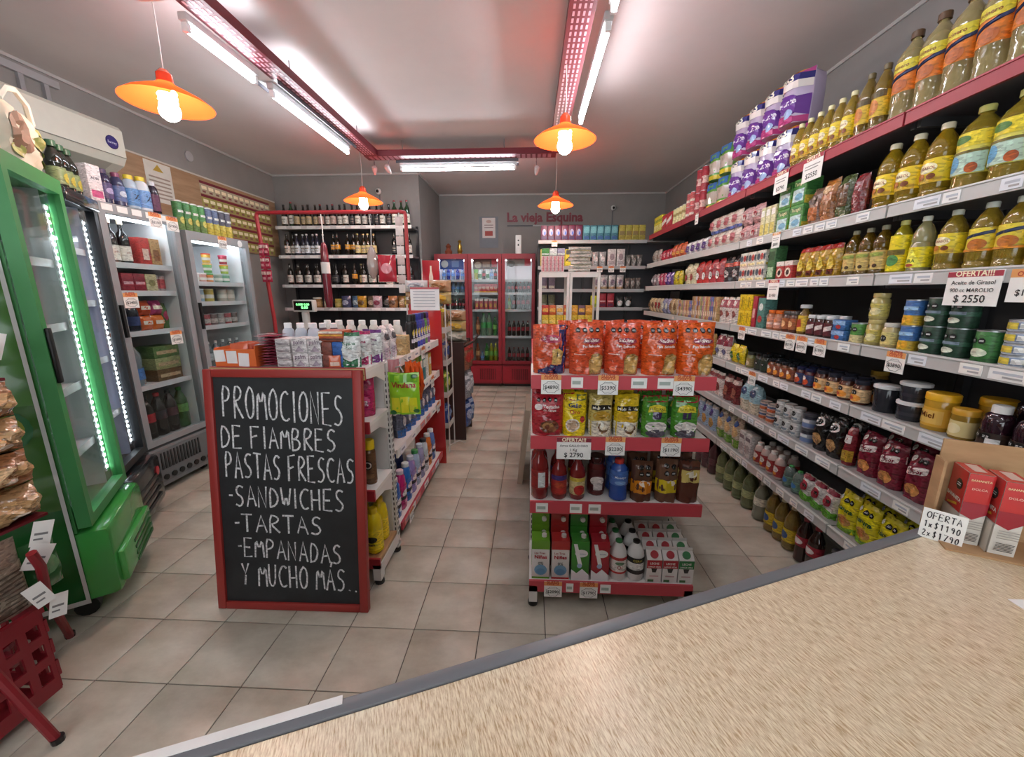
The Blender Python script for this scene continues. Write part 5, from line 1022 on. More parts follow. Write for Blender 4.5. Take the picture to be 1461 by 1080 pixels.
for k, (c, nm) in enumerate((('7a4034', 'brown'), ('2f5fa8', 'blue'))):
    for q in range(2): place(p_box(.055, .06, .1, c, [('r', -.4, .3, .4, .6, lin(c))], one=True), 'stock_box', (-.955+k*.057, 1.83, TZ+q*.061), 0, '%s %s box beside the white tissue boxes' % (('lower', 'upper')[q], nm), 'box')
place(p_box(.115, .05, .1, 'b0502c', [('r', -.5, .1, .5, .3, '5a2a20'), ('r', -.5, .5, .5, .65, 'd8a03a'), ('r', -.5, .75, .5, .95, 'e0d6c4')]), 'stock_box', (-.927, 1.83, TZ+.123), 0, 'striped red and gold box on top of the blue boxes', 'box')
pch = lambda c, s_: p_bag(.095, .165, .05, 'd9dcda', [('p', [(-.5, 0), (.5, 0), (.5, .3), (0, .16), (-.5, .36)], c), ('r', -.5, .9, .5, 1, c), ('e', 0, .58, .4, .2, 'dfe4e2'), ('t', 'Polyana', 0, .66, .66, c, .02), ('t', 'cool', 0, .54, .34, c)], seed=s_, nx=12, nz=12)
for k, (c, nm, x, y) in enumerate((('2f6f4a', 'green', -.845, 1.80), ('b0285f', 'magenta', -.825, 1.875), ('6a2a7a', 'purple', -.80, 1.95))):
    place(pch(c, 140+k), 'softener_pouch', (x, y, TZ), 0, '%s and white refill pouch at the gondola front corner' % nm, 'pouch', 'refill pouches')
place(flatbag, 'sachet', (-.91, 1.765, TZ), .3, 'small crumpled sachet lying before the green pouch', 'sachet', None, .6)
# back rows on the gondola top
t2 = LZ[0]+.001
pur = p_box(.13, .15, .09, '6a3a94', [('e', -.1, .5, .28, .25, 'cfc8dc'), ('e', -.1, .5, .16, .14, '8a8aa0'), ('r', .3, .1, .5, .9, '8a55b0')])
for k in range(2): place(pur, 'purple_box', (-1.10+k*.135, 2.22, t2), 0, '%s purple box on the cleaning gondola top' % ('left', 'right')[k], 'box', 'purple boxes')
tan = p_box(.085, .12, .08, 'c2a672', [('p', [(-.3, .4), (.3, .4), (0, .15)], 'dccba0'), ('r', -.5, .85, .5, 1, 'd6c49a')])
for k in range(5): place(tan, 'tan_box', (-1.165+k*.088, 2.43, t2), 0, '%s tan carton from the left on the gondola top' % od(k), 'box', 'tan cartons in a row')
wbot = p_bottle(.2, .036, 'd4d2cc', 'f0f0ee', 'squeeze', (.15, .5, 'd8b92e'), [('r', -.5, .6, .5, 1, 'e2dcc0')], m='plastic', capr=.6, caph=.12, one=True)
for k in range(7): place(wbot, 'detergent_bottle', (-1.35+k*.078, 2.57, t2), 0, '%s white bottle with yellow label on the gondola top' % od(k), 'bottle', 'white and yellow bottles')
bbot = p_bottle(.2, .036, 'c0cad6', 'eef0f2', 'squeeze', (.12, .5, '3a5fa0'), [('r', -.5, .5, .5, .8, 'd8e2ee')], m='plastic', capr=.6, caph=.12, one=True)
for k in range(3): place(bbot, 'detergent_bottle', (-1.46+k*.078, 2.31, t2), 0, '%s white-capped blue-label bottle on the gondola top' % od(k), 'bottle', 'blue-label bottles')
dbot = p_bottle(.19, .034, '5a4a52', 'e8e8e6', 'squeeze', (.12, .5, 'b0a8ac'), [], m='plastic', capr=.6, caph=.12, one=True)
for k in range(4): place(dbot, 'detergent_bottle', (-1.46+k*.072, 2.44, t2), 0, '%s dark bottle with white cap on the gondola top' % od(k), 'bottle', 'dark bottles')
for k in range(4): place(p_bag(.09, .05, .1, ('b0a8b0', 'c05a70', '8a9aa8')[k % 3], [], 'gloss', 'pillow', one=True, nx=4, nz=4, seed=150+k), 'sachet_pack', (-1.45+k*.093, 2.16, t2), 0, '%s flat sachet pack behind the orange tray' % od(k), 'packet', 'flat packs behind the tray')
# front side of the end shelf, lower levels
cair = p_bag(.13, .2, .08, 'b8225f', [('e', .1, .4, .25, .14, 'd85a90'), ('t', 'CAIR', 0, .3, .6, 'f0dce6', .04), ('e', -.2, .75, .2, .12, 'd07aa0')], seed=160, nx=12, nz=12)
for k in range(2): place(cair, 'softener_bag', (-.85-.14*k, 1.88, GL[1]+.001), .25, '%s magenta softener bag below the gondola top' % ('right', 'left')[k], 'bag', 'magenta bags')
can_y = p_bottle(.235, .03, '6b4a2e', 'e6c416', 'spray', (.05, .72, '6b4a2e'), [('e', 0, .6, .36, .16, '1a1614'), ('e', 0, .6, .3, .12, 'd8d0c4'), ('e', 0, .6, .2, .08, '2a2220'), ('r', -.5, .15, .5, .3, '8a6540')], m='gloss', capr=.92, caph=.18)
for k in range(4): place(can_y, 'spray_can', (-.82-.066*k, 1.85+.03*(k % 2), GL[2]+.001), 0, '%s brown spray can with yellow cap beside the chalkboard' % od(k), 'spray can', 'brown spray cans')
ybot = p_bottle(.25, .045, 'e0c414', 'd8b80e', 'squeeze', (.1, .55, 'ecd21c'), [('e', 0, .55, .34, .16, '2a2a1a'), ('t', 'Blem', 0, .25, .4, '2a2a2a', .03)], m='gloss', capr=.5, caph=.1)
for k in range(4): place(ybot, 'polish_bottle', ((-.82, -.83, -.92, -.93)[k], (1.83, 1.94, 1.83, 1.94)[k], GL[3]+.001), 0, '%s yellow polish bottle on the wooden deck beside the chalkboard' % od(k), 'bottle', 'yellow polish bottles')
# hanging cloths
t = place(p_bag(.165, .23, .03, '8fc32a', [('r', -.45, .78, .45, .96, '6aa82a'), ('t', 'Virulana', 0, .66, .8, 'a02a30', .03), ('r', -.42, .06, -.15, .42, 'd6d42c'), ('r', -.12, .05, .14, .44, 'e0dc34'), ('r', .17, .06, .42, .42, 'd2d22a'), ('e', -.38, .06, .1, .06, '2f6a34'), ('e', .38, .1, .1, .05, '2f6a34'), ('e', .34, .92, .1, .05, '2f6a34')], 'gloss', 'pillow', seed=170, nx=12, nz=12), 'cleaning_cloth_pack', (-.668, 2.0, .86), .06, 'lime green cleaning cloth pack hanging on the gondola corner', 'packet')
part('hook', MB().tube([(0, -.0, .23), (-.02, .02, .26), (-.05, .04, .25)], .004, '9a9a9a', n=6), t)
og = p_bag(.075, .25, .05, 'd9581c', [('r', -.2, .1, 0, .9, 'c24a14'), ('r', .1, .05, .3, .6, 'e8702c')], 'gloss', 'pillow', seed=171, wob=.01)
for k in range(3):
    o = place(og, 'rubber_glove_pack', (-.715, 2.24+.09*k, .86-.02*k), H90*.85, '%s orange glove pack hanging on the cleaning gondola' % od(k), 'packet', 'orange glove packs')
    part('hook', MB().tube([(0, 0, .245), (0, .02, .262), (0, .028, .262)], .003, '9a9a9a', n=6), o)
# side shelves of the cleaning gondola (facing the aisle, +X)
def lseg(zi, y0, y1, proto, name, desc, cat, n=None, tiers=1, front=.03):
    w_, d_, h_ = dims(proto); k = n or max(1, int((y1-y0)/(w_*1.04))); p = max(w_*1.02, (y1-y0)/k)
    for i in range(k):
        for q in range(tiers):
            place(proto, name, (-.765-front-d_/2, y0+p*(i+.5), LZ[zi]+.001+q*(h_+.001)), H90, '%s %s%s from the chalkboard, %s shelf facing the aisle' % (od(i), ('lower ', 'upper ')[q] if tiers > 1 else '', desc, ('top', 'second', 'third', 'lowest')[zi]), cat, '%s on aisle shelf' % desc)
wpk = p_bag(.1, .2, .07, 'dcdadc', [('e', -.1, .7, .2, .1, '5a5a60'), ('e', .15, .7, .16, .08, '4a4a50'), ('r', -.4, .1, .4, .4, 'c9bccb'), ('e', .3, .3, .16, .12, 'b0405a')], seed=180, nx=12, nz=12)
lseg(0, 2.11, 2.34, wpk, 'soap_pouch', 'white soap pouch', 'pouch', 2)
spr = lambda c, cap, s_: p_bottle(.24, .027, c, cap, 'spray', (.05, .72, c), [('e', 0, .6, .36, .16, 'd8c83a'), ('r', -.5, .2, .5, .35, 'dfe3ee'), ('p', [(-.3, .4), (.3, .4), (0, .8)], 'e0e4ea')], m='gloss', capr=.85, caph=.16)
for k, (c, cap, nm) in enumerate((('1e1e22', '141416', 'black'), ('1e1e22', '141416', 'black'), ('3a4aa8', '2a3a9a', 'blue'), ('4a52b5', '34409a', 'blue'), ('5a4a9a', '2a2a6a', 'violet'), ('6a9a5a', '1c1c1e', 'green'), ('8a5a9a', '5a2a7a', 'purple'))):
    place(spr(c, cap, k), 'aerosol_can', (-.825, 2.66+k*.07, LZ[0]+.001), H90, '%s aerosol can from the chalkboard, %s one on the top aisle shelf' % (od(k), nm), 'spray can', 'aerosol cans on the aisle shelf')
lseg(1, 2.34, 2.62, p_box(.09, .19, .08, 'b5a86a', [('e', 0, .55, .3, .16, '3a3428'), ('e', 0, .55, .24, .12, 'd8d0b0'), ('r', -.5, .85, .5, 1, '8a7a44')]), 'sponge_box', 'khaki box', 'box', 3)
for k, (c, nm) in enumerate((('c9cf5a', 'lime'), ('6aa83a', 'green'), ('2a7a86', 'teal'), ('dfe0dc', 'white'), ('c9a24a', 'ochre'))):
    place(p_box(.075, .2-.005*k, .08, c, [('r', -.4, .5, .4, .8, 'e6e6d8')], one=True), 'cleaner_box', (-.835, 2.7+k*.085, LZ[1]+.001), H90, '%s cleaner carton on the second shelf facing the aisle' % nm, 'box', 'cleaner cartons on the aisle shelf')
lseg(2, 2.3, 3.2, p_bag(.1, .17, .07, '6a7088', [('e', 0, .6, .3, .2, 'dfe2e6'), ('r', -.5, 0, .5, .3, '3a6ab0')], seed=185, one=True), 'bleach_pouch', 'grey and blue pouch', 'pouch', 8)
def jug(c, c2, cap): return p_bottle(.27, .05, c, cap, 'squeeze', (.12, .6, c), [('e', 0, .6, .4, .2, 'ece6e8'), ('r', -.6, .3, .6, .48, '2a2430'), ('e', .05, .2, .3, .12, c2), ('r', .1, .85, .4, 1, 'e0b83a')], m='gloss', capr=.5, caph=.08, squash=.7)
cols = [('3a6ac0', 'd8e4f0', 'e8ecf0', 'blue'), ('c02a78', 'e8a0c4', 'f0d8e4', 'magenta'), ('2f74c8', 'dce8f4', 'eef2f4', 'bright blue'), ('9a8ac8', 'd8d4ec', 'd8e0f0', 'lilac'), ('a8c0dc', 'e8eef4', '4a9a5a', 'pale blue'), ('9a9ac0', 'd8d8ec', 'd8e0f0', 'grey-violet'), ('c8d4dc', 'f0f4f6', '3a3a40', 'white'), ('d07a3a', 'ecd0b0', 'e8e8e8', 'orange'), ('6a86c8', 'd8e4f0', 'e8ecf0', 'cornflower')]
for k, (c, c2, cp, nm) in enumerate(cols): place(jug(c, c2, cp), 'cleaner_bottle', (-.83, 2.18+k*.112, LZ[3]+.001), H90, '%s cleaner bottle on the lowest shelf facing the aisle' % nm, 'bottle', 'cleaner bottles on the lowest aisle shelf')
for k, (c, nm) in enumerate((('3f7a34', 'green'), ('2a2c34', 'black'), ('c8c4c0', 'white'), ('4a5a90', 'navy'))):
    place(jug(c, 'd8d8d8', 'e8e8e8'), 'cleaner_bottle', (-.95, 2.2+k*.14, LZ[3]+.001), H90, '%s cleaner bottle in the rear of the lowest aisle shelf' % nm, 'bottle', 'rear cleaner bottles')
offer((-.758, 2.27, .14), H90, '$3190', 'white price card at the lowest aisle shelf of the gondola'); offer((-.757, 3.1, .62), H90, '$2450', 'price card on the far end of the third aisle shelf')
offer((-.757, 2.72, 1.13), H90, '$1850', 'price card on the top aisle shelf below the aerosols'); offer((-.757, 2.95, .87), H90, '$1250', 'red price card on the second aisle shelf')
place(p_bag(.06, .17, .02, 'c07a80', [('r', -.3, .2, .3, .6, 'e0c8c8')], 'gloss', 'pillow', seed=188), 'brush_pack', (-.74, 2.06, .98), .4, 'pink packet hanging by the gondola corner', 'packet')
# ================================================================== COUNTER GOODS
ua, va = Vector((.902, -.431)), Vector((.431, .902)); ra = -math.atan2(.431, .902)
t = thing('cardboard_box', 'brown cut-down cardboard box standing on the counter end', 'box', (.873, .822, 1.0), ra)
part('base', MB().box(0, -.1, 0, .32, 0, .004, 'ffffff', 'cardboard'), t); part('back_wall', MB().box(0, 0, 0, .32, .005, .2, 'ffffff', 'cardboard'), t)
part('side_flap', MB().box(-.005, -.034, 0, 0, .005, .162, 'ffffff', 'cardboard'), t); part('side_flap', MB().box(.32, -.1, 0, .325, .005, .162, 'ffffff', 'cardboard'), t)
def ban():
    w_, h_, d_ = .036, .15, .06
    b = MB().bbox(-w_/2, -d_/2, 0, w_/2, d_/2, h_, 'd8d4cc', 'gloss', .001); p = MB()
    f = [('r', -.5, .5, .5, 1, 'c02a2c'), ('p', [(-.5, .42), (0, .36), (.5, .46), (.5, .6), (-.5, .6)], '9c2030'), ('t', 'BANANITA', 0, .9, .8, 'e9cfa0', .02), ('t', 'DOLCA', 0, .78, .6, 'e8b8a8', .02)]+[('r', -.35, .06+.022*k, .35, .068+.022*k, '2a2a2a') for k in range(6)]+[('r', -.4, .24+.035*k, .4, .25+.035*k, '9a9690') for k in range(4)]
    decal(p, flat(w_, h_, -d_/2), f, h_/w_, 'gloss')
    s_ = [('r', -.5, .42, .5, 1, 'c43230'), ('o', .12, .78, .2, .2, '161616'), ('t', 'BANANITA', 0, .56, .9, 'f0e8e0', .04), ('p', [(-.3, .44), (.3, .5), (.25, .53), (-.3, .47)], 'd8a02a'), ('r', -.5, 0, .5, .42, 'cfc9bf')]
    decal(p, lambda u, v, o: (-w_/2-o, -u*d_, v*h_), s_, h_/d_, 'gloss'); decal(p, lambda u, v, o: (u*w_, v*d_-d_/2, h_+o), [('r', -.5, 0, .5, 1, 'c83034'), ('r', -.2, .2, .3, .9, 'e8c8c0')], d_/w_, 'gloss')
    return finish([('body', b), ('front_print', p)], 'x')
bn_ = ban(); c0 = Vector((.866, .755))
for k, (du, dv, nm) in enumerate(((.018, .031, 'left red candy box in the cardboard box, handwritten note before it'), (.06, .013, 'right red candy box in the cardboard box'))):
    q = c0+ua*du+va*dv; place(bn_, 'candy_box', (q.x, q.y, 1.004), ra, nm, 'box', 'red candy boxes on the counter')
t = thing('handwritten_note', 'white handwritten OFERTA note leaning on the red candy box', 'note', (.843, .758, 1.0), -.78)
part('paper', MB().box(-.031, 0, .0, .031, .001, .066, 'f2f2ee', 'paper'), t)
hw = MB(); sfh = lambda x, z: (x, -.0008, z)
for s_, u0, u1, v0, v1 in (('OFERTA', -.024, .026, .046, .06), ('1x$1190', -.026, .027, .026, .039), ('2x$1790', -.026, .028, .006, .019)): strokes(hw, s_, u0, u1, v0, v1, sfh, .0016, '22222a', 'paper', -.02, .03, 9)
part('handwriting', hw, t, 'black marker writing', 'decal')
tag(link('paper_slip', MB().box(.80, .5, 1.0003, .9, .6, 1.0012, 'f0f0ee', 'paper').data('paper_slip')), 'white paper slip lying on the counter at the right edge', 'paper')
# ================================================================== WINE SHELVES
t = thing('shelving_bay', 'black wine shelving against the grey wall behind the deli frame', 'shelf', (-3.42, 5.4, 0))
part('back_panel', MB().box(0, .33, .05, 1.84, .345, 2.35, '333236'), t)
for x in (0, .6, 1.2, 1.81): part('upright', MB().box(x, .298, 0, x+.03, .329, 2.4, '26252a'), t)
WZ = [2.363, 1.989, 1.603, 1.291, .9]
for z in WZ:
    sh = part('shelf', MB().box(0, .012, z-.02, 1.84, .297, z, '6a696c'), t); part('lip', MB().box(0, 0, z-.032, 1.84, .0115, z+.012, 'c4c4c6'), sh)
    for k in range(9): part('price_strip', MB().box(.03+k*.2, -.002, z-.026, .03+k*.2+.12, -.0005, z+.006, 'e4e4e4', 'paper'), sh)
def wine(glass, lab, cap, h=.3, v=(.14, .46), r=.036): return p_bottle(h, r, glass, cap, 'wine', (v[0], v[1], lab), [('r', -.35, .55, .35, .7, '8a8078'), ('r', -.3, .25, .3, .32, 'a09488')], m='darkglass', capr=.42, caph=.04, one=True, n=12)
W = {'w': wine('16120f', 'd8d4cc', '1a1416'), 't': wine('1c130e', 'b9a47a', '3a2418'), 'o': wine('1a140c', 'd9982a', '241a10', v=(.3, .5)), 'k': wine('0e0e10', '3a3a40', '121214'), 'g': wine('1e3a22', 'd8d6cc', '8a2028', .34), 'c': wine('2a2a3a', 'dcdfe6', 'd8d8dc'), 'y': wine('241c0e', 'd8c48a', 'c9b070'), 'p': wine('140f14', 'cfc8c4', '5a2a6a'), 'r': wine('1a0f10', 'c0a49a', '8a1e24')}
kinds = {'w': 'white-label', 't': 'tan-label', 'o': 'orange-label', 'k': 'dark-label', 'g': 'green glass', 'c': 'pale-capped white-label', 'y': 'cream-label', 'p': 'purple-capped', 'r': 'red-capped'}
for z, seq, nm in ((WZ[0], 'wgttttrwrwwkwpkkwkggg', 'top wine shelf'), (WZ[1], 'wwcccccc.oo.ooyyyy...kk.w', 'second wine shelf'), (WZ[2], 'wwwwwwww.kkkw.oywwwww..w.kk', 'third wine shelf')):
    p = 1.76/len(seq)
    for k, c in enumerate(seq):
        if c == '.': continue
        place(W[c], 'wine_bottle', (-3.37+p*(k+.5), 5.48+(.08 if p < .068 else .03)*(k % 2), z+.001), 0, '%s place from left on the %s, %s bottle' % (od(k), nm, kinds[c]), 'wine bottle', 'wine bottles on the '+nm)
place(p_box(.09, .14, .07, 'd9d4cc', [('r', -.3, .6, .3, .85, 'b04a50'), ('r', -.4, .2, .4, .3, '8a8a80')]), 'wine_carton', (-1.94, 5.5, WZ[2]+.001), 0, 'white carton standing at the right of the third wine shelf', 'box')
jar_ = [p_jar(.15, .065, '8a6a44', 'c8c4bc', [], (.2, .6, 'a8865a'), True), p_jar(.13, .055, 'c9c0b4', 'b8b4ac', [], (.2, .6, 'd4ccc0'), True), p_jar(.13, .05, 'a89a54', 'c9b858', [], (.2, .6, 'b8a860'), True)]
for k in range(3): place(jar_[k], 'glass_jar', (-3.0+k*.15, 5.5, WZ[3]+.001), 0, '%s glass jar of dry goods under the wine bottles' % ('brown', 'white', 'yellow')[k], 'jar')
for k, (c, c2) in enumerate((('4a4a6a', '9aa0b8'), ('5f7a9a', 'c0ccd4'), ('b08a2c', '6a4a24'), ('6a5a4a', 'b0a090'), ('b8a0a8', '8a3a50'), ('2a2628', '5a5450'), ('9a6a44', '5a3a24'), ('a5764a', 'cdb08a'), ('8a7a3a', 'c9b060'))):
    place(p_bag(.13, .17, .09, c, [('e', 0, .45, .34, .2, c2)], seed=200+k, one=True, nx=6, nz=8), 'snack_bag', (-2.57+k*.11, 5.47+.08*(k % 2), WZ[3]+.001), 0, '%s bag from the left under the wine bottles' % od(k), 'bag', 'bags under the wine shelves')
# red pipe frame and deli counter
t = thing('pipe_frame', 'red pipe frame over the deli counter before the wines', 'frame', (0, 4.4, 0))
part('left_post', MB().tube([(-2.93, 0, 0), (-2.93, 0, 1.2), (-2.985, 0, 2.32)], .02, 'a82a30', n=10), t); part('right_post', MB().tube([(-1.345, 0, 0), (-1.345, 0, 2.32)], .02, 'a82a30', n=10), t)
part('top_rail', MB().tube([(-2.985, 0, 2.32), (-2.97, 0, 2.345), (-2.94, 0, 2.35), (-1.39, 0, 2.345), (-1.355, 0, 2.338), (-1.345, 0, 2.31)], .02, 'b23038', n=10), t)
t = thing('deli_counter', 'white deli counter behind the cleaning gondola', 'counter', (-2.1, 4.5, 0))
part('body', MB().box(-.68, 0, 0, .68, .5, .98, 'c9c8c6'), t); part('top', MB().bbox(-.7, -.02, .98, .7, .52, 1.02, 'dcdcda', 'gloss', .005), t)
t = thing('scale_display', 'white shop scale display with green digits below the wines', 'scale', (-2.7, 4.65, 1.02))
part('pole', MB().bbox(-.035, -.03, 0, .035, .03, .26, 'd8d8d4', 'plastic', .01), t)
hd = part('display_head', MB().bbox(-.13, -.04, .26, .13, .04, .4, 'd0d0cc', 'plastic', .012), t)
part('screen', MB().box(-.11, -.0435, .28, .11, -.0405, .385, '101512', 'gloss'), hd)
dg = MB(); decal(dg, lambda u, v, o: (u*.2, -.0436-o, .285+v*.09), [('t', '0.000 0.00', 0, .55, .8, 'ffffff', .01), ('t', '0.00', .1, .12, .4, 'ffffff', .01)], .45, 'digit_light'); part('digits', dg, hd, 'glowing green digits', 'decal')
t = thing('cured_sausage', 'long dark red cured sausage hanging on a white cord', 'sausage', (-2.27, 4.4, 2.33))
part('sausage', MB().lathe([(.004, -1.0), (.035, -.985), (.045, -.9), (.044, -.5), (.04, -.4), (.03, -.32), (.01, -.29)], 12, '6e2430', 'gloss'), t); part('paper_band', MB().lathe([(.046, -.62), (.0465, -.5)], 12, 'd8d4d0', 'paper', caps=False), t)
part('cord', MB().tube([(0, 0, -.3), (.005, 0, -.1), (0, 0, 0)], .005, 'dedad4', n=6), t)
t = thing('hanging_ham', 'small white netted ham hanging on a cord from the pipe frame', 'ham', (-1.74, 4.4, 2.33))
part('ham', MB().lathe([(.01, -.68), (.05, -.62), (.06, -.52), (.045, -.4), (.012, -.33)], 10, 'a89a94', 'gloss'), t); part('cord', MB().tube([(0, 0, -.34), (.01, 0, -.15), (0, 0, 0)], .004, 'dedad4', n=6), t)
for k in range(6):
    c = ('c0405a', 'b0304a')[k % 2]
    t = place(p_bag(.06, .13, .02, c, [('r', -.4, .6, .4, .85, 'e8c8c0'), ('r', -.3, .2, .3, .4, 'e09aa0')], 'gloss', 'pillow', one=True, seed=220+k, nx=4, nz=6), 'snack_strip', (-2.93+.055*(k % 2)-.02, 4.36, 1.62+.14*(k//2)), 0, '%s red sachet hanging in a strip on the left frame post' % od(k), 'sachet', 'red sachets hanging on the frame post')
for k in range(2):
    place(p_bag(.2, .28, .06, ('b02a3a', 'a8a4a8')[k], [('e', 0, .5, .3, .2, ('d8909a', 'd8d8dc')[k])], 'film' if 0 else 'gloss', 'pillow', seed=230+k), 'hanging_bag', (-1.56, 4.35-.07*k, 1.62), 0, ('red plastic bag hanging on the right frame post', 'clear plastic bag hanging before the red bag on the frame')[k], 'bag') if k == 0 else None
# ================================================================== BACK SHELVES
BZ = [2.165, 1.84, 1.545, 1.305, .95]
def brow(zi, x0, x1, n, proto, name, desc, cat, y=5.46):
    p = (x1-x0)/n
    for k in range(n): place(proto, name, (x0+p*(k+.5), y, BZ[zi]+.001), 0, '%s %s from the left, %s shelf beside the coolers' % (od(k), desc, ('top', 'second', 'third', 'fourth', 'fifth')[zi]), cat, desc+' row beside the coolers')
def ypk(c, d_, w_=.085, h_=.17, dd=()): return p_box(w_, h_, .08, c, [('r', -.4, .1, .4, .3, d_)]+list(dd), one=True)
brow(0, .12, .66, 6, ypk('5e2440', '3a2450', .085, .19, [('e', 0, .55, .3, .22, '9a9ab8'), ('e', .1, .5, .14, .12, '4a6ac0')]), 'yerba_packet', 'maroon yerba packet', 'packet')
brow(0, .67, 1.12, 5, ypk('3a7080', '2f5588', .085, .19, [('r', -.4, .5, .4, .9, '6aa4ae')]), 'yerba_packet', 'teal yerba packet', 'packet')
brow(0, 1.13, 1.47, 4, ypk('a39a44', '8a8034', .08, .19, [('r', -.4, .35, .4, .6, '7a6a44')]), 'yerba_packet', 'yellow yerba packet', 'packet')
brow(1, .12, .33, 2, ypk('c2bc6a', '9aa04a', .1, .22, [('e', 0, .5, .3, .24, 'd8d8c4')]), 'yerba_packet', 'pale yellow yerba packet', 'packet')
brow(1, .34, .55, 2, ypk('c9b82a', 'd8c83a', .1, .22, [('p', [(-.4, .3), (.4, .6), (.4, .7), (-.4, .4)], '2a2a22'), ('r', -.4, .7, .4, .95, '4a4a44')]), 'yerba_packet', 'yellow and black yerba packet', 'packet')
brow(1, .56, .78, 2, ypk('bdb884', '6a9a4a', .1, .22, [('e', 0, .4, .3, .2, '6a5a4a')]), 'yerba_packet', 'cream yerba packet', 'packet')
brow(1, .80, .99, 2, p_bag(.09, .19, .06, '9a9a9c', [('e', 0, .5, .3, .2, 'd8d8d8')], one=True, nx=6, nz=8, seed=240), 'sugar_bag', 'grey sugar bag', 'bag')
brow(1, 1.0, 1.23, 2, ypk('cfc8c8', 'a8a0a4', .1, .22, [('e', 0, .55, .3, .2, '9a8a90')]), 'flour_packet', 'white flour packet', 'packet')
brow(1, 1.24, 1.46, 3, p_bag(.07, .15, .05, '7a7470', [('e', 0, .5, .3, .2, 'a8a09c')], one=True, nx=6, nz=8, seed=241), 'seed_bag', 'dull brown seed bag', 'bag')
brow(2, .82, 1.24, 4, p_bag(.095, .19, .06, 'b4b0b0', [('e', 0, .5, .3, .2, '8a7a8a'), ('r', -.5, 0, .5, .2, 'a58a6a')], one=True, nx=6, nz=8, seed=242), 'flour_bag', 'white and grey flour bag', 'bag')
brow(2, 1.25, 1.46, 3, p_bag(.068, .15, .05, '6a5f5a', [('e', 0, .5, .3, .2, '9a908a')], one=True, nx=6, nz=8, seed=243), 'seed_bag', 'brown seed bag', 'bag')
brow(3, .80, .90, 1, ypk('cfd02a', '8a9a3a', .08, .16), 'soup_packet', 'lime yellow soup packet', 'packet')
brow(3, .91, 1.12, 2, ypk('9a2434', '5a1a3a', .09, .19, [('r', -.4, .4, .4, .5, 'd0a0a0')]), 'coffee_packet', 'dark red coffee packet', 'packet')
brow(3, 1.14, 1.36, 2, p_bag(.1, .15, .06, '3a3a3a', [('e', 0, .4, .34, .26, 'd0d0d0')], one=True, nx=6, nz=8, seed=244), 'coffee_bag', 'black and white coffee bag', 'bag')
brow(4, .8, 1.45, 6, p_bag(.1, .17, .06, '5a6478', [('e', 0, .4, .34, .26, 'a8acb8')], one=True, nx=6, nz=8, seed=245), 'detergent_bag', 'blue-grey detergent bag', 'bag')
for zi in (1, 2, 3):
    brow(zi, .12, .34, 2, ypk(('7a8a5a', '6a5a6a', '7a7a5a')[zi-1], '9a9a8a', .09, .17), 'packet', 'dull packet', 'packet', 5.6) if zi > 1 else None
for k, x in enumerate((.3, .9, 1.05, 1.2)): offer((x, 5.395, BZ[1 if k else 0]-.0), 0, ('$3650', '$980', '$1150', '$1080')[k], 'far white price card %s on the shelves beside the coolers' % ('below the maroon packets', 'below the grey sugar bags', 'below the white flour packets', 'below the seed bags')[k], .85)
# white slotted rack
t = thing('slotted_rack', 'white slotted-metal rack with biscuits before the back shelves', 'rack', (.1, 4.2, 0))
for x in (0, .285, .315, .6):
    for y in (0, .32):
        u = part('post', MB().box(x-.013, y, 0, x+.013, y+.026, 1.7, 'dcdad6'), t)
        if y == 0: part('post_holes', MB().box(x-.004, y-.001, 1.2, x+.004, y, 1.22, '4a4a4a'), u)
for x0, x1 in ((.014, .271), (.329, .586)):
    part('top_rail', MB().box(x0, 0, 1.66, x1, .026, 1.7, 'dcdad6'), t)
part('shelf', MB().box(-.01, -.002, 1.7, .61, .35, 1.712, 'd0cecb'), t); part('shelf', MB().box(.014, .027, 1.15, .586, .319, 1.16, 'd0cecb'), t); part('shelf', MB().box(.014, .027, .6, .586, .319, .61, 'd0cecb'), t)
for k in range(6): place(p_box(.037, .16, .1, 'd6bcbc', [('r', -.2, .05, .2, .95, 'b86a74')], one=True), 'striped_box', (.125+k*.039, 4.26, 1.713), 0, '%s pink striped carton from the left on the white rack' % od(k), 'box', 'pink striped cartons')
for k, c in enumerate(('4f9a4a', 'e4e4e2', 'a8a0b8')): place(p_box(.075, .07, .1, c, [('r', -.5, .1, .5, .3, 'dfe6da')], one=True), 'small_box', (.145+k*.08, 4.26, 1.875), 0, '%s small box stacked on the pink striped cartons' % ('green', 'white', 'lilac')[k], 'box', 'small boxes on the cartons')
roll = p_bag(.26, .075, .08, 'cfcac2', [], 'foil', 'pillow', one=True, seed=250, wob=.008)
for k in range(7): o = place(roll, 'folded_sack', (.5+.01*(k % 3), 4.27+.02*(k % 2), 1.714+k*.036), (.1, -.15, .2, 0, -.1, .15, .05)[k], '%s crumpled white sack from the bottom of the pile' % od(k), 'sack', 'white sacks on the rack', .9); o.scale = (.9, .9, .46)
for k, (c, nm) in enumerate((('c0392e', 'red'), ('d0622c', 'orange'), ('d8c4b0', 'cream'), ('c8502a', 'rust'), ('dba42a', 'amber'), ('6a4a5a', 'plum'), ('d0902a', 'ochre'))):
    place(p_box(.072, .1, .1, c, [('r', -.4, .3, .4, .7, 'e8b050')], one=True), 'biscuit_box', (.155+k*.077, 4.3, 1.272), 0, '%s biscuit box in the white rack' % nm, 'box', 'biscuit boxes in the white rack')
    place(p_box(.072, .11, .1, ('d8b42a', 'e0c040')[k % 2], [('r', -.4, .2, .4, .5, 'e8d070')], one=True), 'biscuit_box', (.155+k*.077, 4.3, 1.161), 0, '%s yellow biscuit box from the left in the white rack' % od(k), 'box', 'yellow biscuit boxes in the white rack')
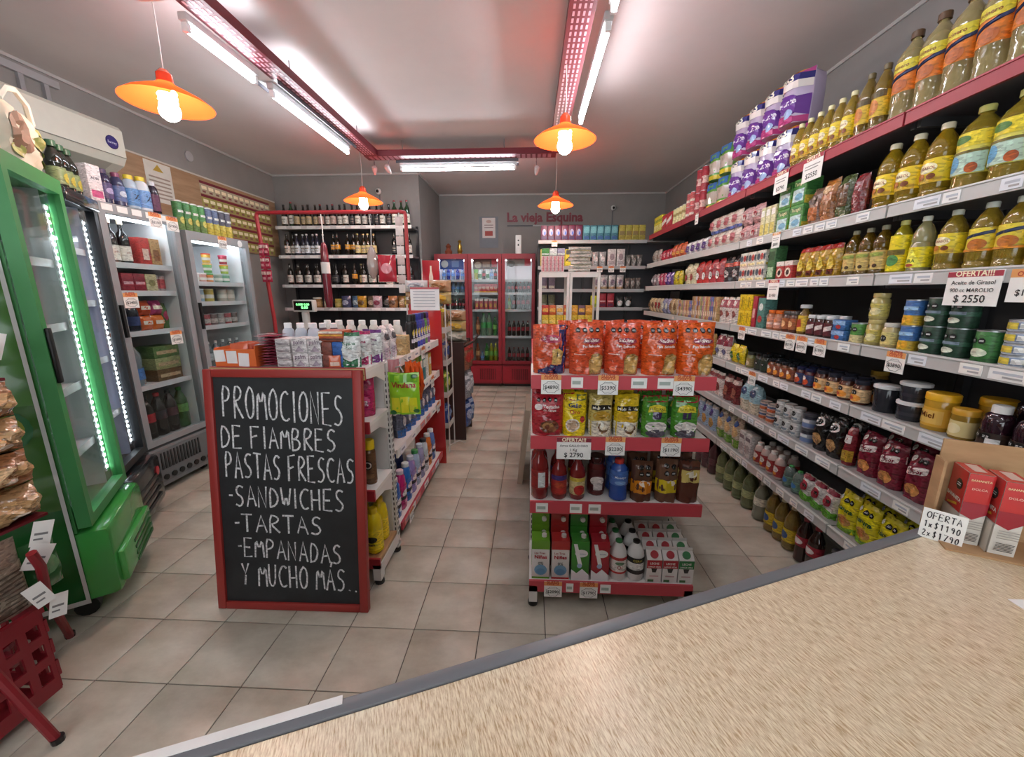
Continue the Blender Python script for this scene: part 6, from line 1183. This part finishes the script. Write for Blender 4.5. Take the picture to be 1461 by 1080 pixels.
for k, (c, c2) in enumerate((('2a3a7a', 'a8b4d0'), ('b8bcc8', '3a4a90'), ('7a2a30', 'c9a0a0'), ('3a3f4a', '8a8f9a'))):
    place(p_bag(.15, .12, .12, c, [('e', 0, .5, .3, .2, c2)], 'gloss', 'pillow', one=True, seed=255+k), 'snack_bag', (.14+k*.17, 2.6, 1.121), 0, '%s bag lying on the gondola behind the bread bags' % ('navy', 'silver', 'maroon', 'charcoal')[k], 'bag')
# ================================================================== WHAT IS IN THE RED COOLERS
def mini(c, cap, lab, h_=.2, r_=.028, m='liquid', shp='soda'): return p_bottle(h_, r_, c, cap, shp, (.35, .6, lab), [], m=m, one=True, n=10)
cola_ = mini('241210', '7a1e28', '9a2030', .24, .03, 'darkglass'); colb = mini('241210', 'b02a34', 'a82834', .17, .026, 'darkglass'); spr_ = mini('a8c4a8', '2f8a4a', '4aa05a', .36, .045); lime = mini('c8c83a', 'd8d02a', '6aa03a', .3, .035); wat = mini('a8c4dc', '3a6ac0', '6a94d0', .165, .03); grn_ = mini('4a9a4a', '2f7a34', '7ab05a', .3, .035); orn = mini('c86a3a', 'b04a2a', 'd8a070', .3, .035); brt = mini('3a4aa0', '2a3a90', '5a7ac0', .19, .03); lim2 = mini('c8c83a', 'd8d02a', '6aa03a', .22, .028)
juc = p_box(.06, .14, .06, 'c03a44', [('r', -.4, .4, .4, .7, 'e0b0a0'), ('r', -.5, .0, .5, .2, 'd8a040')], one=True); juc2 = p_box(.06, .17, .06, 'b8505a', [('e', 0, .4, .3, .2, 'd8b060'), ('r', -.5, .8, .5, 1, 'd8d0c8')], one=True); can_ = p_can(.15, .028, [(0, 1, 'c0c8c0'), (.2, .6, '4a7a4a')], one=True)
FB = .391; CSZ = [FB, .82, 1.24, 1.5, 1.7]
def fill(k, zi, protos, n, nm):
    x0 = CX0+CW*k+.075; p = (CW-.15)/n
    for q in range(n):
        pr_, d_ = protos[q % len(protos)]
        place(pr_, 'drink', (x0+p*(q+.5), CY+.16, CSZ[zi]+.001), 0, '%s drink from the left, %s, %s row of the %s red cooler' % (od(q), d_, ('bottom', 'second-lowest', 'middle', 'upper', 'highest')[zi], ('left', 'middle', 'right')[k]), 'drink', 'drinks in the %s red cooler' % ('left', 'middle', 'right')[k])
fill(0, 4, [(wat, 'water bottle'), (brt, 'blue bottle')], 5, ''); fill(0, 3, [(wat, 'water bottle')], 5, ''); fill(0, 2, [(colb, 'cola bottle')], 6, ''); fill(0, 1, [(spr_, 'clear soda bottle')], 4, ''); fill(0, 0, [(cola_, 'cola bottle')], 5, '')
fill(1, 4, [(lime, 'yellow bottle'), (can_, 'can'), (colb, 'dark bottle'), (can_, 'can'), (wat, 'water bottle'), (colb, 'dark bottle')], 6, ''); fill(1, 3, [(juc, 'red juice carton')], 6, ''); fill(1, 2, [(juc2, 'pink juice carton')], 5, '')
fill(1, 1, [(orn, 'orange bottle'), (spr_, 'clear green-label soda'), (spr_, 'clear green-label soda'), (grn_, 'green bottle')], 4, ''); fill(1, 0, [(orn, 'orange bottle'), (wat, 'water bottle'), (grn_, 'green bottle'), (lime, 'yellow bottle'), (lime, 'yellow bottle')], 5, '')
fill(2, 3, [(colb, 'small cola bottle')], 6, ''); fill(2, 2, [(lim2, 'yellow bottle'), (cola_, 'cola bottle'), (cola_, 'cola bottle'), (cola_, 'cola bottle'), (cola_, 'cola bottle')], 5, ''); fill(2, 1, [(cola_, 'cola bottle')], 5, ''); fill(2, 0, [(cola_, 'cola bottle')], 5, '')
for k in range(3):
    s_ = MB(); decal(s_, lambda u, v, o: (u*.37, -o, v*.16), [[('r', -.5, 0, .5, 1, '3a5aa8'), ('e', -.3, .5, .15, .35, 'c8d0dc'), ('r', 0, .2, .3, .8, '7a94cc')], [('r', -.5, 0, .5, 1, '5a3a34'), ('e', -.3, .4, .15, .3, 'b09a88'), ('r', -.1, .2, .2, .7, '8a6a5a'), ('r', .28, .2, .5, 1, 'b02a3a')], [('r', -.5, .3, .5, 1, '8a7a74'), ('e', -.3, .5, .16, .3, '5a5450'), ('r', .25, .3, .5, 1, 'b8303c')]][k], .4, 'paper')
    o = link('cooler_poster', s_.data('cooler_poster', 'decal')); o.location = (CX0+CW*(k+.5), CY+.075, 1.86); tag(o, ('blue', 'brown', 'grey')[k]+' printed strip inside the top of a red cooler', 'poster')
# things on top of the coolers and on the wall
t = thing('gold_ornament', 'small golden figurine standing on the left red cooler', 'ornament', (-1.12, 6.4, 2.086)); part('base', MB().lathe([(.04, 0), (.04, .02)], 12, '8a6a2a', 'metal'), t)
part('figure', MB().lathe([(.025, .02), (.045, .06), (.03, .1), (.035, .13), (.015, .17), (.03, .2), (.01, .22)], 12, 'c9a24a', 'metal'), t)
t = thing('wooden_ornament', 'small brown ornament beside the golden figurine', 'ornament', (-1.3, 6.4, 2.086)); part('figure', MB().lathe([(.05, 0), (.06, .05), (.03, .1), (.045, .13), (.01, .17)], 12, '8a4a34', 'gloss'), t)
t = thing('wall_notice', 'white certificate pinned on a grey sheet above the middle cooler', 'poster', (-.72, YB-.004, 2.25)); part('sheet', MB().box(-.16, 0, 0, .16, .003, .5, '7d8088', 'paper'), t)
n_ = MB(); decal(n_, flat(.22, .32, 0), [('r', -.5, 0, .5, 1, 'e0d8d6'), ('r', -.3, .1, .3, .35, 'b04a44'), ('r', -.35, .5, .35, .54, '9a8a8a'), ('r', -.35, .62, .35, .66, '9a8a8a'), ('e', 0, .82, .2, .08, 'c8a8a0')], 1.4, 'paper', .001); o = part('certificate', n_, t, None, 'decal'); o.location = (0, -.001, .16)
t = thing('air_freshener', 'narrow white dispenser standing on the right red cooler', 'dispenser', (-.2, 6.35, 2.086)); part('body', MB().bbox(-.045, -.03, 0, .045, .03, .28, 'e6e4e2', 'plastic', .008), t); part('sensor', MB().lathe([(.012, 0), (.012, .004)], 10, '1a1a1a').xf(Matrix.Translation((0, -.03, .2)) @ Matrix.Rotation(H90, 4, 'X')), t); part('opening', MB().box(-.01, -.0335, .12, .01, -.0305, .15, '222222'), t)
# red side sign
t = thing('red_sign', 'red bottle-print sign with pale frame beside the left cooler', 'sign', (-1.42, 5.7, 1.45)); part('panel', MB().box(-.12, 0, 0, .12, .02, .5, 'a82230', 'gloss'), t)
part('frame_edge', MB().box(-.135, -.004, 0, -.1205, .024, .52, 'c9c4c2'), t); bp_ = MB(); decal(bp_, flat(.24, .5, 0), [('r', -.12, .2, .12, .55, 'e0d6c8'), ('p', [(-.12, .55), (.12, .55), (.05, .72), (-.05, .72)], 'e0d6c8'), ('r', -.05, .72, .05, .85, 'e0d6c8')], 2.1, 'gloss'); part('bottle_print', bp_, t, None, 'decal')
part('stand', MB().tube([(0, .01, -1.45), (0, .01, 0)], .012, '9a9694', n=8), t)
# ================================================================== WHAT IS IN THE LEFT FRIDGES
def fp(loc, rz, x, y): return (loc[0]+x*math.cos(rz)-y*math.sin(rz), loc[1]+x*math.sin(rz)+y*math.cos(rz))
def fput(F, proto, name, x, y, z, label, cat, group=None, s=1):
    q = fp(F[0], F[1], x, y); return place(proto, name, (q[0], q[1], z+.001), F[1], label, cat, group, s)
F1, F2, FG, FK = (S1, H90), (S2, H90), (gl, ga), (((-2.42-2.68)/2, (2.03+2.46)/2, 0), math.atan2(.43, -.26))
beer = p_bottle(.3, .038, '15100e', 'c8b8a0', 'wine', (.08, .42, 'd8d0c4'), [('t', 'STELLA', 0, .5, .5, '8a3a2a', .02)], m='darkglass', capr=.45, caph=.12)
for k in range(3): fput(F1, beer, 'beer_bottle', -.19+k*.085, .16, S1Z[3], '%s dark bottle with white label in the top of the soda fridge' % od(k), 'bottle', 'dark bottles in the silver fridge')
for k, (c, c2, nm) in enumerate((('b03a34', 'd8c0b0', 'red'), ('b08a5a', '8a5a34', 'tan'))): fput(F1, p_box(.08, .2, .1, c, [('r', -.3, .2, .3, .6, c2)]), 'food_box', .09+k*.085, .16, S1Z[3], '%s food box beside the dark bottles in the silver fridge' % nm, 'box')
z1 = S1Z[2]
fput(F1, p_can(.13, .045, [(0, 1, 'c2b8a8'), (.3, .6, 'a89a8a')], one=True), 'tub', -.19, .16, z1, 'cream tub at the left of the soda fridge', 'tub')
for k in range(2): fput(F1, p_box(.085, .13, .1, '8a2434', [('r', -.4, .4, .4, .55, 'd0a0a8')]), 'burger_box', -.085+k*.088, .16, z1, '%s maroon box in the soda fridge' % ('left', 'right')[k], 'box', 'maroon boxes in the fridge')
fput(F1, p_box(.09, .13, .1, 'b9b08a', [('e', 0, .5, .3, .2, '8a8458')]), 'food_box', .0955, .16, z1, 'cream box beside the maroon boxes in the fridge', 'box')
for k in range(2): fput(F1, p_can(.12, .026, [(0, 1, 'a89a9a'), (.2, .8, 'a03a40')], one=True), 'drink_can', .166+k*.054, .16, z1, '%s red and silver can in the soda fridge' % ('left', 'right')[k], 'can', 'cans in the silver fridge')
z1 = S1Z[1]
for k in range(2): fput(F1, p_bottle(.22, .05, '1e1f2a', '2a2a34', 'soda', (.2, .5, '33406a'), [], m='darkglass', one=True), 'soda_bottle', -.18+k*.105, .16, z1, '%s dark blue bottle in the middle of the soda fridge' % ('left', 'right')[k], 'bottle', 'dark blue bottles')
for k, c in enumerate(('c8602a', 'd0702c', 'c04a2a', 'a83a6a')): fput(F1, p_bag(.094, .11, .07, c, [('r', -.4, .4, .4, .65, 'e0d4c4')], 'gloss', 'pillow', one=True, seed=270+k), 'food_pack', .03+(k % 2)*.097, .16, z1+(k//2)*.112, '%s food pack, %s, in the middle of the soda fridge' % (od(k), ('orange', 'amber', 'red', 'magenta')[k]), 'packet', 'food packs in the fridge')
for k in range(1): fput(F1, p_bag(.066, .2, .06, '4a6a3a', [('e', 0, .5, .3, .2, 'b03a5a')], 'gloss', 'stand', one=True, seed=279), 'food_pack', .214, .19, z1, 'green food pack at the right of the soda fridge', 'packet')
z1 = S1Z[0]
fput(F1, p_bottle(.34, .065, 'b8c4cc', 'e8ecf0', 'soda', (.15, .4, '4a74b0'), [], one=True), 'water_bottle', -.14, .16, z1, 'large clear water bottle with blue label in the fridge', 'bottle')
for k in range(3): fput(F1, p_box(.22, .09, .16, ('6a5034', '9aa070', '5f7a48')[k], [('r', -.4, .3, .4, .6, 'b8a080')]), 'food_box', .12, .2, z1+k*.091, '%s flat box from the bottom of the stack beside the water bottle' % od(k), 'box', 'flat boxes in the fridge')
z1 = .39
for k in range(5): fput(F1, p_bottle(.34, .049, '1c1518', ('b02a34', '2a2a2a')[k % 2], 'soda', (.4, .6, ('4a2a34', 'a02430', '2a2a34')[k % 3]), [], m='darkglass', one=True) if k < 4 else p_bottle(.34, .049, '4a8a4a', '2f7a34', 'soda', (.4, .6, '6aa05a'), [], one=True), 'soda_bottle', -.203+k*.1, .16, z1, '%s large soda bottle from the left at the fridge bottom' % od(k), 'bottle', 'large sodas at the fridge bottom')
# dairy fridge
pot = lambda c, l: p_can(.075, .036, [(0, 1, c), (.3, .6, 'd8d4c8')], lid=l, m='gloss', lidh=.012, one=True, taper=.85)
for k, (x, t_, c, l) in enumerate(((-.24, 1, 'd0d0d0', 'e0e0e0'), (-.16, 1, 'd8d4d0', 'e8e4e0'), (-.08, 1, 'd09a90', 'e8d8d0'), (.0, 3, 'c07034', '4a9a4a'), (.0, 3, '6aa05a', 'd8a03a'), (.0, 3, 'd0a840', 'c84a3a'), (.11, 2, '8a9a8a', 'c8d0c8'), (.2, 3, '6a9a7a', 'a8c0a8'), (.2, 3, '9ab03a', 'd8902a'), (.2, 3, 'a83a4a', 'c04a6a'))):
    lv = [0, 0, 0, 0, 1, 2, 0, 0, 1, 2][k]; fput(F2, pot(c, l), 'dairy_tub', x, .16, S2Z[3]+lv*.088, '%s dairy tub counted from the left, upper shelf of the dairy fridge' % od(k), 'tub', 'tubs in the dairy fridge')
for k, (x, c, l) in enumerate(((-.24, '8aa0b0', 'd0d8e0'), (-.15, '90a8b8', 'd8e0e4'), (-.04, 'b0a050', 'e0d8a0'), (.12, 'a8a498', '8a8a84'), (.22, 'b0aca0', '9a9a90'))): fput(F2, p_can(.11, .042, [(0, 1, c), (.3, .6, 'cfcac0')], lid=l, m='gloss', lidh=.012, one=True), 'dairy_tub', x, .16, S2Z[2], '%s tub from the left on the middle dairy shelf' % od(k), 'tub', 'tubs on the middle dairy shelf')
for k in range(6): fput(F2, p_can(.1, .036, [(0, 1, ('8a8888', 'a04a50', '6a5a58')[k % 3]), (.2, .6, 'b0a8a4')], one=True), 'dairy_tub', -.2+k*.085, .16, S2Z[1], '%s jar from the left on the lower dairy shelf' % od(k), 'tub', 'jars on the lower dairy shelf')
for k in range(6): fput(F2, mini('8a9aa0', 'd0d0d0', 'a8b0b4', .26, .036), 'drink', -.23+k*.09, .16, S2Z[0], '%s bottle from the left at the bottom of the dairy fridge' % od(k), 'bottle', 'bottles low in the dairy fridge')
for z_, nm in ((.75, 'lowest'), (1.05, 'second'), (1.35, 'third'), (1.65, 'top')):
    for k in range(5): fput(FG, mini(('7a8a86', 'a8b0aa', '6a7a70')[k % 3], '4a5a54', 'c0c8c0', .22, .034), 'drink', -.17+k*.085, .2, z_, '%s bottle from the left on the %s shelf of the green fridge' % (od(k), nm), 'bottle', 'bottles in the green fridge')
for z_, nm in ((.75, 'lowest'), (1.1, 'second'), (1.45, 'third')):
    for k in range(4): fput(FK, p_can(.16, .034, [(0, 1, 'b0b8d8'), (.2, .5, '7a86b8')], one=True), 'drink_can', -.135+k*.09, .2, z_, '%s tall can from the left on the %s shelf of the black fridge' % (od(k), nm), 'can', 'cans in the black fridge')
# goods on top of the fridges
oz = 2.081
bb = p_bottle(.25, .04, '20241c', '2f5a3a', 'soda', (.15, .5, '7a8a5a'), [('e', 0, .4, .3, .3, 'b8a83a')], m='darkglass', capr=.6, caph=.1, bands=())
KZ = 2.051
for k in range(3): fput(FK, bb, 'juice_bottle', .04+k*.083, .07, KZ, '%s dark bottle with green cap on the black fridge' % od(k), 'bottle', 'dark bottles on the black fridge')
tops = [(p_box(.085, .22, .08, 'dcd4d6', [('r', -.4, .1, .4, .3, 'c04a7a'), ('t', 'ADES', 0, .6, .6, '4a3a4a', .02)]), 'white and pink carton'), (p_bottle(.22, .04, '2a2444', '4a3a5a', 'squeeze', (.15, .6, '4a3a6a'), [('e', 0, .5, .3, .2, 'a89ac0')], m='gloss', capr=.6, caph=.1), 'dark violet bottle'), (p_bottle(.22, .04, '3a3a5a', '7a3a5a', 'squeeze', (.15, .6, '5a6a9a'), [('e', 0, .5, .3, .2, 'c0c8d8')], m='gloss', capr=.6, caph=.1), 'purple-capped bottle'),
 (p_bottle(.23, .045, 'a8b8c8', 'd8c03a', 'squeeze', (.1, .6, '5a8ac0'), [('t', 'Z', 0, .4, .4, '24304a', .04)], m='gloss', capr=.6, caph=.1), 'blue bottle with yellow cap'), (p_bottle(.24, .048, 'c8d0d8', 'd8c03a', 'squeeze', (.1, .6, '6a94c8'), [('t', 'Z', 0, .4, .4, '24304a', .04)], m='gloss', capr=.6, caph=.1), 'large blue bottle with yellow cap'), (p_bottle(.23, .036, '2a2030', 'c8c8d0', 'squeeze', (.1, .6, '5a2a4a'), [], m='gloss', capr=.6, caph=.1), 'dark plum bottle')]
for k, (p_, nm) in enumerate(tops): fput(F1, p_, 'drink_bottle', -.245+k*.088, .07, oz, '%s on top of the silver soda fridge' % nm, 'bottle')
for k in range(2): fput(F1, p_can(.16, .027, [(0, 1, 'b03a3a'), (.3, .5, 'd8c0a0')], one=True), 'tall_can', .265-.0+k*.058-.03, .15, oz, '%s red tall can on the silver soda fridge corner' % ('left', 'right')[k], 'can', 'red tall cans')
for k in range(8):
    c = ('3f7a44', '3f7a44', '4a8a4a', '4a8a4a', '5a6a8a', '5a6a8a', '4a4a5a', '5a5a6a')[k]
    fput(F2, p_can(.23, .034, [(0, 1, c), (0, .45, ('5a7a3a', 'b8a83a')[k > 3]), (.96, 1, 'd0d4d0')], [('e', 0, .35, .3, .12, 'c8c060'), ('r', -.4, .6, .4, .68, 'd8dcd8')]), 'chips_canister', -.31+k*.075, .08, 2.001, '%s chips canister from the left on the dairy fridge' % od(k), 'canister', 'chips canisters on the dairy fridge')
for F, x, z_, nm, pr_ in ((F1, .1, 2.075, 'under the blue bottles of the soda fridge', '$2100'), (F1, .24, 2.07, 'at the soda fridge top corner', '$1900'), (F1, -.2, 1.5, 'hanging low on the left of the soda fridge', '$3400'), (F1, .1, 1.21, 'under the orange food packs', '$1600'), (F2, .02, 1.995, 'at the top of the dairy fridge door', '$2300')):
    q = fp(F[0], F[1], x, -.004); offer((q[0], q[1], z_), H90, pr_, 'white price card '+nm, 1.2)
for k in range(5): part('price_strip', MB().box(-.27+k*.1, -.003, 2.03, -.2+k*.1, -.0005, 2.07, 'e8e8e6', 'paper'), [o for o in COL.objects if o.name == 'display_fridge'][0])
# white floral bag on the green fridge
t = fput(FG, p_bag(.34, .27, .14, 'd8d0bc', [('e', -.2, .5, .2, .3, '8a6a54'), ('e', .15, .4, .12, .16, '9aa05a'), ('e', -.3, .2, .1, .1, 'a8ac60'), ('e', .3, .6, .1, .12, 'a0a45a'), ('e', .3, .2, .1, .1, '9aa05a')], 'paper', 'stand', seed=290, nx=10, nz=10, wob=.015), 'tote_bag', .1, .08, 2.031, 'cream floral tote bag standing on the green fridge', 'bag')
hm = MB(); hm.tube([(-.13, -.04, .24), (-.09, -.05, .29), (.0, -.05, .315), (.09, -.05, .29), (.14, -.04, .22)], .012, 'e6e2d6', 'paper', 6); part('strap', hm, t, 'white strap')
# ================================================================== SNACK RACKS BY THE AISLE
t = thing('wire_rack', 'white wire rack of snack bags behind the red end panel', 'rack', (-.93, 3.62, 0))
for x in (-.17, .17):
    for y in (-.12, .12): part('wire_post', MB().tube([(x, y, 0), (x, y, 1.4)], .006, 'cfcfcb', n=6), t)
for z in (.25, .55, .85, 1.15): part('wire_shelf', MB().box(-.17, -.12, z-.004, .17, .12, z, 'c4c4c0').box(-.175, -.126, z, .175, -.122, z+.05, 'c9c9c5').box(.171, -.12, z, .175, .12, z+.05, 'c9c9c5'), t)
part('basket_loop', MB().tube([(.17, -.12, .08), (.26, -.1, .12), (.3, 0, .06), (.26, .1, .02)], .006, 'd0d0cc', n=6), t)
sb = [('2f4a94', '8aa0d0', 'blue'), ('5f8a2f', 'c8d060', 'lime green'), ('a89a94', '4a5a94', 'silver and blue'), ('b08a4a', '6a4a2a', 'tan')]
for zi, z in enumerate((.25, .55, .85, 1.15)):
    c, c2, nm = sb[zi]
    p_ = p_bag(.108, .23 if zi else .2, .085, c, [('e', 0, .5, .34, .2, c2), ('r', -.5, .8, .5, .9, 'd8c83a' if zi == 3 else c2)], seed=300+zi, one=True, nx=8, nz=8)
    for k in range(2): place(p_, 'snack_bag', (-.822, 3.562+k*.114, z+.001), H90, '%s %s snack bag in the white wire rack beside the aisle' % (('near', 'far')[k], nm), 'bag', 'bags in the wire rack')
    place(p_, 'snack_bag', (-1.02, 3.58, z+.001), .05, 'left %s snack bag in the wire rack behind the red panel' % nm, 'bag', 'bags in the wire rack')
WD = '3a2420'
t = thing('wooden_stand', 'dark brown wooden stand of snack bags beside the aisle', 'stand', (-.86, 4.06, 0))
for y in (-.22, .2): part('side_panel', MB().box(-.2, y, 0, .2, y+.022, 1.02, WD), t)
for z in (.12, .42, .72, 1.0): part('shelf', MB().box(-.19, -.197, z-.01, .19, .199, z+.008, '46302a'), t)
part('top_arm', MB().tube([(.2, -.2, .98), (.28, -.1, 1.02), (.3, .1, 1.06)], .012, WD, n=6), t)
for zi, (z, c, c2, nm) in enumerate(((.129, '3a5490', '9aaccc', 'blue'), (.429, '8a8f9a', 'c8ccd4', 'silver'), (.729, '8a5a44', 'b03a34', 'brown'))):
    p_ = p_bag(.18, .26, .13, c, [('e', 0, .5, .34, .2, c2), ('r', -.5, .78, .5, .9, c2)], seed=310+zi, one=True)
    for k in range(2): place(p_, 'snack_bag', (-.69, 3.955+k*.19, z), H90*.8, '%s %s snack bag in the brown wooden stand' % (('near', 'far')[k], nm), 'bag', 'bags in the wooden stand')
loaf = lambda c, c2, s_: p_bag(.26, .13, .15, c, [('e', 0, .5, .34, .3, c2), ('r', -.5, .35, -.3, .6, 'd8d4cc')], 'gloss', 'pillow', seed=s_, wob=.014)
lc = [('b08a6a', '9a6a44'), ('a8a89a', 'c8c4b8'), ('9a7a5a', '6a4a34'), ('b5a06a', 'd0a83a'), ('c0bfc0', '9a9ca4')]
for k in range(6):
    c, c2 = lc[k % 5]
    place(loaf(c, c2, 320+k), 'bread_loaf_bag', (-.98+(k % 2)*.215, 4.04, 1.009+.107*(k//2)), .08*(-1)**k, '%s packed loaf from the bottom heaped on the wooden stand' % od(k), 'bread bag', 'packed loaves on the wooden stand', .8)
for k in range(4):
    c, c2 = lc[(k+2) % 5]
    place(loaf(c, c2, 330+k), 'bread_loaf_bag', (-1.04+(k % 2)*.215, 3.62, 1.402+.107*(k//2)), .08*(-1)**k, '%s packed loaf piled high above the wire rack' % od(k), 'bread bag', 'packed loaves piled high', .8)
t = thing('price_sheet', 'white price sheet with red header above the red end panel', 'sign', (-.87, 3.255, 1.36)); part('sheet', MB().box(-.12, 0, 0, .12, .003, .185, 'dfe0e2', 'paper'), t)
n_ = MB(); decal(n_, flat(.24, .185, 0), [('r', -.5, .92, .5, 1, 'b05058')]+[('r', -.4, .15+.13*k, .35, .19+.13*k, 'a8b0b8') for k in range(6)], .77, 'paper'); part('print', n_, t, None, 'decal')
tag(link('leaning_board', MB().box(-.02, 0, 0, .02, .5, .62, 'b9a894').xf(Matrix.Translation((-.075, 2.9, 0)) @ Matrix.Rotation(.1, 4, 'Y')).data('leaning_board')), 'pale board leaning against the left side of the right gondola', 'board')
# ================================================================== RED BREAD RACK AT THE LEFT EDGE
t = thing('bread_rack', 'red tube rack of bread and crates at the left photo edge', 'rack', (0, 0, 0))
for nm, pts in (('leg', [(-1.6, .974, 0), (-1.72, .93, .42), (-1.83, .9, .675)]), ('leg', [(-2.04, 1.374, 0), (-1.83, 1.2, .36), (-1.73, 1.14, .55), (-1.72, 1.12, .62)]), ('leg', [(-2.5, .6, 0), (-2.3, .65, .5), (-2.15, .68, .675)]), ('upright', [(-2.19, 1.2, 0), (-2.19, 1.2, 1.55)]), ('rail', [(-2.3, .62, 1.55), (-2.19, 1.2, 1.55), (-2.0, 1.24, 1.55)])):
    p_ = part(nm, MB().tube(pts, .014, '8a1f28', n=8), t)
    if nm == 'leg': part('end_cap', MB().lathe([(.017, 0), (.018, .02)], 10, '1a1516', cx=pts[0][0], cy=pts[0][1]), p_)
part('shelf_wire', MB().box(-2.17, .62, .68, -1.82, 1.26, .69, '6a1a22'), t); part('shelf_wire', MB().box(-2.17, .62, 1.2, -1.84, 1.26, 1.21, '6a1a22'), t)
def crate(z0, z1, inset, label):
    t = thing('red_crate', label, 'crate', (-1.98, .84, z0)); h = z1-z0; a, b = .23-inset, .28-inset; c = '8c1f2b'
    part('base', MB().box(-a+.02, -b+.02, 0, a-.02, b-.02, .008, c, 'plastic'), t)
    part('rim', MB().box(-a-.006, -b-.006, h-.025, a+.006, -b+.012, h, c, 'plastic').box(-a-.006, b-.012, h-.025, a+.006, b+.006, h, c, 'plastic').box(a-.012, -b+.012, h-.025, a+.006, b-.012, h, c, 'plastic').box(-a-.006, -b+.012, h-.025, -a+.012, b-.012, h, c, 'plastic'), t)
    for s, ax in ((1, 'x'), (-1, 'x'), (1, 'y'), (-1, 'y')):
        w = MB(); L = b if ax == 'x' else a
        def bar(u0, u1, z_0, z_1):
            if ax == 'x': w.box(s*a-.004, u0, z_0, s*a+.004, u1, z_1, c, 'plastic')
            else: w.box(u0, s*b-.004, z_0, u1, s*b+.004, z_1, c, 'plastic')
        zr = [(.0, h*.16), (h*.34, h*.44), (h*.6, h*.7), (h*.84, h-.025)]
        for q in zr: bar(-L+.004, L-.004, *q)
        n = 9
        for k in range(n+1):
            u = -L+.006+(2*L-.012)*k/n
            for q0, q1 in zip(zr, zr[1:]): bar(u-.012, u+.012, q0[1], q1[0])
        part('side_lattice', w, t)
    return t
crate(.05, .40, .0, 'red plastic lattice crate on the floor at the left edge')
bb_ = lambda c, c2, s_, w_=.22, h_=.124, d_=.14: p_bag(w_, h_, d_, c, [('e', -.1, .5, .3, .28, c2), ('e', .25, .55, .16, .2, 'c09a6a'), ('e', .05, .3, .12, .1, 'e0d4c4')], 'foil', 'pillow', seed=s_, wob=.016, nx=10, nz=8)
for k in range(8):
    z = .692+.126*(k//2); y = 1.165-.235*(k % 2)
    place(bb_(('a8835a', 'b0906a', '9a6a44', 'a57a52')[k % 4], ('c8a070', '8a4a3a', 'cfae84', '7a3a30')[k % 4], 340+k), 'bread_roll_bag', (-1.865, y, z), H90, '%s bag of bread rolls from the bottom of the %s pile on the red rack' % (od(k//2), ('far', 'near')[k % 2]), 'bread bag', 'bags of rolls on the red rack')
for k in range(3): place(bb_(('7a5234', '8a6038', '6e4a30')[k], 'a8804a', 350+k, .2, .13, .12), 'nut_bag', (-1.92, 1.18-.02*k, 1.212+.135*k), H90*.9, '%s brown nut bag from the bottom above the bread rolls' % od(k), 'bag', 'nut bags on the red rack')
place(p_bag(.2, .27, .06, '8a7a6a', [('r', -.5, .0, .5, .7, 'a89a88')]+[('r', -.4, .05+.06*k, .4, .075+.06*k, '5a4c40') for k in range(10)], 'foil', 'pillow', seed=360), 'mesh_bag', (-1.785, 1.03, .405), H90, 'striped grey-brown bag standing in the red crate', 'bag')
place(p_bag(.1, .2, .06, '2f6a3a', [('e', 0, .5, .3, .2, '6a9a6a')], 'gloss', 'pillow', seed=361), 'snack_bag', (-1.80, 1.19, .42), H90, 'green snack bag hanging at the far corner of the red rack', 'bag')
place(p_bag(.16, .17, .08, 'b02436', [('e', 0, .5, .3, .2, 'c84a5a'), ('r', -.4, .6, .4, .7, 'd88a90')], 'gloss', 'pillow', seed=362), 'snack_bag', (-1.83, 1.0, .19), H90, 'red packet inside the red crate', 'bag')
for k, (x, y, z, w_) in enumerate(((-1.74, 1.19, .70, .05), (-1.735, 1.17, .62, .06), (-1.73, 1.1, .5, .05), (-1.725, 1.165, .42, .045), (-1.80, 1.2, 1.34, .07), (-1.80, 1.24, 1.37, .05))):
    o = tag(link('price_tag', MB().box(-w_/2, 0, -.09, w_/2, .0015, 0, 'eceae6', 'paper').box(-w_*.35, -.0006, -.05, w_*.3, 0, -.042, '7a7a7a', 'paper').box(-w_*.35, -.0006, -.068, w_*.1, 0, -.062, '7a7a7a', 'paper').data('price_tag')), '%s white paper tag from the bottom of the bread rack edge' % od((3, 2, 1, 0, 4, 5)[k]), 'tag', 'paper tags on the bread rack'); o.location = (x, y, z); o.rotation_euler = (.0, (.3, .5, -.3, .2, .4, .3)[k], H90*.7)
t = thing('sachet_strip', 'pale ladder of sachets hanging on the right frame post', 'sachet', (-1.41, 4.37, 1.5))
for k in range(8): part('sachet', MB().bbox(-.04, -.005, .1*k, .04, .005, .1*k+.092, ('d8ccc8', 'c8b4b0')[k % 2], 'paper', .003), t)
part('strip_tape', MB().box(-.006, .0055, 0, .006, .008, .83, 'cfc8c4'), t)
# ================================================================== FAR SIDES OF THE GONDOLAS
hid = [p_box(.12, .17, .09, c, [('r', -.4, .2, .4, .5, c2), ('e', 0, .72, .3, .12, 'e4ded2')], one=True) for c, c2 in (('9a3a3a', 'd8c8b0'), ('b8a45a', '7a5a34'), ('4a6a8a', 'd0d8e0'), ('5a7a4a', 'd8d8b0'))]
for gi, (x, y0, rz, nm) in enumerate(((.69, 2.12, H90, 'right-hand side of the bread gondola'), (.09, 2.12, -H90, 'aisle side of the bread gondola'), (-1.42, 2.16, -H90, 'fridge side of the cleaning gondola'))):
    for zi, z in enumerate((.86, .60, .13)):
        for k in range(7): place(hid[(zi+k//3+gi) % 4], 'dry_goods_box', (x, y0+.07+k*.145, z+.001), rz, '%s dry goods box, %s shelf, %s' % (od(k), ('upper', 'middle', 'lowest')[zi], nm), 'box', 'boxes on the '+nm)
